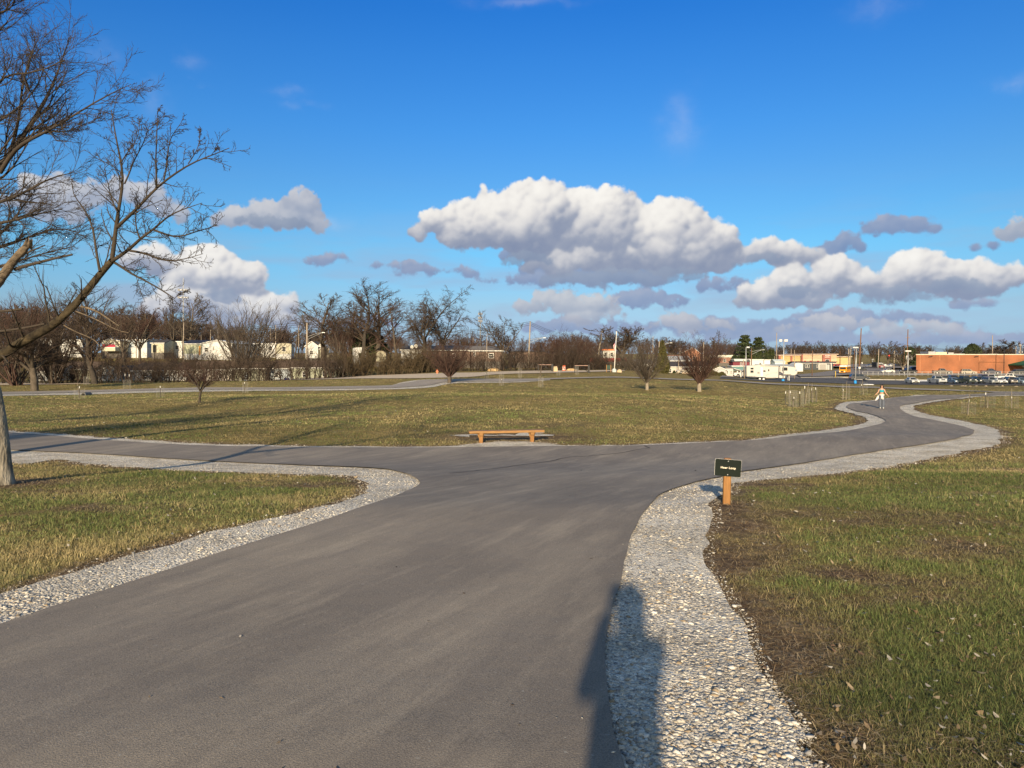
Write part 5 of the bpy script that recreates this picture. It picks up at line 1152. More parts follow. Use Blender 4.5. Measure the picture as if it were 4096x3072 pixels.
# ------------------------------------------------------------------ people
def person(name_label, loc, J, mats, rz=0, female=True, flap=False, group=None):
    """J: joint positions in metres; every figure faces -Y in its own frame"""
    t = thing('person', name_label, 'person', loc, rz)
    vs, es, rad = [], [], []
    def v(p, r, prev=None):
        vs.append(p); rad.append(r)
        if prev is not None: es.append((prev, len(vs) - 1))
        return len(vs) - 1
    s = J['s']
    pel = v((0, 0, .93 * s), (.145, .105)); wa = v((0, -.005, 1.06 * s), (.112, .085), pel); ch = v((0, 0, 1.22 * s), (.135, .105), wa); sh_ = v((0, .01, 1.34 * s), (.12, .085), ch)
    nk = v((0, .0, 1.425 * s), (.047, .05), sh_); jw = v((J['head'], -.015, 1.485 * s), (.055, .07), nk); hd = v((J['head'] * 1.5, -.005, 1.555 * s), (.075, .092), jw); tp = v((J['head'] * 1.8, .005, 1.615 * s), (.06, .075), hd)
    nose = v((J['head'] * 1.4, -.098, 1.525 * s), (.011, .016), hd)
    for sd in (-1, 1):
        hp = v((sd * .085, 0, .86 * s), (.088, .092), pel); kn = v((sd * J['kn'][0], J['kn'][1], .47 * s), (.055, .06), hp); cf = v((sd * J['kn'][0], J['kn'][1] + .03, .36 * s), (.05, .056), kn)
        an = v((sd * J['an'][0], J['an'][1] + .02, .085 * s), (.034, .038), cf); ft = v((sd * J['an'][0] * 1.05, J['an'][1] - .11, .035 * s), (.04, .03), an)
        a = J['armL' if sd < 0 else 'armR']
        s0 = v((sd * .155, 0, 1.335 * s), (.05, .052), sh_); el = v(a[0], (.036, .036), s0); mid = v(tuple((a[0][k] * .6 + a[1][k] * .4) for k in range(3)), (.036, .036), el); wr = v(a[1], (.024, .02), mid)
        d = (Vector(a[1]) - Vector(a[0])).normalized(); dn = Vector(a[2]).normalized(); side = d.cross(dn).normalized()
        pm = v(tuple(Vector(a[1]) + d * .05), (.034, .016), wr)
        for q, (o, L_) in enumerate(((-.030, .060), (-.010, .070), (.010, .066), (.029, .052))):
            b0 = Vector(a[1]) + d * .085 + side * o; k1 = v(tuple(b0), (.0095, .009), pm); k2 = v(tuple(b0 + d * L_ * .5 + dn * .010), (.0085, .0085), k1); v(tuple(b0 + d * L_ * .9 + dn * .032), (.007, .007), k2)
        b0 = Vector(a[1]) + d * .035 - side * .036; k1 = v(tuple(b0), (.011, .011), pm); v(tuple(b0 + d * .035 - side * .022 + dn * .012), (.009, .009), k1)
    me = bpy.data.meshes.new('body'); me.from_pydata(vs, es, []); o = bpy.data.objects.new('body', me); COL.objects.link(o); o.parent = t
    o.modifiers.new('skin', 'SKIN')
    for i, r in enumerate(rad): me.skin_vertices[0].data[i].radius = r; me.skin_vertices[0].data[i].use_root = (i == 0)
    ss = o.modifiers.new('sub', 'SUBSURF'); ss.levels = 2; ss.render_levels = 2; me.materials.append(mats['skin']); o.modifiers['skin'].use_smooth_shade = True
    def loft(nm, rings, m, parent=t, n=20, cap=True):
        V = []
        for (x, y, z, rx, ry) in rings: V += [(x + rx * math.cos(6.2832*k/n), y + ry * math.sin(6.2832*k/n), z) for k in range(n)]
        Fq = [(i*n+k, i*n+(k+1) % n, (i+1)*n+(k+1) % n, (i+1)*n+k) for i in range(len(rings)-1) for k in range(n)]
        if cap: Fq += [tuple(range(n))[::-1], tuple((len(rings)-1)*n+k for k in range(n))]
        return MB().add(V, Fq).build(nm, m, parent, smooth=True)
    hx = J['head'] * 1.6
    # hair: cap over the skull and length behind
    V = []; n = 20; Fq = []
    for i in range(9):
        f = i / 8; z = 1.66 - f * .40 * J['hair']
        w = .118 * math.sin(min(1, .25 + f * 2.2) * 1.57) * (1 if f < .45 else 1 - (f - .45) * .15)
        V += [(hx + w * math.cos(6.2832*k/n), .022 + f*.02 + (w * 1.12) * max(math.sin(6.2832*k/n), -.80 if f < .26 else -.34), z * s) for k in range(n)]
    Fq = [(i*n+k, i*n+(k+1) % n, (i+1)*n+(k+1) % n, (i+1)*n+k) for i in range(8) for k in range(n)] + [tuple(range(n))[::-1], tuple(8*n+k for k in range(n))]
    MB().add(V, Fq).build('hair', mats['hair'], t, smooth=True)
    for sd in (-1, 1):
        MB().tube([(hx + sd * .030, -.092, 1.548 * s), (hx + sd * .030, -.098, 1.548 * s)], [.011, .006], 10).build('eye', mats['hair'], t)
        MB().tube([(hx + sd * .082, .0, 1.555 * s), (hx + sd * .088, .01, 1.52 * s)], [.016, .012], 8).build('ear', mats['skin'], t)
    MB().tube([(hx - .022, -.090, 1.488 * s), (hx, -.095, 1.485 * s), (hx + .022, -.090, 1.488 * s)], [.004, .007, .004], 8).build('mouth', mats['lip'], t)
    # trousers: hips and two wide legs
    loft('trousers', [(0, 0, .985*s, .150, .118), (0, 0, .93*s, .168, .132), (0, 0, .86*s, .182, .138), (0, 0, .80*s, .178, .132)], mats['pants'])
    for sd in (-1, 1):
        k = J['kn']; a = J['an']
        loft('trouser_leg', [(sd*.082, 0, .86*s, .092, .118), (sd*.086, 0, .76*s, .096, .112), (sd*k[0]*1.05, k[1], .50*s, J['lw'], J['lw']), (sd*k[0]*1.05, k[1]+.015, .30*s, J['lw']*.98, J['lw']*.98), (sd*a[0]*1.04, a[1], .06*s, J['lw']*1.04, J['lw']*1.08), (sd*a[0]*1.04, a[1], .045*s, J['lw'], J['lw'])], mats['pants'])
        loft('shoe', [(sd*a[0]*1.05, a[1]-.045, .0, .045, .125), (sd*a[0]*1.05, a[1]-.045, .03, .046, .128), (sd*a[0]*1.05, a[1]-.035, .06, .040, .10), (sd*a[0]*1.05, a[1]+.01, .09, .036, .05)], mats['shoe'])
    return t, loft
SKIN = mat('skin', (.48, .27, .185), .55, .06, 6)
fx, fy, fz = G(3527, 1637)
fz += .034 + .0007 * fy
Jw = dict(s=1.0, head=.012, kn=(.095, -.02), an=(.09, -.01), hair=1.0, lw=.098,
          armL=((-.235, -.02, 1.12), (-.39, -.12, .97), (0, -.3, -1)), armR=((.23, -.02, 1.11), (.37, -.13, .93), (0, -.3, -1)))
t, loft = person('woman in turquoise top and grey trousers, white shirt round her waist, arms out', (fx, fy, fz), Jw,
     dict(skin=SKIN, hair=mat('dark_hair', (.025, .016, .013), .5), lip=mat('lips', (.4, .12, .10), .5), pants=mat('grey_sweatpants', (.10, .115, .15), .9, .15, 8, .3), shoe=mat('white_trainers', (.6, .6, .58), .5)), rz=R(-25))
TQ = mat('turquoise_top', (.01, .30, .40), .7, .08, 6)
loft('top', [(0, 0, 1.135, .126, .103), (0, -.004, 1.15, .132, .112), (0, -.012, 1.22, .148, .130), (0, -.006, 1.275, .142, .118), (0, 0, 1.30, .128, .098)], TQ)
m = MB()
for sd in (-1, 1): m.tube([(sd*.085, -.105, 1.285), (sd*.10, -.075, 1.345), (sd*.095, -.0, 1.395), (sd*.08, .07, 1.35), (sd*.06, .10, 1.28)], .014, 6)
m.build('strap', TQ, t, smooth=True)
WS = mat('white_shirt', (.58, .58, .58), .8, .06, 6, .2)
loft('tied_shirt', [(0, 0, .985, .163, .13), (0, 0, .965, .178, .145), (0, 0, .93, .182, .15), (0, 0, .91, .176, .143)], WS)
def cloth(nm, pts, wd, thick=.012):
    V = []; Fq = []
    for i, (x, y, z) in enumerate(pts):
        w = wd[i]; V += [(x - w, y, z), (x - w*.3, y - thick*2, z), (x + w*.35, y + thick, z), (x + w, y - thick, z), (x + w, y + thick*.8, z), (x + w*.3, y + thick*2.6, z), (x - w*.3, y + thick*.4, z), (x - w, y + thick*1.5, z)]
    n = 8
    Fq = [(i*n+k, i*n+(k+1) % n, (i+1)*n+(k+1) % n, (i+1)*n+k) for i in range(len(pts)-1) for k in range(n)] + [tuple(range(n))[::-1], tuple((len(pts)-1)*n+k for k in range(n))]
    return MB().add(V, Fq).build(nm, WS, t, smooth=True)
cloth('shirt_tail', [(-.10, .06, .96), (-.15, .04, .87), (-.22, .02, .78), (-.29, .0, .68), (-.35, -.03, .60), (-.40, -.04, .53)], [.09, .105, .095, .08, .055, .03])
cloth('sleeve', [(.045, -.155, .95), (.05, -.165, .84), (.06, -.16, .72), (.065, -.155, .63)], [.035, .045, .05, .045])
cloth('sleeve', [(-.015, -.155, .95), (-.02, -.17, .85), (-.03, -.165, .75), (-.035, -.16, .66)], [.025, .03, .03, .028])
t.scale = (.95, .95, .95)
# the photographer, standing behind the camera; casts the shadow seen on the path
Jp = dict(s=1.06, head=.0, kn=(.10, .0), an=(.11, .0), hair=.55, lw=.10,
          armL=((-.175, -.20, 1.20), (-.085, -.30, 1.515), (.3, -.6, .3)), armR=((.175, -.20, 1.20), (.085, -.30, 1.515), (-.3, -.6, .3)))
t, loft = person('person in dark jacket holding up a phone, whose shadow falls along the gravel edge', (-.13, -.52, h1(0, -.5)), Jp,
     dict(skin=SKIN, hair=mat('brown_hair', (.05, .03, .02), .6), lip=mat('lips', (.4, .12, .10), .5), pants=mat('blue_jeans', (.05, .07, .12), .9), shoe=mat('dark_boots', (.04, .03, .03), .6)), rz=R(180))
loft('jacket', [(0, 0, .86, .18, .14), (0, 0, .97, .17, .135), (0, 0, 1.15, .165, .13), (0, 0, 1.32, .175, .13), (0, .01, 1.41, .16, .10), (0, .01, 1.455, .08, .075)], mat('dark_jacket', (.03, .035, .05), .85, .2, 6, .3))
for sd, a in ((-1, Jp['armL']), (1, Jp['armR'])): MB().tube([(sd*.165, 0, 1.40), a[0], tuple(a[0][k]*.12 + a[1][k]*.88 for k in range(3))], [.068, .054, .042], 12).build('sleeve', mat('dark_jacket', (.03, .035, .05)), t, smooth=True)
t.scale = (.92, 1, 1); ph_ = thing('phone', 'dark phone held up at the viewpoint', 'phone', (-.13, -.17, .0)); MB().box(-.078, .078, -.006, .003, -.037, .037).build('casing', M_BLACK, ph_); MB().box(-.072, .072, -.0085, -.0062, -.033, .033).build('screen', M_GLASS, ph_)

# ------------------------------------------------------------------ poles, wires, towers
def pole(name, label, cat, px, ytop, py, d, wtop, wbot, m, lean=0, parts=(), group=None, n=8):
    x = (px - CX) / F * d; z0 = -(py - HY) / F * d; z1 = -(ytop - HY) / F * d; zg = min(z0, h1(x, d))
    t = thing(name, label, cat, (x, d, zg), 0, group); H = z1 - zg; lx = S(lean, d)
    MB().tube([(0, 0, -.3), (lx * .5, 0, H * .5), (lx, 0, H)], [S(wbot, d)/2, S(wbot + wtop, d)/4, S(wtop, d)/2], n).build('shaft', m, t, smooth=True)
    for p in parts:
        k = p[0]
        if k == 'arm':      # cobra-head street light: y row, reach px (sign = side), rise px
            zz = -(p[1] - HY) / F * d - zg; rx = S(p[2], d); rz_ = S(p[3], d); fr = lx * zz / H
            MB().tube([(fr, 0, zz - S(9, d)), (fr + rx*.6, 0, zz + rz_*.6), (fr + rx*.85, 0, zz + rz_)], S(.8, d), 5).tube([(fr, 0, zz + S(2, d)), (fr + rx*.55, 0, zz + rz_*.85), (fr + rx*.88, 0, zz + rz_)], S(.8, d), 5).build('arm', M_STEEL, t)
            m_ = MB(); a, b = fr + rx*.84, fr + rx; a, b = min(a, b), max(a, b); m_.ext([(a, zz+rz_-S(1.2,d)), (b, zz+rz_-S(1.5,d)), (b, zz+rz_+S(.6,d)), (a, zz+rz_+S(1.6,d))], -S(2,d), S(2,d)); m_.build('lamp_head', M_STEEL, t)
        if k == 'cross':
            zz = -(p[1] - HY) / F * d - zg; w = S(p[2], d) / 2; fr = lx * zz / H
            MB().box(fr - w, fr + w, -S(.7,d), S(.7,d), zz - S(.7,d), zz + S(.7,d)).build('crossarm', m, t)
            for q in (-.9, -.45, .45, .9): MB().tube([(fr + w*q, 0, zz + S(.7,d)), (fr + w*q, 0, zz + S(2.4,d))], S(.5,d), 6).build('insulator', M_STEEL, t)
        if k == 'can':
            zz = -(p[1] - HY) / F * d - zg; fr = lx * zz / H
            for q in p[2]: MB().tube([(fr + S(q,d), -S(2,d), zz - S(3.4,d)), (fr + S(q,d), -S(2,d), zz + S(3.4,d))], S(2.2,d), 10).build('transformer', M_STEEL, t)
        if k == 'heads':
            zz = H
            for q0, q1 in p[1]: MB().ext([(S(q0,d), zz-S(p[2]/2,d)), (S(q1,d), zz-S(p[2]/2,d)), (S(q1,d), zz+S(p[2]/2,d)), (S(q0,d), zz+S(p[2]/2,d))], -S(4,d), S(4,d), S(.6,d)).build('lamp_head', mat('lamp_housing', (.55, .56, .57), .5), t)
            MB().tube([(S(p[1][0][0],d), 0, zz), (S(p[1][-1][1],d), 0, zz)], S(.8,d), 5).build('arm', M_STEEL, t)
        if k == 'base':
            MB().tube([(0, 0, -.3), (0, 0, S(p[1], d)), (0, 0, S(p[1], d) + .03)], [S(p[2]/2, d)]*2 + [S(p[2]/2, d)*.8], 18).build('base', mat('blue_paint', (.02, .26, .66), .6, .12, 3), t, smooth=False)
    return t
UP = 'utility pole'
pole('utility_pole', 'pale wooden pole with a street light arm beside the small white gabled home', UP, 1228, 1290, 1535, 126, 6, 8, M_WOODPOLE, 8*0, [('arm', 1350, 72, 20)])
pole('utility_pole', 'tall pale wooden pole in the centre with a street light arm pointing right', UP, 2113, 1285, 1468, 152, 4.5, 6.5, M_WOODPOLE, 8, [('arm', 1362, 66, 11)])
pole('utility_pole', 'mottled thin pole standing before the cream and blue roofed home', UP, 733, 1290, 1436, 168, 3.5, 4.5, M_WOODPOLE, 2)
for i, (x, yt, yb, d, w, ln, l) in enumerate([
    (545, 1332, 1425, 185, 3.5, 0, 'pole with a small lamp beside the red awning home'), (842, 1318, 1375, 215, 3, 0, 'thin pole just left of the white gabled home'), (872, 1318, 1370, 215, 3, 0, 'thin pole over the peak of the white gabled home'),
    (805, 1335, 1370, 215, 2.5, 0, 'short pole behind the dark blue roof'), (1082, 1310, 1390, 210, 3, 0, 'left of two close poles behind the fan-shaped tree'), (1103, 1300, 1400, 205, 4, 0, 'thicker right one of two close poles behind the fan-shaped tree'), (1195, 1300, 1385, 215, 3, 0, 'pole behind the grey siding home near the street light'),
    (1888, 1350, 1392, 200, 3, 5, 'leaning pale pole behind the dark porch homes'), (1946, 1335, 1470, 150, 3, 2, 'white pole in front of the dark porch home'), (2212, 1391, 1468, 175, 4.5, 1, 'short stubby pole among the reddish scrub'),
    (2290, 1338, 1400, 250, 4, 0, 'pole with crossarm right of the centre street light'), (2328, 1355, 1420, 260, 3, 0, 'thin dark pole behind the gates'), (2612, 1345, 1420, 240, 3, 0, 'pole seen through the nearer vase-shaped tree'), (2634, 1365, 1485, 180, 5, 3, 'thick pole in front of the cedar with a street light arm'),
    (2713, 1410, 1495, 188, 3.5, 3, 'pale pole in front of the beige siding home'), (2720, 1392, 1440, 260, 3, 0, 'pole with crossarm left of the brick flats'), (2812, 1368, 1490, 195, 4, 3, 'pale pole inside the dense vase-shaped tree'), (2978, 1438, 1505, 192, 4, -4, 'leaning pale pole at the left end of the camper'),
    (3005, 1393, 1466, 215, 4.5, 1, 'brown pole with a street light arm above the maroon home'), (3178, 1400, 1475, 215, 3, 0, 'white pole at the right end of the camper'), (3248, 1402, 1500, 230, 3.5, 2, 'brown pole in front of the dark grey home'),
    (3360, 1404, 1465, 330, 3, 0, 'dark thin pole in front of the right wing of the shop block'), (3395, 1395, 1460, 340, 5, 0, 'tapered metal pole right of the shop block'), (3400, 1384, 1460, 330, 3.5, 4, 'tall pale pole at the right end of the shop block'), (3412, 1390, 1460, 330, 3, 8, 'leaning pole with a lamp left of the tall brown pole'),
    (3512, 1396, 1455, 340, 4, 3, 'plain pale pole behind the red-nosed truck'), (3575, 1403, 1479, 300, 4, 3, 'pale pole with a small lamp at the far junction'), (3614, 1390, 1470, 300, 3, 4, 'mottled pole next to the second tall brown pole'),
    (3970, 1341, 1420, 300, 3.5, 0, 'tall slim pole above the brick store roof'), (4062, 1385, 1425, 320, 3, 2, 'left of the two poles over the green canopy'), (4081, 1375, 1425, 320, 3.5, 0, 'pole with two transformers at the right edge'), (3106, 1330, 1400, 420, 3.5, 1, 'slender mast rising behind the arborvitae row'),
    (3098, 1425, 1460, 290, 2.5, 0, 'short pole beside the arborvitae row'), (3162, 1395, 1422, 430, 3, 3, 'slanting pole behind the left wing of the shop block')]):
    pt = []
    if 'street light arm' in l: pt = [('arm', yt + 16, 52, 10)]
    if 'crossarm' in l: pt = [('cross', yt + 4, 14)]
    if 'small lamp' in l: pt = [('arm', yt + 16, 14, 3)]
    if 'transformers' in l: pt = [('can', 1408, (-6, 6)), ('cross', yt + 6, 12)]
    pole('utility_pole', l, UP, x, yt, yb, d, w * .75, w, M_REDPOLE if 'brown' in l or 'dark' in l[:6] else M_WOODPOLE, ln, pt, n=6)
pole('utility_pole', 'very tall brown pole behind the dark minivan', UP, 3436, 1313, 1470, 300, 4, 6.5, M_REDPOLE, 9, [('cross', 1409, 20)])
pole('utility_pole', 'very tall brown pole just left of the brick store', UP, 3627, 1317, 1480, 290, 3.5, 5, M_REDPOLE, 5, [('cross', 1351, 16), ('cross', 1382, 26)])
pole('light_pole', 'tall two-headed light pole with a blue base in front of the camper', 'light pole', 3132, 1362, 1523, 184, 3, 4.5, M_STEEL, 4, [('heads', ((-16, -5), (4, 18)), 9), ('base', 8, 11)])
pole('light_pole', 'grey light pole with one head behind the left end of the camper', 'light pole', 2984, 1389, 1506, 200, 3, 4, M_STEEL, 0, [('heads', ((2, 13),), 5)])
pole('light_pole', 'grey light pole with a blue base beside the dark grey minivan', 'light pole', 3421, 1390, 1530, 184, 3, 4.5, M_STEEL, 5, [('heads', ((-10, 11),), 5), ('base', 13, 10)])
pole('light_pole', 'grey light pole with a blue base behind the white sedan', 'light pole', 3630, 1404, 1525, 200, 3, 4.2, M_STEEL, 3, [('heads', ((-10, 3), (4, 13)), 5), ('base', 10, 9)])
pole('light_pole', 'dark slim light pole in front of the brick store', 'light pole', 4015, 1388, 1500, 255, 2.5, 3, M_BLACK, 2)
pole('light_pole', 'small lamp post left of the red-nosed truck', 'light pole', 3490, 1437, 1460, 380, 2, 2, M_STEEL, 0, [('heads', ((-3, 3),), 1.5)])
pole('yellow_post', 'short yellow post with a red cap between the bus road and the car park', 'post', 3342, 1484, 1509, 225, 2.2, 2.2, mat('yellow_paint', (.62, .42, .06), .6), 0)
def tower(label, px, ytop, ybase, d, rows, w, ymast=None):
    x = (px - CX) / F * d; z0 = h1(x, d); z1 = -(ytop - HY) / F * d; t = thing('cell_tower', label, 'cell tower', (x, d, z0), 0); H = z1 - z0
    MB().tube([(0, 0, 0), (0, 0, H)], [S(2.6, d), S(1.3, d)], 8).build('mast', M_STEEL, t)
    for y in rows:
        zz = -(y - HY) / F * d - z0
        MB().box(-S(w/2,d), S(w/2,d), -.1, .1, zz - .15, zz + .15).box(-.1, .1, -S(w/2,d), S(w/2,d), zz - .14, zz + .14).build('platform', M_STEEL, t)
        for k in range(9):
            a = 6.283 * k / 9; X, Y = math.cos(a) * S(w/2, d), math.sin(a) * S(w/2, d)
            MB().ext([(X - .16, zz - S(4.5, d)), (X + .16, zz - S(4.5, d)), (X + .16, zz + S(4.5, d)), (X - .16, zz + S(4.5, d))], Y - .15, Y + .15).build('antenna', mat('antenna_grey', (.26, .27, .29), .6), t)
    return t
tower('cell tower with two wide antenna rings left of the fan-shaped tree', 733, 1112, 1400, 330, (1160, 1190), 38)
tower('slim cell tower with three stacked antenna rings left of centre', 1921, 1250, 1400, 420, (1256, 1271, 1284), 15)
def wire(label, pts, dq, r=.028):
    m = MB()
    for k, o in enumerate((0, .45, -.4)):
        P = []
        for i in range(len(pts) - 1):
            (x0, y0, d0), (x1, y1, d1), sag = pts[i], pts[i + 1], dq[i]
            for q in range(10 + (i == len(pts) - 2)):
                f = q / 10; p = Vector(at(x0, y0, d0)).lerp(Vector(at(x1, y1, d1)), f); p.z -= 4 * sag * f * (1 - f) + o * .8; p.y += o; P.append(p)
        m.tube(P, r, 4, False)
    o = m.build('power_line', M_CABLE); return tag(o, label, 'power line', 'overhead power lines')
wire('bundle of wires sagging from the left edge to the pole left of centre', [(-300, 1322, 150), (1228, 1297, 126)], [1.5])
wire('bundle of wires between the pole left of centre and the tall centre pole', [(1228, 1297, 126), (2120, 1293, 152)], [1.9])
wire('bundle of wires running down from the tall centre pole to the pole on its right', [(2120, 1293, 152), (2290, 1340, 250)], [.8], .035)
wire('bundle of wires through the vase-shaped trees to the brown street light pole', [(2290, 1342, 250), (2640, 1372, 185), (3005, 1398, 215)], [1.2, 1.2], .03)
wire('long wires above the shops ending at the first very tall brown pole', [(2700, 1372, 300), (3436, 1384, 300)], [1.6], .05)
wire('wires between the very tall brown poles and over the brick store', [(3436, 1384, 300), (3632, 1385, 290), (4250, 1402, 300)], [1.2, 1.5], .05)
wire('lower wires crossing in front of the shop block', [(3005, 1416, 215), (3248, 1428, 230), (3436, 1412, 300)], [.6, .8], .03)

# flagpole, flag
fxp = at(2457, 1487, 140); gz = h1(fxp[0], 140)
t = thing('flagpole', 'white flagpole on a small concrete base beside the board', 'flagpole', (fxp[0], 140, gz)); Hf = -(1330 - HY) / F * 140 - gz
MB().tube([(0, 0, 0), (S(9, 140), 0, Hf)], [.11, .06], 10).build('pole', M_WHITE, t, smooth=True)
MB().tube([(S(9,140), 0, Hf), (S(9,140), 0, Hf + .1), (S(9,140), 0, Hf + .25)], [.03, .13, .02], 8).build('ball', M_WHITE, t, smooth=True)
MB().tube([(0, 0, -.3), (0, 0, .55), (0, 0, .7)], [.42, .4, .15], 12).build('base', mat('pale_concrete', (.45, .50, .52), .9), t)
V = []; Fq = []; mi = []; nx, nz_ = 16, 26
for j in range(nz_ + 1):
    for i in range(nx + 1):
        u, v_ = i / nx, j / nz_
        drop = u * 1.25 * (.7 + .3 * v_); X = -u * .42 - .10 * math.sin(u * 9 + v_ * 3) * u; Y = .22 * math.sin(u * 14 + v_ * 2) * u
        V.append((X, Y, -drop - v_ * 1.35))
for j in range(nz_):
    for i in range(nx):
        a = j * (nx + 1) + i; Fq.append((a, a + 1, a + nx + 2, a + nx + 1)); st = int(j / nz_ * 13)
        mi.append(2 if (i < nx * .4 and st < 7) else (0 if st % 2 == 0 else 1))
m = MB(); m.V = V; m.Fc = Fq; m.M = mi
zt = -(1388 - 17 - HY) / F * 140
fl = m.build('flag', [mat('flag_red', (.40, .03, .05), .8), mat('flag_white', (.70, .70, .70), .8), mat('flag_blue', (.03, .05, .20), .8)], None, True, loc=(fxp[0] + S(5.5, 140), 139.95, zt + .4))
tag(fl, 'red, white and blue striped flag hanging limp from the white pole', 'flag')
# board, gates, barrel, boulders, piles, hydrant
def board(label, px0, px1, ytop, ybot, ybase, d, mp, mb, name='notice_board', cat='sign', frame=True):
    x0, x1 = (px0 - CX) / F * d, (px1 - CX) / F * d; z0 = h1((x0 + x1) / 2, d); zt, zb_ = -(ytop - HY) / F * d - z0, -(ybot - HY) / F * d - z0; w = (x1 - x0) / 2
    t = thing(name, label, cat, ((x0 + x1) / 2, d, z0)); r = S(1.2, d)
    for s in (-1, 1): MB().box(s*w - r, s*w + r, -r, r, -.3, zt + .1).build('post', mp, t)
    MB().box(-w + r, w - r, -.04, .04, zb_, zt).build('panel', mb, t); return t
board('green board between two orange wooden posts left of the flagpole', 2426, 2443, 1461, 1477, 1485, 139, M_CEDARV, mat('board_green', (.02, .05, .04), .6))
def gate(label, px0, px1, py, ytop, d, hang):
    x0, y0, z0 = (px0 - CX) / F * d, d, 0; x1 = (px1 - CX) / F * d; xc_ = (x0 + x1) / 2; z0 = h1(xc_, d); t = thing('barrier_gate', label, 'gate', (xc_, d, z0)); w = (x1 - x0) / 2; h = 1.35
    a, b = (w, -w) if hang > 0 else (-w, w)
    MB().box(a - .16, a + .16, -.16, .16, -.3, h + .15).build('post', M_BLACK, t); MB().box(b - .07, b + .07, -.07, .07, -.3, h).build('post', M_BLACK, t)
    MB().tube([(a, 0, h), (b, 0, h)], .05, 6).build('rail', mat('gate_rail', (.45, .30, .25), .6), t)
    MB().tube([(a, 0, .15), (a + (b - a) * .72, 0, h)], .055, 6).build('brace', M_BLACK, t); MB().tube([(a + (b - a) * .4, 0, .63), (a + (b - a) * .4, 0, h)], .04, 6).build('strut', M_BLACK, t); return t
gate('black swing gate on the left, closed towards the stone block', 2153, 2209, 1484, 1468, 138, 1)
gate('black swing gate on the right with red and white rail', 2299, 2355, 1490, 1473, 132, 1)
def barrel():
    x, y, z = G(2256, 1484); t = thing('traffic_barrel', 'orange and white striped traffic barrel beside the left gate', 'barrel', (x, y, z)); O = mat('safety_orange', (.75, .12, .04), .5); Wt = M_WHITE
    for i, (a, b) in enumerate(((0, .28), (.28, .48), (.48, .68), (.68, .88), (.88, 1.1))):
        MB().tube([(0, 0, a), (0, 0, b)], [.36 - .06*a, .36 - .06*b], 16).build('stripe' if i % 2 else 'shell', Wt if i % 2 else O, t)
barrel()
def lump(name, label, cat, px, py, d, w, h, mt, seed=0, sub=3, sq=0.0):
    x = (px - CX) / F * d; z = h1(x, d); g2 = np.random.RandomState(seed)
    import bmesh
    bm = bmesh.new(); bmesh.ops.create_icosphere(bm, subdivisions=sub, radius=1)
    for v in bm.verts:
        c = v.co.copy()
        if sq: c = Vector([math.copysign(abs(q) ** (1 - sq), q) for q in c])
        k = 1 + .28 * (vnoise(c.x * 2 + 9 + seed, c.y * 2 + c.z * 3, 1, seed) - .5); v.co = Vector((c.x * w / 2 * k, c.y * w / 2 * k * .8, c.z * h * k))
    me = bpy.data.meshes.new(name); bm.to_mesh(me); bm.free(); me.materials.append(mt); o = bpy.data.objects.new(name, me); COL.objects.link(o); o.location = (x, d, z); return tag(o, label, cat)
SAND = mat('tan_limestone', (.50, .38, .25), .9, .2, 1.5, .5)
lump('boulder', 'large blocky tan boulder standing on the grass between the two gates', 'boulder', 2221, 1484, 139.0, .95, 1.0, SAND, 3, 3, .5)
lump('boulder', 'rounded tan boulder right of the flagpole base', 'boulder', 2478, 1487, 140, 1.1, .6, SAND, 5)
lump('mulch_pile', 'low pale heap of wood chips on the slope left of the centre pole', 'mulch pile', 1975, 1478, 143, 2.6, .55, mat('wood_chips', (.45, .31, .16), .95, .3, 3, .8), 7)
lump('mulch_pile', 'small tan heap of chips right of the traffic barrel', 'mulch pile', 2285, 1474, 148, 2.2, .5, mat('wood_chips', (.45, .31, .16)), 8)
for i, (x, w) in enumerate(((3437, 10), (3428, 9))):
    pass
t = thing('fire_hydrant', 'orange fire hydrant at the edge of the dirt road', 'fire hydrant', G(1749, 1496)); HO = mat('hydrant_orange', (.65, .22, .12), .5)
MB().tube([(0,0,-.1),(0,0,.08),(0,0,.09),(0,0,.55),(0,0,.56),(0,0,.62)], [.2,.2,.13,.13,.18,.18], 12).build('barrel', HO, t); MB().tube([(0,0,.62),(0,0,.74),(0,0,.82)], [.15,.1,.03], 12).build('bonnet', HO, t); MB().tube([(-.24,0,.42),(.24,0,.42)], .07, 8).build('outlet', HO, t)

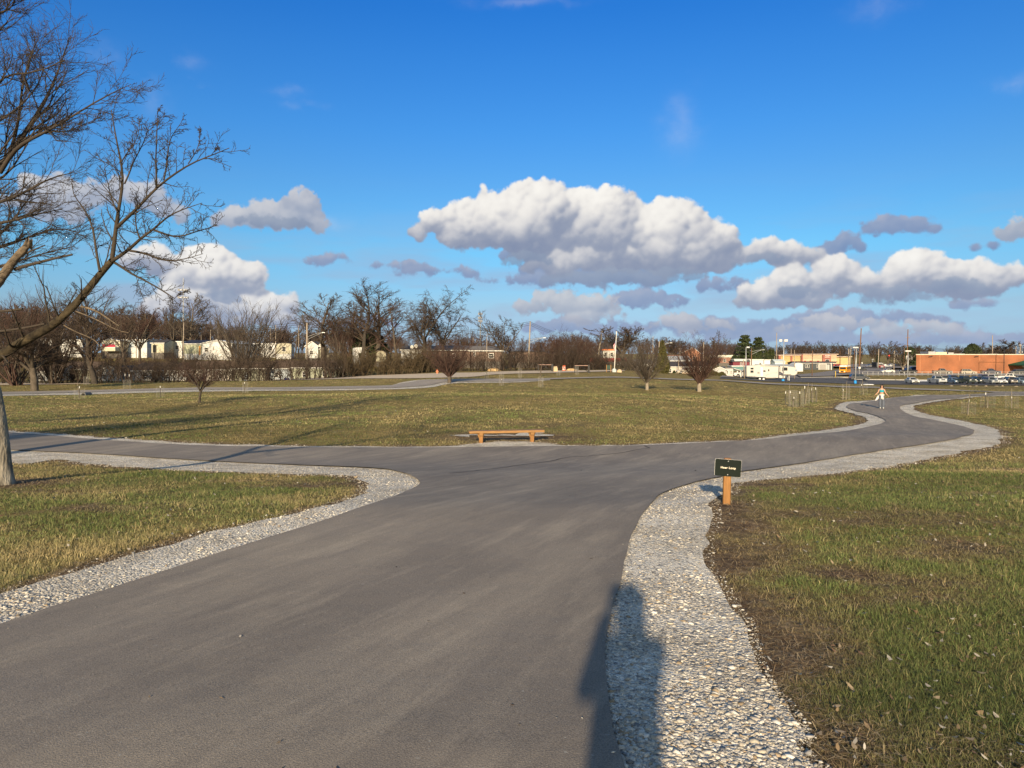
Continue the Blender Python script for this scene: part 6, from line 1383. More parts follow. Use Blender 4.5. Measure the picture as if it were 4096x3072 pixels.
# ------------------------------------------------------------------ young trees in wire guards
M_WIRE = mat('guard_wire', (.26, .25, .23), .6); M_STAKE = mat('dark_stake', (.05, .045, .04), .8); M_TIP = mat('white_stake_tip', (.75, .75, .72), .6)
cage_me = {}
def guard(px, py, hpx, wpx, stakes, sap, label, lean=0, wood=False):
    x, y, z = G(px, py); H = S(hpx, y); r = max(.28, S(wpx, y) / 2)
    t = thing('tree_guard', 'wire mesh tree guard ' + label, 'tree guard', (x, y, z), 0, 'wire guards round young trees')
    m = MB(); w = .0014 + .000028 * y
    for k in range(14): a = 6.283 * k / 14; m.tube([(r*math.cos(a), r*math.sin(a), 0), (r*math.cos(a) + lean * H, r*math.sin(a), H)], w, 3, False)
    for k in range(9):
        zz = H * k / 8; m.tube([(r*math.cos(6.283*q/14) + lean * zz, r*math.sin(6.283*q/14), zz) for q in range(15)], w * .8, 3, False)
    m.build('cage', M_WIRE, t)
    for sx, sh, sl in stakes:
        X = S(sx, y); hs_ = S(sh, y); wd = .022
        MB().tube([(X, 0, -.2), (X + sl * hs_ * .84, 0, hs_ * .84)], wd, 5).build('stake', M_STAKE if not wood else M_WOODPOLE, t)
        MB().tube([(X + sl * hs_ * .85, 0, hs_ * .85), (X + sl * hs_, 0, hs_)], wd * 1.15, 5).build('stake_tip', M_TIP, t)
    if sap:
        g2 = np.random.RandomState(int(px)); s0 = stem(g2, (0, 0, -.1), (lean * .5, 0, 1), S(sap, y), .03, 6, .03, .02, .4); a1 = sprout(g2, *s0, 9, .35, 1, (20, 45), .3, 4, .1, .06, .6, .008, .3)
        V, Fq = batch_tubes([(*s0, 6)]); s = thing('sapling', 'sapling in the guard ' + label, 'sapling', (x, y, z), 0, 'saplings in wire guards')
        np_mesh('trunk', V, [Fq], M_BARKPALE, s); V, Fq = batch_tubes([(*a1, 3)]); np_mesh('crown', V, [Fq], M_TWIGG, s)
for a in [(3160, 1622, 60, 34, [(-19, 56, .03), (0, 58, .02)], 88, 'that is leftmost of the cluster on the right slope'), (3172, 1628, 66, 30, [(3, 40, .02)], 60, 'second from the left in the cluster on the right slope'), (3199, 1628, 62, 28, [(0, 62, .0)], 0, 'in the middle of the cluster on the right slope'),
          (3222, 1618, 62, 30, [(-3, 74, 0)], 92, 'with a tall stake in the right slope cluster'), (3250, 1610, 60, 34, [(-3, 57, 0), (17, 60, -.08)], 80, 'that is rightmost of the cluster on the right slope'),
          (3384, 1598, 62, 28, [(-12, 42, .03)], 78, 'between the cluster and the minivan', 0, True), (3454, 1580, 50, 28, [(-9, 44, .03)], 62, 'just left of the woman in turquoise'), 
          (3873, 1658, 52, 50, [(-8, 60, .2)], 92, 'nearest on the right lawn, with a leaning stake', .06), (3950, 1632, 46, 50, [(-10, 62, .05)], 40, 'in the middle of the right lawn', .06), (4047, 1634, 60, 44, [(2, 48, -.06)], 86, 'at the right edge of the right lawn'),
          (318, 1597, 42, 38, [(0, 52, 0)], 72, 'beside the drain pipe at the left'), (508, 1557, 38, 28, [(-8, 62, 0), (9, 60, 0)], 0, 'with two tall stakes left of the far path'), (641, 1590, 44, 18, [(0, 46, 0)], 0, 'with one dark stake left of the small low tree'),
          (981, 1572, 42, 14, [(-3, 44, 0)], 40, 'below the fan-shaped tree'), (1946, 1519, 32, 14, [(-3, 25, 0)], 34, 'between the far path and dirt road, left one'), (2006, 1542, 48, 18, [(0, 26, 0)], 50, 'beside the far path, left of centre'),
          (2080, 1512, 40, 8, [(0, 26, 0)], 36, 'thin one between the far path and dirt road, right one'), (2163, 1549, 42, 20, [(6, 26, 0)], 40, 'below the tiny wind-swept tree, near the far path'), (2234, 1502, 20, 12, [(-2, 18, 0), (2, 18, 0)], 0, 'in front of the stone block'),
          (2308, 1498, 34, 12, [(0, 22, 0)], 26, 'in front of the right gate'), (345, 1540, 34, 20, [(2, 30, 0)], 30, 'on the grass strip between the two left roads')]:
    guard(*a)
# drain pipe
x, y, z = G(340, 1582); t = thing('drain_pipe', 'dark round drain pipe opening in the gravel bank at the left', 'pipe', (x, y, z + .05))
n = 16; vs = [((.26 if k // n % 2 == 0 else .20) * math.cos(6.2832 * (k % n) / n), (-.3 if k < 2 * n else .8), (.26 if k // n % 2 == 0 else .20) * math.sin(6.2832 * (k % n) / n)) for k in range(4 * n)]
fs = [(i, (i+1) % n, n+(i+1) % n, n+i) for i in range(n)] + [(i, 2*n+i, 2*n+(i+1) % n, (i+1) % n) for i in range(n)] + [(n+i, n+(i+1) % n, 3*n+(i+1) % n, 3*n+i) for i in range(n)]
MB().add(vs, fs).build('pipe', mat('grey_plastic', (.12, .12, .12), .6), t)
# ------------------------------------------------------------------ buildings
def win(parent, x0, x1, z0, z1, y, m=M_WHITE, mull=True, side=0, proud=.03):
    """window on a wall facing -Y at depth y (side=0) or on an x-wall (side=+-1)"""
    f = .10
    def bx(m_, a0, a1, b0, b1, p0, p1):
        if side == 0: m_.box(a0, a1, y - p1, y - p0, b0, b1)
        else: m_.box(*(sorted((y + side * p0, y + side * p1))), a0, a1, b0, b1)
    fr = MB(); bx(fr, x0 - f, x0, z0 - f, z1 + f, .004, proud + .03); bx(fr, x1, x1 + f, z0 - f, z1 + f, .004, proud + .03); bx(fr, x0, x1, z1, z1 + f, .004, proud + .03); bx(fr, x0, x1, z0 - f, z0, .004, proud + .03)
    if mull: c = (z0 + z1) / 2; bx(fr, x0, x1, c - .03, c + .03, .022, proud + .02)
    o = fr.build('window', m, parent); g_ = MB(); bx(g_, x0, x1, z0, z1, .003, .02); g_.build('pane', M_GLASS, o); return o
def home(name, label, px0, px1, yeave, ybase, d, depth=None, roof='flat', rh=0.5, wall=None, roofm=None, skirt=None, wins=(), door=None, rz=0, cat='mobile home', over=.25, group=None, endpx=0, peak=.5, extra=None):
    """front wall spans px0..px1 of the photograph at distance d; roof: flat / gx (ridge along the front) / gy (gable faces us)"""
    if d is None: d = min(460, G((px0 + px1) / 2, ybase)[1])
    x0, x1 = (px0 - CX) / F * d, (px1 - CX) / F * d; w = (x1 - x0); depth = depth or (16 if roof == 'gy' else 5)
    z0 = -(ybase - HY) / F * d; h = S(ybase - yeave, d)
    zg = min(z0, min(h1(x0, d), h1(x1, d)) )
    t = thing(name, label, cat, ((x0 + x1) / 2, d, z0), rz, group); W2 = w / 2
    wall = wall or siding('white_siding', (.55, .56, .56)); roofm = roofm or mat('grey_shingle', (.16, .15, .15), .9, .2, 3, .3)
    sk = .7 if skirt else 0
    pts = [(-W2, sk), (W2, sk), (W2, h)] + ([(W2 * (2 * peak - 1), h + rh)] if roof == 'gy' else []) + [(-W2, h)]
    if roof == 'barrel': pts = [(-W2, sk), (W2, sk), (W2, h)] + [(W2 * math.cos(R(a)), h + rh * math.sin(R(a))) for a in range(15, 180, 15)] + [(-W2, h)]
    MB().ext(pts, 0, depth).build('wall', wall, t)
    MB().box(-W2 + .03, W2 - .03, .03, depth - .03, zg - z0 - .6, sk if sk else .02).build('skirting' if skirt else 'foundation', skirt or mat('dark_foundation', (.12, .11, .10), .9), t)
    o = over
    if roof == 'gy':
        xp = W2 * (2 * peak - 1); th = .12
        for s, xe in ((-1, -W2), (1, W2)):
            dx = xe - xp; sl = rh / abs(dx); e = xe + s * o; ze = h - sl * o
            MB().ext([(xp, h + rh + .02), (e, ze + .02), (e, ze + .02 + th), (xp, h + rh + .02 + th)][::s], -o, depth + o).build('roof', roofm, t)
            MB().ext([(xp, h + rh + th * .2), (e, ze), (e, ze + th + .1), (xp, h + rh + th + .1)][::s], -o - .05, -o - .003).build('bargeboard', M_WHITE, t)
    elif roof == 'gx':
        th = .12; V = []
        m = MB()
        for x in (-W2 - o, W2 + o): V += [(x, -o, h - .02), (x, depth / 2, h + rh), (x, depth + o, h - .02), (x, -o, h - .02 + th), (x, depth / 2, h + rh + th), (x, depth + o, h - .02 + th)]
        m.add(V, [(3, 9, 10, 4), (4, 10, 11, 5), (0, 1, 7, 6), (1, 2, 8, 7), (0, 6, 9, 3), (2, 5, 11, 8), (0, 3, 4, 1), (1, 4, 5, 2), (6, 7, 10, 9), (7, 8, 11, 10)]); m.build('roof', roofm, t)
        g_ = MB(); g_.add([(-W2, .01, h), (-W2, depth - .01, h), (-W2, depth/2, h + rh - .02), (W2, .01, h), (W2, depth - .01, h), (W2, depth/2, h + rh - .02)], [(0, 2, 1), (3, 4, 5), (0, 3, 5, 2), (1, 2, 5, 4)]); g_.build('gable', wall, t)
        MB().box(-W2 - o, W2 + o, -o - .06, -o - .003, h - .06, h + th).build('fascia', M_WHITE, t)
    elif roof == 'flat':
        MB().box(-W2 - o, W2 + o, -o, depth + o, h + .004, h + .14 + rh * .3).build('roof', roofm, t)
    elif roof == 'barrel':
        pp = [(W2 + .1, h - .1)] + [((W2 + .1) * math.cos(R(a)), h + .02 + (rh + .06) * math.sin(R(a))) for a in range(15, 180, 15)] + [(-W2 - .1, h - .1)] + [((W2 + .02) * math.cos(R(a)), h + .012 + rh * math.sin(R(a))) for a in range(165, 0, -15)]
        MB().ext(pp[::-1], -.12, depth + .12).build('roof', roofm, t)
    for (a, b, c, e) in wins: win(t, -W2 + a * w, -W2 + b * w, c * h, e * h, 0)
    if door:
        a, b, m_ = door; MB().box(-W2 + a * w, -W2 + b * w, -.05, -.004, sk + .05 if not skirt else .35, sk + 2.05).build('door', m_, t)
    if extra: extra(t, w, h, depth)
    return t
CR = siding('cream_siding', (.45, .43, .33)); GRN = siding('sage_siding', (.36, .38, .28)); GY_ = siding('grey_siding', (.42, .42, .42)); WH = siding('white_siding', (.55, .56, .56)); DKS = siding('charcoal_siding', (.055, .065, .075))
BRN = siding('brown_siding', (.13, .085, .065)); BE = siding('beige_siding', (.46, .42, .37)); MAR = siding('maroon_siding', (.16, .03, .045)); BLG = siding('bluegrey_siding', (.38, .43, .47)); DGR = siding('drab_green_siding', (.20, .20, .15)); TEAL = siding('teal_siding', (.10, .20, .21))
RDK = mat('dark_shingle', (.055, .05, .055), .9, .2, 3, .3); RBL = mat('navy_shingle', (.025, .03, .055), .8, .2, 3, .3); RBR = mat('brown_shingle', (.12, .085, .065), .95, .25, 2, .3); RWH = mat('white_metal_roof', (.62, .62, .60), .5); RGY = mat('grey_shingle', (.16, .15, .15), .9, .2, 3, .3)
WSK = mat('white_skirting', (.56, .57, .57), .7, .08)
home('mobile_home', 'white mobile home furthest left in the upper row', 45, 112, 1368, 1412, 196, wins=[(.2, .35, .4, .75)], skirt=WSK, roofm=RWH)
home('mobile_home', 'long white mobile home behind the mossy limb in the upper row', 125, 330, 1362, 1408, 205, wins=[(.1, .16, .4, .75), (.4, .5, .4, .75), (.75, .82, .4, .75)], skirt=WSK, roofm=RWH)
def redaw(t, w, h, dp):
    m = MB(); m.box(-w*.22, w*.45, -2.2, -.02, h*.36, h*.44); m.build('porch_floor', M_WHITE, t)
    m = MB().box(-w*.22, w*.45, -2.24, -2.16, h*.42, h*.68); m.build('railing', mat('red_railing', (.38, .02, .06), .6), t)
    m = MB().box(-w*.22, w*.45, -2.18, -.03, h*.02, h*.36); m.build('porch_base', CR, t)
    for x in (-w*.2, w*.1, w*.43): MB().box(x - .08, x + .08, -2.15, -2.0, h*.44, h*.98).build('post', M_WHITE, t)
home('mobile_home', 'gabled mobile home with a bright red porch railing in the upper row', 408, 482, 1366, 1405, 196, roof='gy', rh=.55, wall=CR, roofm=RGY, extra=redaw, wins=[(.3, .5, .5, .85)])
home('mobile_home', 'grey-green mobile home right of the red railing', 490, 588, 1361, 1402, 200, wall=BLG, skirt=WSK, roofm=RWH, wins=[(.15, .22, .4, .75), (.5, .6, .4, .75), (.75, .83, .4, .75)])
home('mobile_home', 'small cream home with a dark open carport in the upper row', 606, 656, 1373, 1411, 192, depth=8, roof='gx', rh=.9, wall=CR, roofm=RDK, door=(.1, .4, mat('opening_shade', (.02, .02, .02))))  # the open carport is a flat dark panel, its shade painted on
home('mobile_home', 'white ended mobile home between the cream carport and the navy roof', 664, 728, 1369, 1413, 198, skirt=WSK, roofm=RWH, wins=[(.6, .8, .4, .7)])
home('mobile_home', 'sage and cream home under a navy blue hipped roof', 732, 806, 1376, 1426, 190, depth=9, roof='gx', rh=1.0, wall=GRN, roofm=RBL, skirt=WSK, door=(.86, .95, mat('orange_door', (.5, .22, .06))))
home('mobile_home', 'white gabled mobile home with pale green side, right of the navy roof', 808, 928, 1375, 1428, 188, roof='gy', rh=.85, peak=.52, wall=WH, skirt=WSK, roofm=RWH, wins=[(.38, .41, .55, .8), (.1, .2, .4, .7)])
home('mobile_home', 'very long white mobile home behind the fan-shaped tree', 934, 1102, 1377, 1416, 205, skirt=WSK, roofm=RWH, wins=[(.1, .17, .4, .75), (.35, .42, .4, .75), (.6, .7, .4, .75), (.85, .92, .4, .75)])
home('mobile_home', 'cream round-topped mobile home end with a tall window', 1107, 1164, 1378, 1426, 195, depth=16, roof='barrel', rh=.35, wall=CR, roofm=RGY, skirt=WSK, wins=[(.4, .6, .45, .8)], rz=R(14))
home('mobile_home', 'small white gabled home with a satellite dish next to the street light', 1222, 1272, 1385, 1433, 180, roof='gy', rh=1.1, wall=WH, roofm=RGY, depth=8, wins=[(.35, .6, .35, .6)])
home('mobile_home', 'cream gabled shed-like home right of the one with the dish', 1280, 1313, 1397, 1433, 178, roof='gy', rh=.75, wall=CR, roofm=RDK, depth=7, rz=R(14), door=(.5, .75, DKS))
home('mobile_home', 'bright white box end of a mobile home standing highest in the middle', 1412, 1480, 1394, 1462, 168, depth=15, roof='barrel', rh=.28, wall=mat('bright_white_panel', (.56, .57, .57), .6, .04), roofm=RGY, rz=R(13), wins=[(.55, .62, .72, .82)])
home('shed', 'cream barn-shaped garden shed right of the white box home', 1506, 1543, 1418, 1446, 165, depth=4, roof='barrel', rh=.8, wall=CR, roofm=RBR, cat='shed', rz=R(6))
home('mobile_home', 'low white mobile home with satellite dishes on its dark roof', 1605, 1700, 1400, 1437, 172, depth=8, roof='gx', rh=.8, wall=WH, roofm=RDK, wins=[(.3, .4, .35, .65), (.7, .8, .35, .65)])
home('mobile_home', 'brown porch home with a pale roof edge, left of the centre', 1712, 1880, 1402, 1445, 160, depth=9, roof='gx', rh=1.0, wall=BRN, roofm=RGY, wins=[(.12, .17, .4, .75), (.6, .65, .35, .7)], over=.5)
home('mobile_home', 'dark open porch home with white posts, behind the leaning trunks', 1884, 2008, 1404, 1446, 158, depth=9, roof='gx', rh=1.0, wall=BRN, roofm=RGY, wins=[(.08, .13, .55, .85), (.58, .72, .35, .75)], over=.5)
home('mobile_home', 'low dark brown mobile home behind the tall centre pole', 2035, 2185, 1408, 1450, 170, depth=6, wall=BRN, roofm=RDK, wins=[(.12, .16, .3, .6)])
# lower row
home('mobile_home', 'white and beige low home at the far left of the lower row', 118, 232, 1488, 1530, 134, depth=8, roof='gx', rh=1.3, wall=WH, roofm=RBR, wins=[(.3, .4, .3, .7)])
home('mobile_home', 'dark-fronted low home second in the lower row', 240, 372, 1478, 1530, 138, depth=8, roof='gx', rh=1.3, wall=DGR, roofm=RBR, wins=[(.3, .4, .35, .7), (.7, .8, .35, .7)])
home('mobile_home', 'white gabled low home behind the dark slender tree', 394, 482, 1486, 1532, 134, depth=9, roof='gy', rh=.9, wall=WH, roofm=RBR, wins=[(.2, .35, .35, .7)])
home('mobile_home', 'grey low home with dark carport in the lower row', 530, 748, 1484, 1531, 135, depth=8, roof='gx', rh=1.4, wall=GY_, roofm=RBR, wins=[(.2, .27, .35, .7), (.6, .67, .35, .7)], door=(.35, .5, M_BLACK))  # shade inside the carport is a flat black panel on the wall
home('mobile_home', 'cream and pinkish low home behind the small low-branched tree', 760, 925, 1480, 1533, 135, depth=8, roof='gx', rh=1.5, wall=BE, roofm=RBR, wins=[(.15, .2, .35, .75), (.7, .76, .35, .7)])
home('mobile_home', 'drab green low home with a white-framed door in the lower row', 938, 1062, 1475, 1533, 134, depth=8, roof='gx', rh=1.2, wall=DGR, roofm=RBR, door=(.33, .43, BLG), over=.5)
home('mobile_home', 'pale blue-grey low home in front of the grey siding home', 1075, 1160, 1475, 1526, 136, depth=8, roof='gx', rh=1.4, wall=BLG, roofm=RBR, wins=[(.3, .45, .35, .7)])
home('mobile_home', 'grey-green low home with a blue bin, in the lower row', 1166, 1345, 1472, 1525, 136, depth=8, roof='gx', rh=1.2, wall=GRN, roofm=RBR, wins=[(.7, .78, .35, .75), (.25, .33, .35, .7)])
home('mobile_home', 'grey gabled low home at the right end of the lower row', 1350, 1428, 1478, 1520, 137, depth=9, roof='gy', rh=.7, wall=GRN, roofm=RBR)
t = thing('wheelie_bin', 'blue bin beside the drab green home in the lower row', 'bin', at(1147, 1523, 131.5)); MB().ext([(-.3, -.6), (.3, -.6), (.36, .45), (-.36, .45)], -.3, .3).build('tub', mat('bin_blue', (.01, .04, .30), .5), t); MB().box(-.4, .4, -.34, .34, .454, .52).build('lid', mat('bin_blue', (.01, .04, .30)), t)
def dish(label, px, py, d):
    t = thing('satellite_dish', label, 'satellite dish', at(px, py, d)); n = 14; m = MB()
    vs = [(0, .12, 0)] + [(.42 * math.cos(6.283*k/n), 0, .42 * math.sin(6.283*k/n)) for k in range(n)]; m.add(vs, [(0, 1+k, 1+(k+1) % n) for k in range(n)]); m.add([(a, b + .03, c) for a, b, c in vs], [(0, 1+(k+1) % n, 1+k) for k in range(n)]); m.build('reflector', M_WHITE, t)
    MB().tube([(0, .1, 0), (0, .2, -.8)], .04, 6).build('mount', M_STEEL, t)
dish('grey dish on the small white gabled home', 1281, 1382, 180); dish('left dish on the low white home with the dark roof', 1648, 1388, 171); dish('right dish on the low white home with the dark roof', 1664, 1384, 171)

# middle and right distance
RED = mat('red_fascia', (.36, .035, .03), .6, .15, 1); ORG = mat('orange_roof', (.55, .16, .05), .7)
home('shop', 'long low shop with a red band, seen behind the scrub in the centre', 2262, 2505, 1447, 1466, 300, depth=14, wall=BE, roofm=RED, rh=4.2, cat='shop', wins=[(.1, .16, .2, .8), (.3, .36, .2, .8), (.6, .66, .2, .8)])
home('building', 'pale building with an orange canopy roof behind the flagpole', 2412, 2462, 1402, 1446, 330, depth=8, wall=mat('pale_render', (.50, .49, .46), .8), roofm=ORG, rh=1.6, cat='building', wins=[(.1, .3, .5, .8), (.6, .8, .5, .8)])
home('mobile_home', 'white mobile home behind the nearer vase-shaped tree', 2548, 2612, 1457, 1492, 186, depth=9, roof='gx', rh=1.1, wall=WH, roofm=RGY, wins=[(.3, .45, .35, .7)])
home('mobile_home', 'beige siding home with dark roof between the two vase-shaped trees', 2672, 2840, 1468, 1501, 196, depth=9, roof='gx', rh=1.35, wall=BE, roofm=RDK, skirt=mat('tan_skirt', (.5, .38, .28), .8), wins=[(.04, .08, .35, .75), (.62, .68, .35, .75)])
home('mobile_home', 'home with pale grey roof behind the beige siding home', 2680, 2765, 1444, 1470, 235, depth=10, roof='gx', rh=1.5, wall=GY_, roofm=mat('pale_grey_roof', (.30, .31, .33), .8))
home('mobile_home', 'low home roof furthest back, left of the brick flats', 2640, 2735, 1436, 1460, 280, depth=10, roof='gx', rh=1.4, wall=BE, roofm=mat('rusty_roof', (.26, .12, .07), .9))
home('mobile_home', 'grey gabled home beside the rounded hedge', 2857, 2902, 1479, 1509, 196, depth=14, roof='gy', rh=.62, wall=GY_, roofm=RGY, skirt=WSK, rz=R(-20))
def carport(t, w, h, dp):
    for x in (-w*.48, w*.48): MB().box(x - .1, x + .1, .2, .4, -.2, h).build('post', M_WHITE, t)
t = thing('mobile_home', 'grey siding side wall and lean-to carport right of the rounded hedge', 'mobile home', at(2930, 1507, 197)); 
MB().box(-S(28,197), S(3,197), 0, 4, 0, S(33,197)).build('wall', GY_, t); MB().box(-S(29,197), S(3.5,197), -.05, 4.3, S(33,197)+.004, S(37,197)).build('roof', RGY, t)
MB().ext([(S(2,197), S(32,197)), (S(34,197), S(24,197)), (S(34,197), S(25.5,197)), (S(2,197), S(34,197))], -1, 5).build('awning', M_WHITE, t)
for x in (30, 16): MB().box(S(x,197) - .12, S(x,197) + .12, -.8, -.56, -.3, S(24,197)).build('post', M_WHITE, t)
for a in (-22, -8): win(t, S(a,197), S(a+4,197), S(12,197), S(24,197), 0)
home('brick_flats', 'tall gabled brick block of flats behind the dense vase-shaped tree', 2728, 2800, 1412, 1452, 350, depth=25, roof='gy', rh=2.6, peak=.6, wall=bricks('orange_brick', (.36, .13, .06), (.30, .105, .05), (.35, .28, .22)), roofm=RDK, cat='building', wins=[(.2, .32, .3, .6), (.6, .72, .3, .6)], rz=R(-12))
home('office', 'low brick office with a white fascia band and open bays', 2875, 2968, 1430, 1452, 345, depth=15, wall=bricks('office_brick', (.26, .10, .07), (.22, .08, .06), (.3, .25, .2)), roofm=mat('cream_fascia', (.58, .57, .50), .7), rh=3.4, cat='building', wins=[(.2, .3, .2, .7), (.6, .7, .2, .7)])
t = thing('pavilion', 'building corner with a peaked teal roof above the white trailers', 'building', at(2990, 1450, 340)); w_ = S(20, 340)
MB().box(-w_ + .3, w_ - .3, 0, 5, -1, S(18, 340)).build('wall', bricks('office_brick', (.26,.10,.07), (.22,.08,.06), (.3,.25,.2)), t)
MB().add([(-w_, -1, S(18.2,340)), (w_, -1, S(18.2,340)), (w_, 6, S(18.2,340)), (-w_, 6, S(18.2,340)), (-w_, -1, S(24,340)), (w_, -1, S(24,340)), (w_, 6, S(24,340)), (-w_, 6, S(24,340)), (0, 2.5, S(38,340))], [(0,1,2,3), (0,4,5,1), (1,5,6,2), (2,6,7,3), (3,7,4,0), (4,8,5), (5,8,6), (6,8,7), (7,8,4)]).build('roof', mat('teal_roof', (.09, .14, .14), .6), t)
home('trailer', 'left white trailer with plain side above the maroon home', 2938, 2999, 1439, 1449, 292, depth=4, wall=mat('bright_white_panel', (.62,.61,.58)), roofm=RWH, cat='trailer')
home('trailer', 'long white trailer with a dark logo patch, in front of the arborvitae', 3000, 3054, 1440, 1462, 288, depth=4, wall=mat('bright_white_panel', (.62,.61,.58)), roofm=RWH, cat='trailer', wins=[(.70, .80, .1, .5)])
home('trailer', 'square white trailer end right of the long white trailer', 3057, 3081, 1441, 1463, 288, depth=6, wall=mat('off_white_panel', (.66,.66,.66), .6), roofm=RWH, cat='trailer')
home('mobile_home', 'maroon mobile home left of the brown street light pole', 2932, 2998, 1448, 1463, 285, depth=5, wall=MAR, roofm=RDK, wins=[(.45, .52, .2, .8), (.6, .66, .2, .8)])
home('mobile_home', 'low teal mobile home in front of the maroon one', 2928, 2980, 1466, 1482, 270, depth=5, wall=TEAL, roofm=RWH)
home('shed', 'small light blue shed behind the camper', 3100, 3140, 1448, 1462, 285, depth=5, roof='gx', rh=.9, wall=mat('light_blue', (.45,.55,.58), .7), roofm=mat('pale_blue_roof', (.5,.58,.6), .7), cat='shed')
home('mobile_home', 'long home with a grey metal roof directly behind the camper', 3036, 3182, 1471, 1497, None, depth=7, roof='gx', rh=1.1, wall=DKS, roofm=mat('metal_grey_roof', (.30, .32, .34), .5))
home('tank_trailer', 'rounded white trailer just right of the camper', 3178, 3212, 1460, 1486, None, depth=5, roof='barrel', rh=.9, wall=mat('bright_white_panel', (.62,.61,.58)), roofm=mat('bright_white_panel', (.62,.61,.58)), cat='trailer')
def garage(t, w, h, dp):
    MB().box(w*.13, w*.31, -.10, -.004, -.1, h*.86).build('garage_door', mat('grey_garage_door', (.30, .29, .28), .7, .05), t)
    m = MB(); m.box(w*.115, w*.13, -.14, -.004, -.1, h*.93).box(w*.31, w*.325, -.14, -.004, -.1, h*.93).box(w*.13, w*.31, -.14, -.004, h*.862, h*.93); m.build('trim', M_WHITE, t)
    MB().box(w*.34, w*.40, -.08, -.004, -.1, h*.8).build('door', GY_, t)
    MB().box(w*.42, w*.44, -.7, -.5, -1.2, h*.98).build('post', M_WHITE, t)
home('mobile_home', 'charcoal home with white-framed windows and a grey garage door', 3180, 3333, 1453, 1479, None, depth=9, roof='gx', rh=.7, wall=DKS, roofm=RDK, wins=[(.27, .31, .35, .78), (.33, .37, .35, .78), (.57, .60, .35, .75)], extra=garage, over=.4)
# shop block
t = thing('shop_block', 'long pale yellow shop block with brick piers and a raised centre', 'shop', at(3265, 1468, 420)); d = 420; s_ = lambda p: S(p - 3265, d); zz = lambda y: S(1468 - y, d)
YEL = mat('yellow_render', (.46, .35, .17), .8, .08, .4); PNK = mat('cream_render', (.50, .38, .26), .8, .08, .4); BRK = bricks('red_brick', (.36, .10, .07), (.30, .085, .06), (.32, .22, .18)); CORN = mat('cornice', (.58, .46, .38), .8)
MB().box(s_(3121), s_(3207), 2, 7, -3, zz(1422)).build('wall', YEL, t); MB().box(s_(3213.2), s_(3348), .5, 30, -3, zz(1418)).build('wall', PNK, t); MB().box(s_(3348.2), s_(3409), 2, 30, -3, zz(1428)).build('wall', YEL, t)
for a, b, y, y1 in ((3118, 3126, 1421, 1.2), (3167, 3173, 1421, 1.2), (3207.2, 3213, 1418, .3), (3290, 3322, 1419, -.6)): MB().box(s_(a), s_(b), y1, 2.6, -3, zz(y)).build('pier', BRK, t)
for a, b, y, o in ((3117, 3210, 1422, 1), (3210, 3352, 1418, -.8), (3350, 3412, 1428, 1)): MB().box(s_(a), s_(b), o, 30, zz(y) + .01, zz(y - 2.4)).build('cornice', CORN, t)
m = MB(); n = 10
pts = [(s_(3307) + S(12, d) * math.cos(R(a)), zz(1430) + S(3.5, d) * math.sin(R(a))) for a in range(0, 181, 18)]
MB().ext(pts, -.9, -.62).build('arch', CORN, t)
for k in range(4): MB().box(s_(3299 + 5.5*k), s_(3302 + 5.5*k), -.75, -.62, zz(1424.5), zz(1421)).build('sign_letter', M_WHITE, t)
win(t, s_(3300), s_(3315), zz(1448), zz(1438), -.6)
for a in (3325, 3331, 3337, 3341): win(t, s_(a), s_(a + 3), zz(1453), zz(1447), .5, mull=False)
MB().box(s_(3322), s_(3347), -1.2, .48, zz(1447), zz(1446)).build('canopy', RDK, t)
for a in (3217, 3240, 3270): MB().box(s_(a), s_(a + 8), .44, .498, zz(1447), zz(1443)).build('sign_board', RED, t)
# brick store
def slab(fp, z0_, z1_):
    n_ = len(fp); return MB().add([(a, b, z0_) for a, b in fp] + [(a, b, z1_) for a, b in fp], [tuple(range(n_))[::-1], tuple(range(n_, 2*n_))] + [(i, (i+1) % n_, n_+(i+1) % n_, n_+i) for i in range(n_)])
d = 262; x0 = S(3665 - CX, d); z0 = -(1500 - HY) / F * d; Wd2 = S(4420 - 3665, d); hh = S(1500 - 1419.5, d)
t = thing('brick_store', 'big plain orange brick store with flat roof at the right edge', 'store', (x0, d, z0), R(-2.5)); ST = bricks('store_brick', (.30, .105, .042), (.255, .088, .036), (.26, .13, .075))
slab([(0, 0), (Wd2, 0), (Wd2 + 36, 55), (36, 55)], -1.5, hh).build('wall', ST, t)
m = MB().box(-.12, Wd2 + .1, -.12, .3, hh + .004, hh + .28); m.build('coping', mat('pale_coping', (.62, .52, .42), .8), t)
for px_ in (3680, 3757, 3833, 3912): MB().box(S(px_ - 3665, d) - .05, S(px_ - 3665, d) + .05, -.035, -.004, (0 if px_ == 3680 else hh * .72), hh).build('control_joint', mat('joint', (.52, .24, .12), .8), t)
for px_ in (3720, 3898): MB().ext([(S(px_-3665,d)-.8, hh*.89), (S(px_-3665,d)+.6, hh*.915), (S(px_-3665,d)+.6, hh*.94), (S(px_-3665,d)-.5, hh*.925)], -.5, -.004).build('wall_light', M_BLACK, t)
MB().tube([(S(3909-3665,d), -.15, 0), (S(3909-3665,d), -.15, hh*.62), (S(3916-3665,d), -.15, hh*.655), (S(4010-3665,d), -.15, hh*.64)], .10, 6).build('downpipe', mat('pipe_brown', (.22, .10, .05), .7), t)
for (a, b, y0_, y1_, c) in ((3747, 3775, 1402, 1418, M_STEEL), (3776, 3820, 1405, 1418, mat('cream_unit', (.60, .52, .36), .7)), (3826, 3848, 1407, 1418, M_STEEL), (3850, 3892, 1413, 1420, M_STEEL), (3985, 4024, 1414, 1421, M_STEEL)):
    MB().box(S(a-3665,d), S(b-3665,d), 6, 12, hh - .2, hh + S(1419 - y0_, d) * .8).build('roof_unit', c, t)
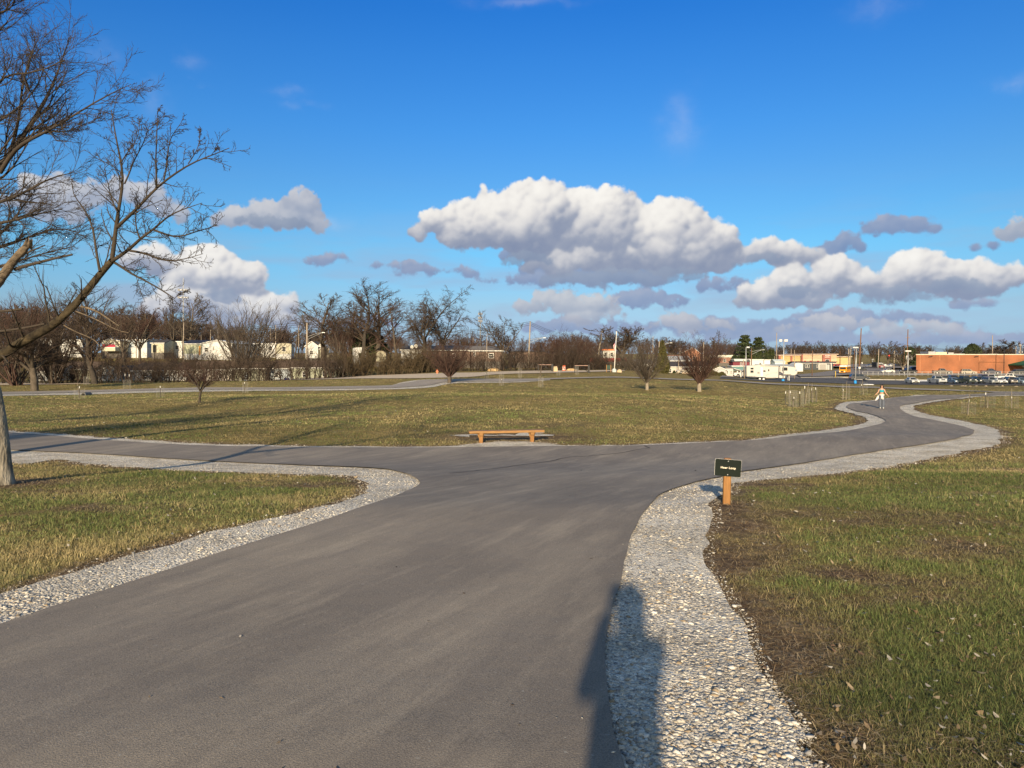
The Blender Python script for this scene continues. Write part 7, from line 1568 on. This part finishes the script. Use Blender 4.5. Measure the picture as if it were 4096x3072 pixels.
xa, xb_ = S(4022 - 3665, d), S(4022 - 3665, d) + 17.5; ez = S(1500 - 1461, d); pk = S(1500 - 1434, d)
CAN = mat('green_canopy', (.008, .10, .05), .6, .1, 1)
MB().add([(xa, -9, ez), (xb_, -9, ez), (xb_, -.01, ez), (xa, -.01, ez), (xa, -9, ez + .35), (xb_, -9, ez + .35), (xb_, -.01, ez + .35), (xa, -.01, ez + .35), (xa + 5.5, -4.5, pk), (xb_ - 5.5, -4.5, pk)],
   [(0,3,2,1), (0,1,5,4), (1,2,6,5), (2,3,7,6), (3,0,4,7), (4,5,9,8), (5,6,9), (6,7,8,9), (7,4,8)]).build('canopy', CAN, t)
for x in (xa + 2.6, xb_ - 2.6): MB().box(x - .22, x + .22, -8.4, -7.96, -1.5, ez - .004).build('column', mat('tan_column', (.48, .30, .20), .8), t)
MB().box(xa + 5, xa + 12, -.1, -.004, -1, 3.0).build('entrance', M_GLASS, t); MB().box(xa + 4.8, xa + 12.2, -.16, -.004, 3.004, 3.7).build('entrance_sign', M_WHITE, t)

# ------------------------------------------------------------------ vehicles
M_TAIL = mat('tail_lamp', (.35, .01, .01), .3); M_HEAD = mat('head_lamp', (.75, .76, .78), .15, spec=.8); M_TRIM = mat('black_plastic', (.025, .025, .027), .7); M_PLATE = mat('plate', (.6, .6, .6), .5)
CARS = {  # L, W, H, belt, hood z, windscreen base x, roof front, roof rear, rear base, deck z, wheel r, front axle, rear axle
 'sedan': (4.75, 1.82, 1.45, .92, .88, 1.05, .35, -1.05, -1.75, .98, .33, 1.42, -1.38),
 'suv': (4.7, 1.88, 1.70, 1.05, 1.05, 1.10, .55, -1.85, -2.2, 1.10, .37, 1.42, -1.36),
 'minivan': (5.1, 1.98, 1.75, 1.02, .98, 1.55, .75, -2.0, -2.42, 1.05, .35, 1.55, -1.45),
 'hatch': (4.4, 1.80, 1.50, .95, .92, 1.10, .45, -1.55, -2.0, 1.0, .33, 1.35, -1.30),
 'pickup': (5.8, 2.02, 1.92, 1.20, 1.18, 1.10, .55, -.75, -.98, 1.22, .41, 1.85, -1.75)}
def wheels(t, L_, W_, r, axles, dual=False):
    for ax in axles:
        for s in (-1, 1):
            y0, y1 = s * (W_/2 - .24), s * (W_/2 - .01); w = MB().tube([(0, y0, 0), (0, y0, 0.0001), (0, y1 - s*.02, 0), (0, y1, 0)], [r*.93, r, r, r*.92], 18).build('wheel', M_RUBBER, t, loc=(ax, 0, r)); w.data.name = 'tyre'
            MB().tube([(0, y1 - s*.01, 0), (0, y1 + s*.006, 0)], [r*.62, r*.55], 14).build('rim', M_RIM, w)
def car(kind, label, col, px, d, rz, cat='car', zoff=0, group=None, bed=None, y=None):
    L_, W_, H_, belt, hood, wx, rf, rr, rb, deck, r, fa, ra = CARS[kind]
    x = (px - CX) / F * d; z = h1(x, d) + .03 + .0012 * d + zoff; a = R(rz)
    t = thing({'sedan': 'parked_car', 'hatch': 'parked_car', 'suv': 'parked_suv', 'minivan': 'minivan', 'pickup': 'pickup_truck'}[kind], label, cat, (x, d, z), a, group)
    pm = paint('paint_%02x%02x%02x' % tuple(int(c * 255) for c in col), col); h = L_ / 2; wa = r * 1.16; cl = .20 if kind != 'pickup' else .32
    def arch(c): return [(c + wa * math.cos(R(q)), r + wa * math.sin(R(q))) for q in (-15, 12, 40, 68, 90, 112, 140, 168, 195)][::1]
    ar = lambda c: [(c - wa * math.cos(R(q)), max(cl, r + wa * math.sin(R(q)))) for q in (-12, 15, 42, 68, 90, 112, 138, 165, 192)]
    bot = [(-h + .08, cl + .12)] + [(-h + .16, cl)] + ar(ra) + ar(fa) + [(h - .2, cl), (h - .04, cl + .10)]
    if kind == 'pickup':
        top = [(h, .62), (h - .06, hood - .14), (h - .28, hood), (wx, hood + .05), (wx - .1, belt + .02), (rb, belt + .02), (rb - .04, deck), (-h + .03, deck), (-h, .6)]
    else:
        top = [(h, .50), (h - .05, hood - .24), (h - .42, hood - .06), (wx, hood + .06), (wx - .12, belt + .03), (rb + .1, belt + .03), (rb, deck), (-h + .10, deck - .06), (-h, .58)]
    MB().ext(bot + top, -W_/2, W_/2, .10).build('body', pm, t, smooth=False)
    # cabin
    b0, b1 = wx + .05, rb; yb_, yt = W_/2 - .06, W_/2 - .26; zb_ = belt; zt = H_ - .05
    A = [(b1, -yb_, zb_), (b0, -yb_, zb_), (b0, yb_, zb_), (b1, yb_, zb_)]; Bt = [(rr, -yt, zt), (rf, -yt, zt), (rf, yt, zt), (rr, yt, zt)]; C_ = [(rr - .06 + .22, -yt + .14, H_), (rf - .2, -yt + .14, H_), (rf - .2, yt - .14, H_), (rr + .16, yt - .14, H_)]
    MB().add(A + Bt + C_, [(0, 3, 2, 1)] + [(i, (i+1) % 4, 4 + (i+1) % 4, 4 + i) for i in range(4)] + [(4+i, 4+(i+1) % 4, 8+(i+1) % 4, 8+i) for i in range(4)] + [(8, 9, 10, 11)]).build('cabin', pm, t)
    def glass(nm, p00, p10, p11, p01, u0, u1, v0, v1):
        P = lambda u, v: (Vector(p00).lerp(Vector(p10), u)).lerp(Vector(p01).lerp(Vector(p11), u), v)
        q = [P(u0, v0), P(u1, v0), P(u1, v1), P(u0, v1)]; n = (q[1] - q[0]).cross(q[3] - q[0]).normalized()
        c = sum(q, Vector()) / 4
        if n.dot(c - Vector((0, 0, c.z))) < 0: n = -n
        MB().add([p + n * .012 for p in q] + [p - n * .01 for p in q], [(0,1,2,3), (7,6,5,4), (0,4,5,1), (1,5,6,2), (2,6,7,3), (3,7,4,0)]).build(nm, M_GLASS, t)
    glass('windscreen', A[1], A[2], Bt[2], Bt[1], .06, .94, .10, .93); glass('rear_window', A[0], A[3], Bt[3], Bt[0], .08, .92, .25, .92)
    for i0, i1 in ((0, 1), (3, 2)):
        k = (.05, .37, .63, .95) if kind in ('suv', 'minivan', 'hatch') else (.10, .50, .54, .92)
        if kind in ('suv', 'minivan', 'hatch'):
            for u0, u1 in ((.05, .27), (.30, .58), (.61, .92)): glass('side_window', A[i0], A[i1], Bt[i1], Bt[i0], u0, u1, .12, .9)
        else:
            for u0, u1 in ((k[0], k[1]), (k[2], k[3])): glass('side_window', A[i0], A[i1], Bt[i1], Bt[i0], u0, u1, .12, .9)
    zl = (hood if kind == 'pickup' else hood - .12) - .16
    for s in (-1, 1):
        yy = sorted((s * (W_/2 - .12), s * (W_/2 - .50))); MB().box(h - .18, h + .012, yy[0], yy[1], zl - .09, zl + .07).build('headlight', M_HEAD, t)
        yy = sorted((s * (W_/2 - .08), s * (W_/2 - .36))); MB().box(-h - .012, -h + .15, yy[0], yy[1], deck - .34, deck - .14).build('tail_light', M_TAIL, t)
        yy = sorted((s * (W_/2 - .03), s * (W_/2 + .17))); MB().box(wx - .22, wx - .06, yy[0], yy[1], belt + .04, belt + .2).build('mirror', pm, t)
    MB().box(h - .1, h + .018, -W_/2 + .55, W_/2 - .55, zl - .12, zl + .06).build('grille', M_TRIM, t); MB().box(h - .15, h + .022, -W_/2 + .18, W_/2 - .18, cl + .06, cl + .2).build('bumper', M_TRIM, t)
    MB().box(-h - .018, -h + .1, -.26, .26, .62, .75).build('number_plate', M_PLATE, t)
    if kind == 'pickup':
        MB().box(-h + .12, rb - .12, -W_/2 + .14, W_/2 - .14, deck - .02, deck + .006).build('bed_liner', M_TRIM if bed is None else bed, t)
    wheels(t, L_, W_, r, (fa, ra)); return t
SIL = (.38, .40, .42); NAVY = (.015, .02, .05); WHT = (.56, .56, .54); BLK = (.015, .015, .017); CHA = (.05, .055, .06); TAN = (.30, .26, .20); BLU = (.10, .17, .27); GRN_ = (.04, .05, .04)
car('minivan', 'dark grey minivan driving past the light pole with the blue base', (.045, .05, .06), 3436, 205, -6, 'minivan')
car('sedan', 'white sedan parked by itself left of the other cars', WHT, 3648, 186, -96.0)
car('pickup', 'silver pickup truck facing the viewer, at the left end of the row', SIL, 3748, 186, -92.0, 'pickup truck')
car('suv', 'dark SUV seen from behind next to the silver pickup', CHA, 3780, 196, 64, 'SUV')
car('suv', 'black SUV at the back behind the blue coupe', BLK, 3812, 200, -100.0, 'SUV')
car('sedan', 'light blue coupe left of the dark pickup with the pale load', BLU, 3814, 188, -92.0)
car('pickup', 'dark green pickup truck with a pale bonnet sheet, second pickup in the row', GRN_, 3858, 185, -82.0, 'pickup truck', bed=M_PLATE)
car('sedan', 'dark blue-grey car just right of the dark green pickup', (.06, .09, .12), 3896, 190, -94.0)
car('suv', 'very dark green hatchback squeezed in left of the grey SUV', (.02, .035, .035), 3915, 189, -96.0, 'SUV')
car('suv', 'grey SUV with a broad chrome grille facing the viewer', (.24, .26, .27), 3960, 185, -90.0, 'SUV')
car('sedan', 'pale silver sedan with glaring bonnet right of the grey SUV', (.62, .63, .64), 3996, 187, -96.0)
car('sedan', 'navy sedan between the pale sedan and the bronze car', NAVY, 4022, 189, -98.0)
car('suv', 'bronze-grey SUV second from the right edge', (.17, .15, .13), 4044, 187, -102.0, 'SUV')
car('hatch', 'blue-grey hatchback cut off by the right edge', (.20, .27, .33), 4080, 185, -86.0)
car('suv', 'white SUV in the back row behind the grey one', WHT, 3968, 206, -130.0, 'SUV')
car('pickup', 'white pickup in the back row near the right edge', WHT, 4038, 207, 150, 'pickup truck')
car('suv', 'navy car in the back row behind the blue-grey one', NAVY, 3935, 204, -105.0, 'SUV')
car('sedan', 'dark car in the back row at the right edge', BLK, 4082, 204, -105.0)
for lab, kd, c, px, d, rz, ct in (('tan and grey pickup on the upper lot in front of the brick wall', 'pickup', (.10, .085, .075), 3768, 250, -14, 'pickup truck'), ('beige SUV on the upper lot in front of the brick wall', 'suv', TAN, 3872, 250, -14, 'SUV'), ('navy pickup on the upper lot in front of the brick wall', 'pickup', NAVY, 3962, 250, -14, 'pickup truck'), ('dark SUV under the green canopy', 'suv', CHA, 4068, 250, 180, 'SUV'),
    ('white sedan driving on the upper road left of the brick store', 'sedan', WHT, 3550, 268, 178, 'car'), ('black pickup on the upper road beside the store corner', 'pickup', BLK, 3632, 258, 178, 'pickup truck'), ('blue SUV behind the black pickup', 'suv', (.02, .04, .12), 3652, 300, 170, 'SUV'),
    ('dark car near the first very tall brown pole', 'sedan', CHA, 3442, 300, 8, 'car'), ('grey car waiting left of the red-nosed truck', 'suv', (.15, .15, .15), 3482, 370, 180, 'SUV'), ('silver car right of the red-nosed truck', 'sedan', SIL, 3545, 372, 180, 'car'), ('white van at the far junction', 'minivan', WHT, 3567, 376, 180, 'van'), ('dark SUV at the far junction, half hidden by the street tree', 'suv', BLK, 3588, 374, 180, 'SUV'),
    ('beige sedan parked in front of the beige siding home', 'sedan', (.42, .38, .32), 2744, 183, 180, 'car'), ('white pickup under the carport left of the camper', 'pickup', WHT, 2975, 197, 180, 'pickup truck'), ('dark car at the left, behind the nearer vase-shaped tree', 'sedan', CHA, 2625, 180, 180, 'car'),
    ('red car in front of the shop block, left one', 'sedan', (.45, .04, .03), 3338, 395, 0, 'car'), ('red car in front of the shop block, right one', 'sedan', (.50, .06, .04), 3354, 395, 0, 'car')):
    car(kd, lab, c, px, d, rz, ct, zoff=(.0))
# camper
d = 190; t = thing('camper', 'long white fifth-wheel camper with dark swoosh graphics in the car park', 'camper', at(3088, 1524, d), R(-6)); z_g = h1(S(3088 - CX, d), d); t.location.z = z_g + .3
q = lambda x, y: (S(x - 3088, d), S(1524.5 - y, d)); CW = mat('camper_white', (.47, .46, .43), .4, .03, 1)
MB().ext([q(2990,1513), q(3122,1519.5), q(3139,1519.5), q(3140,1507), q(3176,1508), q(3184,1504), q(3187,1495), q(3184,1484), q(3174,1475), q(3160,1473), q(3110,1470), q(3040,1466), q(3034,1467), q(2991,1470), q(2989,1474)], 0, 2.5, .12).build('body', CW, t)
def cp(nm, pts, m, y=-.012, th=.03): return MB().ext([q(*p) for p in pts], y - th, y).build(nm, m, t)
def rq(nm, x0, y0, x1, y1, m=M_GLASS, y=-.002): return cp(nm, [(x0, y1), (x1, y1), (x1, y0), (x0, y0)], m, y)
for a in ((3004.5, 1478, 3016, 1485), (3004, 1489, 3016, 1498), (3054, 1488.5, 3063, 1494), (3073, 1484, 3077.5, 1492)): rq('window', *a)
MB().box(S(3119-3088,d), S(3162-3088,d), -.45, -.004, S(1524.5-1504,d), S(1524.5-1473.5,d)).build('slide_out', CW, t)
MB().box(S(3126-3088,d), S(3146-3088,d), -.48, -.454, S(1524.5-1489,d), S(1524.5-1476.5,d)).build('window', M_GLASS, t)
rq('door', 3044, 1476, 3052, 1513, mat('door_white', (.70, .70, .67), .5)); rq('compartment', 3031, 1494, 3040, 1502, mat('vent_grey', (.25,.25,.25), .6))
SW = mat('swoosh_dark', (.06, .06, .09), .5); SG = mat('swoosh_grey', (.38, .38, .37), .5)
for p in ([(3060,1508), (3075,1501), (3105,1494), (3090,1499), (3068,1510)], [(3118,1490), (3096,1500), (3106,1499), (3122,1491)]): cp('stripe', p, SG, -.004)
def cp2(pts, m): MB().ext([q(*p) for p in pts], -.485, -.456).build('swoosh', m, t)
for p in ([(3112,1496), (3126,1506), (3134,1505), (3120,1494)][::-1], [(3122,1487), (3135,1500), (3130,1490)], [(3113,1503), (3128,1508), (3140,1508), (3124,1501)][::-1]): cp('swoosh', p, SW, -.458)
for p in ([(3002,1501), (3011,1499.5), (3020,1503), (3010,1502)], [(3140,1499), (3160,1503), (3160,1502), (3140,1497)]): cp('stripe', p, SG, -.006)
for p in ([(3177,1487), (3184,1487), (3184,1485), (3179,1485)], [(3176,1491), (3185,1491), (3185,1489), (3176,1489)]): cp('badge', p, mat('badge_blue', (.04, .18, .40), .5), -.004)
rq('skirt', 2992, 1508.5, 3024, 1513, SG, -.006); rq('skirt', 3064, 1513.5, 3100, 1519, SG, -.006)
MB().tube([(S(3044-3088,d), -.12, S(1524.5-1469,d)), (S(3150-3088,d), -.12, S(1524.5-1473,d))], .11, 8).build('awning_roll', CW, t)
MB().box(S(3050-3088,d), S(3062-3088,d), .8, 1.8, S(1524.5-1468,d), S(1524.5-1463,d)).build('air_conditioner', CW, t)
for x in (3041, 3055.5):
    w = MB().tube([(0, 0, 0), (0, .25, 0)], .40, 18).build('wheel', M_RUBBER, t, loc=(S(x-3088,d), .02, .36 - .3)); MB().tube([(0, -.02, 0), (0, .0, 0)], [.25, .27], 14).build('rim', mat('white_rim', (.7,.7,.7), .4), w)
    w2 = w.copy(); COL.objects.link(w2); w2.location.y = 2.2
MB().box(S(3030-3088,d), S(3066-3088,d), .01, .28, .62, .92).build('wheel_arch', SG, t)
MB().box(S(3155-3088,d), S(3158-3088,d), .6, .8, -.3, S(1524.5-1507,d)).box(S(3155-3088,d), S(3158-3088,d), 1.8, 2.0, -.3, S(1524.5-1507,d)).build('jack', M_STEEL, t)
# school bus
d = 262; t = thing('school_bus', 'yellow school bus with a white roof coming towards the viewer', 'school bus', at(3378, 1489, d), R(-124)); t.location.z = h1(S(3378-CX, d), d) + .5
YB = mat('bus_yellow', (.80, .33, .02), .4, .05); 
MB().ext([(-5.2, .55), (3.0, .55), (3.0, 2.65), (-5.2, 2.65)], -1.2, 1.2, .05).build('body', YB, t)
MB().ext([(-5.15, 2.655), (2.95, 2.655), (2.8, 2.95), (2.3, 3.08), (-4.8, 3.08), (-5.1, 2.9)], -1.15, 1.15, .25).build('roof', mat('bus_roof', (.78, .78, .76), .5), t)
MB().ext([(3.004, .55), (4.5, .6), (4.55, 1.15), (4.2, 1.5), (3.004, 1.65)], -1.0, 1.0, .15).build('bonnet', YB, t)
MB().box(3.0, 3.05, -1.0, 1.0, 1.72, 2.45).build('windscreen', M_GLASS, t); MB().box(4.5, 4.6, -.45, .45, .75, 1.2).build('grille', M_TRIM, t); MB().box(4.45, 4.7, -1.15, 1.15, .42, .62).build('bumper', M_TRIM, t)
for s in (-1, 1):
    for k in range(7): x = -4.9 + k * 1.08; y = sorted((s*1.2, s*1.225)); MB().box(x, x + .85, y[0] , y[1], 1.75, 2.4).build('side_window', M_GLASS, t)
    y = sorted((s*1.2, s*1.22)); MB().box(-5.1, 2.9, y[0], y[1], 1.35, 1.45).build('stripe', M_TRIM, t); y = sorted((s*.65, s*.95)); MB().box(4.35, 4.57, y[0], y[1], .85, 1.1).build('headlight', M_HEAD, t)
wheels(t, 10, 2.4, .48, (3.4, -3.2)); t.location.z -= .35
# lorry with red nose
d = 350; t = thing('truck', 'dump truck with a white cab and dark red nose at the far junction', 'truck', at(3513, 1481, d), R(-92)); t.location.z = h1(S(3513-CX, d), d) + .3; DR = mat('dark_red', (.22, .02, .03), .5)
MB().ext([(-4, .7), (1.2, .7), (1.2, 3.3), (-4, 3.3)], -1.25, 1.25, .08).build('body', M_TRIM, t); MB().ext([(1.204, .8), (2.6, .8), (2.6, 2.0), (2.3, 2.9), (1.204, 3.0)], -1.2, 1.2, .1).build('cab', M_WHITE, t)
MB().ext([(2.604, .5), (3.9, .5), (3.9, 1.5), (2.604, 1.9)], -1.1, 1.1, .1).build('bonnet', DR, t); MB().box(2.45, 2.7, -1.0, 1.0, 2.05, 2.7).build('windscreen', M_GLASS, t); MB().box(3.85, 3.95, -.6, .6, .8, 1.4).build('grille', M_STEEL, t); wheels(t, 8, 2.5, .5, (3.0, -2.8)); t.location.z -= .25

# ------------------------------------------------------------------ railings, guard rail, signs, snow, small things
def rail(label, pts, d, n, h=1.15):
    P = [((x - CX) / F * dd, dd) for x, dd in pts]; x0, y0 = P[0]; t = thing('railing', label, 'railing', (x0, y0, h1(x0, y0))); RP = []
    for i in range(n + 1):
        f = i / n; s = f * (len(P) - 1); j = min(int(s), len(P) - 2); g_ = s - j; x, y = P[j][0]*(1-g_) + P[j+1][0]*g_, P[j][1]*(1-g_) + P[j+1][1]*g_; z = h1(x, y) - h1(x0, y0)
        MB().tube([(x - x0, y - y0, z - .3), (x - x0, y - y0, z + h + .25)], .035, 6).build('post', M_WHITE, t); RP.append((x - x0, y - y0, z + .25))
    for hh_ in (h, h * .55): MB().tube([(a, b, c + hh_) for a, b, c in RP], .022, 5).build('rail', M_WHITE, t)
rail('white pipe railing left of the brick store above the grass bank', [(3450, 236), (3660, 236)], 0, 10)
rail('white pipe railing in front of the brick wall above the car park', [(3664, 236), (4300, 234)], 0, 26)
x0 = S(3435 - CX, 232); t = thing('guard_rail', 'low steel guard rail along the foot of the railing', 'guard rail', (x0, 232, h1(x0, 232)))
zs = [h1(x0 + k * 3.9, 232) - h1(x0, 232) for k in range(19)]
MB().tube([(k * 3.9, -.08, zs[k] + .55) for k in range(19)], .13, 4).build('beam', M_STEEL, t)
for k in range(19): MB().box(k*3.9 - .08, k*3.9 + .08, 0, .2, zs[k] - .4, zs[k] + .6).build('post', M_REDPOLE, t)
def sign(label, px, ytop, ybot, ybase, d, w, mpan, cat='sign', name='road_sign'):
    x = (px - CX) / F * d; z0 = h1(x, d); t = thing(name, label, cat, (x, d, z0)); zt, zb_ = -(ytop - HY)/F*d - z0, -(ybot - HY)/F*d - z0
    MB().tube([(0, 0, -.2), (0, 0, zt - .05)], .06, 6).build('post', M_STEEL, t); MB().box(-S(w/2,d), S(w/2,d), -.1, -.062, zb_, zt).build('panel', mpan, t); return t
sign('white square sign on a post behind the minivan', 3438, 1467, 1475, 1500, 245, 8, M_WHITE); sign('small sign behind the first very tall brown pole', 3448, 1449, 1455, 1465, 320, 4, M_WHITE)
sign('white sign at the far junction right of the truck', 3541, 1457, 1463, 1480, 330, 8, M_WHITE)
t = sign('big white pylon sign with dark lettering left of the brick store', 3637, 1423, 1437, 1470, 270, 27, M_WHITE, name='pylon_sign')
for r_, (y0_, ws) in enumerate(((1426, (-11, -8, -4, 0, 3, 7, 10)), (1430, (-10, -7, -3, 1, 4, 8)), (1434, (-11, -9, -6, -3, 0, 3, 6, 9, 11)))):
    m = MB(); zz_ = -(y0_ - HY)/F*270 - t.location.z
    for k in ws: m.box(S(k-.9,270), S(k+.9,270), -.13, -.104, zz_ - .1, zz_ + .1)
    m.build('lettering', M_CABLE, t)
t = thing('traffic_light', 'traffic light hanging from a wire over the far junction', 'traffic light', at(3556, 1424, 340)); MB().box(-.3, .3, -.2, .2, -.8, .5).build('housing', mat('signal_yellow', (.10, .03, .02), .5), t)
e_ = bpy.data.materials.new('lit_red'); N, L = nt(e_); N['Principled BSDF'].inputs['Emission Color'].default_value = (1, .04, .02, 1); N['Principled BSDF'].inputs['Emission Strength'].default_value = 2.0; N['Principled BSDF'].inputs['Base Color'].default_value = (.4, .02, .02, 1)
MB().tube([(0, -.24, .25), (0, -.204, .25)], .2, 12).build('red_lens', e_, t); MB().tube([(0, 0, .5), (0, 0, 5.2)], .03, 5).build('hanger', M_CABLE, t)
SNOW = mat('old_snow', (.72, .73, .75), .8, .08, 2, .4)
for i, (x, y, d, w, h, lab) in enumerate(((3672, 0, 205, 7.0, .16, 'flat patch of leftover snow right of the white sedan'), (3708, 0, 207, 6.0, .16, 'flat patch of leftover snow left of the silver pickup'), (3467, 0, 179, 2.0, .22, 'small snow heap by the kerb, left one'), (3480, 0, 179, 1.9, .2, 'small snow heap by the kerb, right one'))):
    lump('snow_patch', lab, 'snow', x, 0, d, w, h, SNOW, 30 + i, 3)
for i, (x, y, d, w, h) in enumerate(((3805, 0, 166, 1.2, .35), (3850, 0, 168, 1.6, .3), (3862, 0, 166, .9, .3), (3905, 0, 166, 1.1, .3), (3944, 0, 165, 1.0, .4), (3985, 0, 165, 1.5, .28), (4010, 0, 166, .8, .45), (4065, 0, 160, 1.3, .3), (3880, 0, 163, 1.0, .25))):
    o = lump('rock', 'pale rock on the bank below the parked cars', 'rock', x, 0, d, w * .7, h * .5, mat('grey_tan_stone', (.30, .25, .19), .9, .2, 2, .5), 50 + i, 2); o['group'] = 'rocks on the bank below the parked cars'
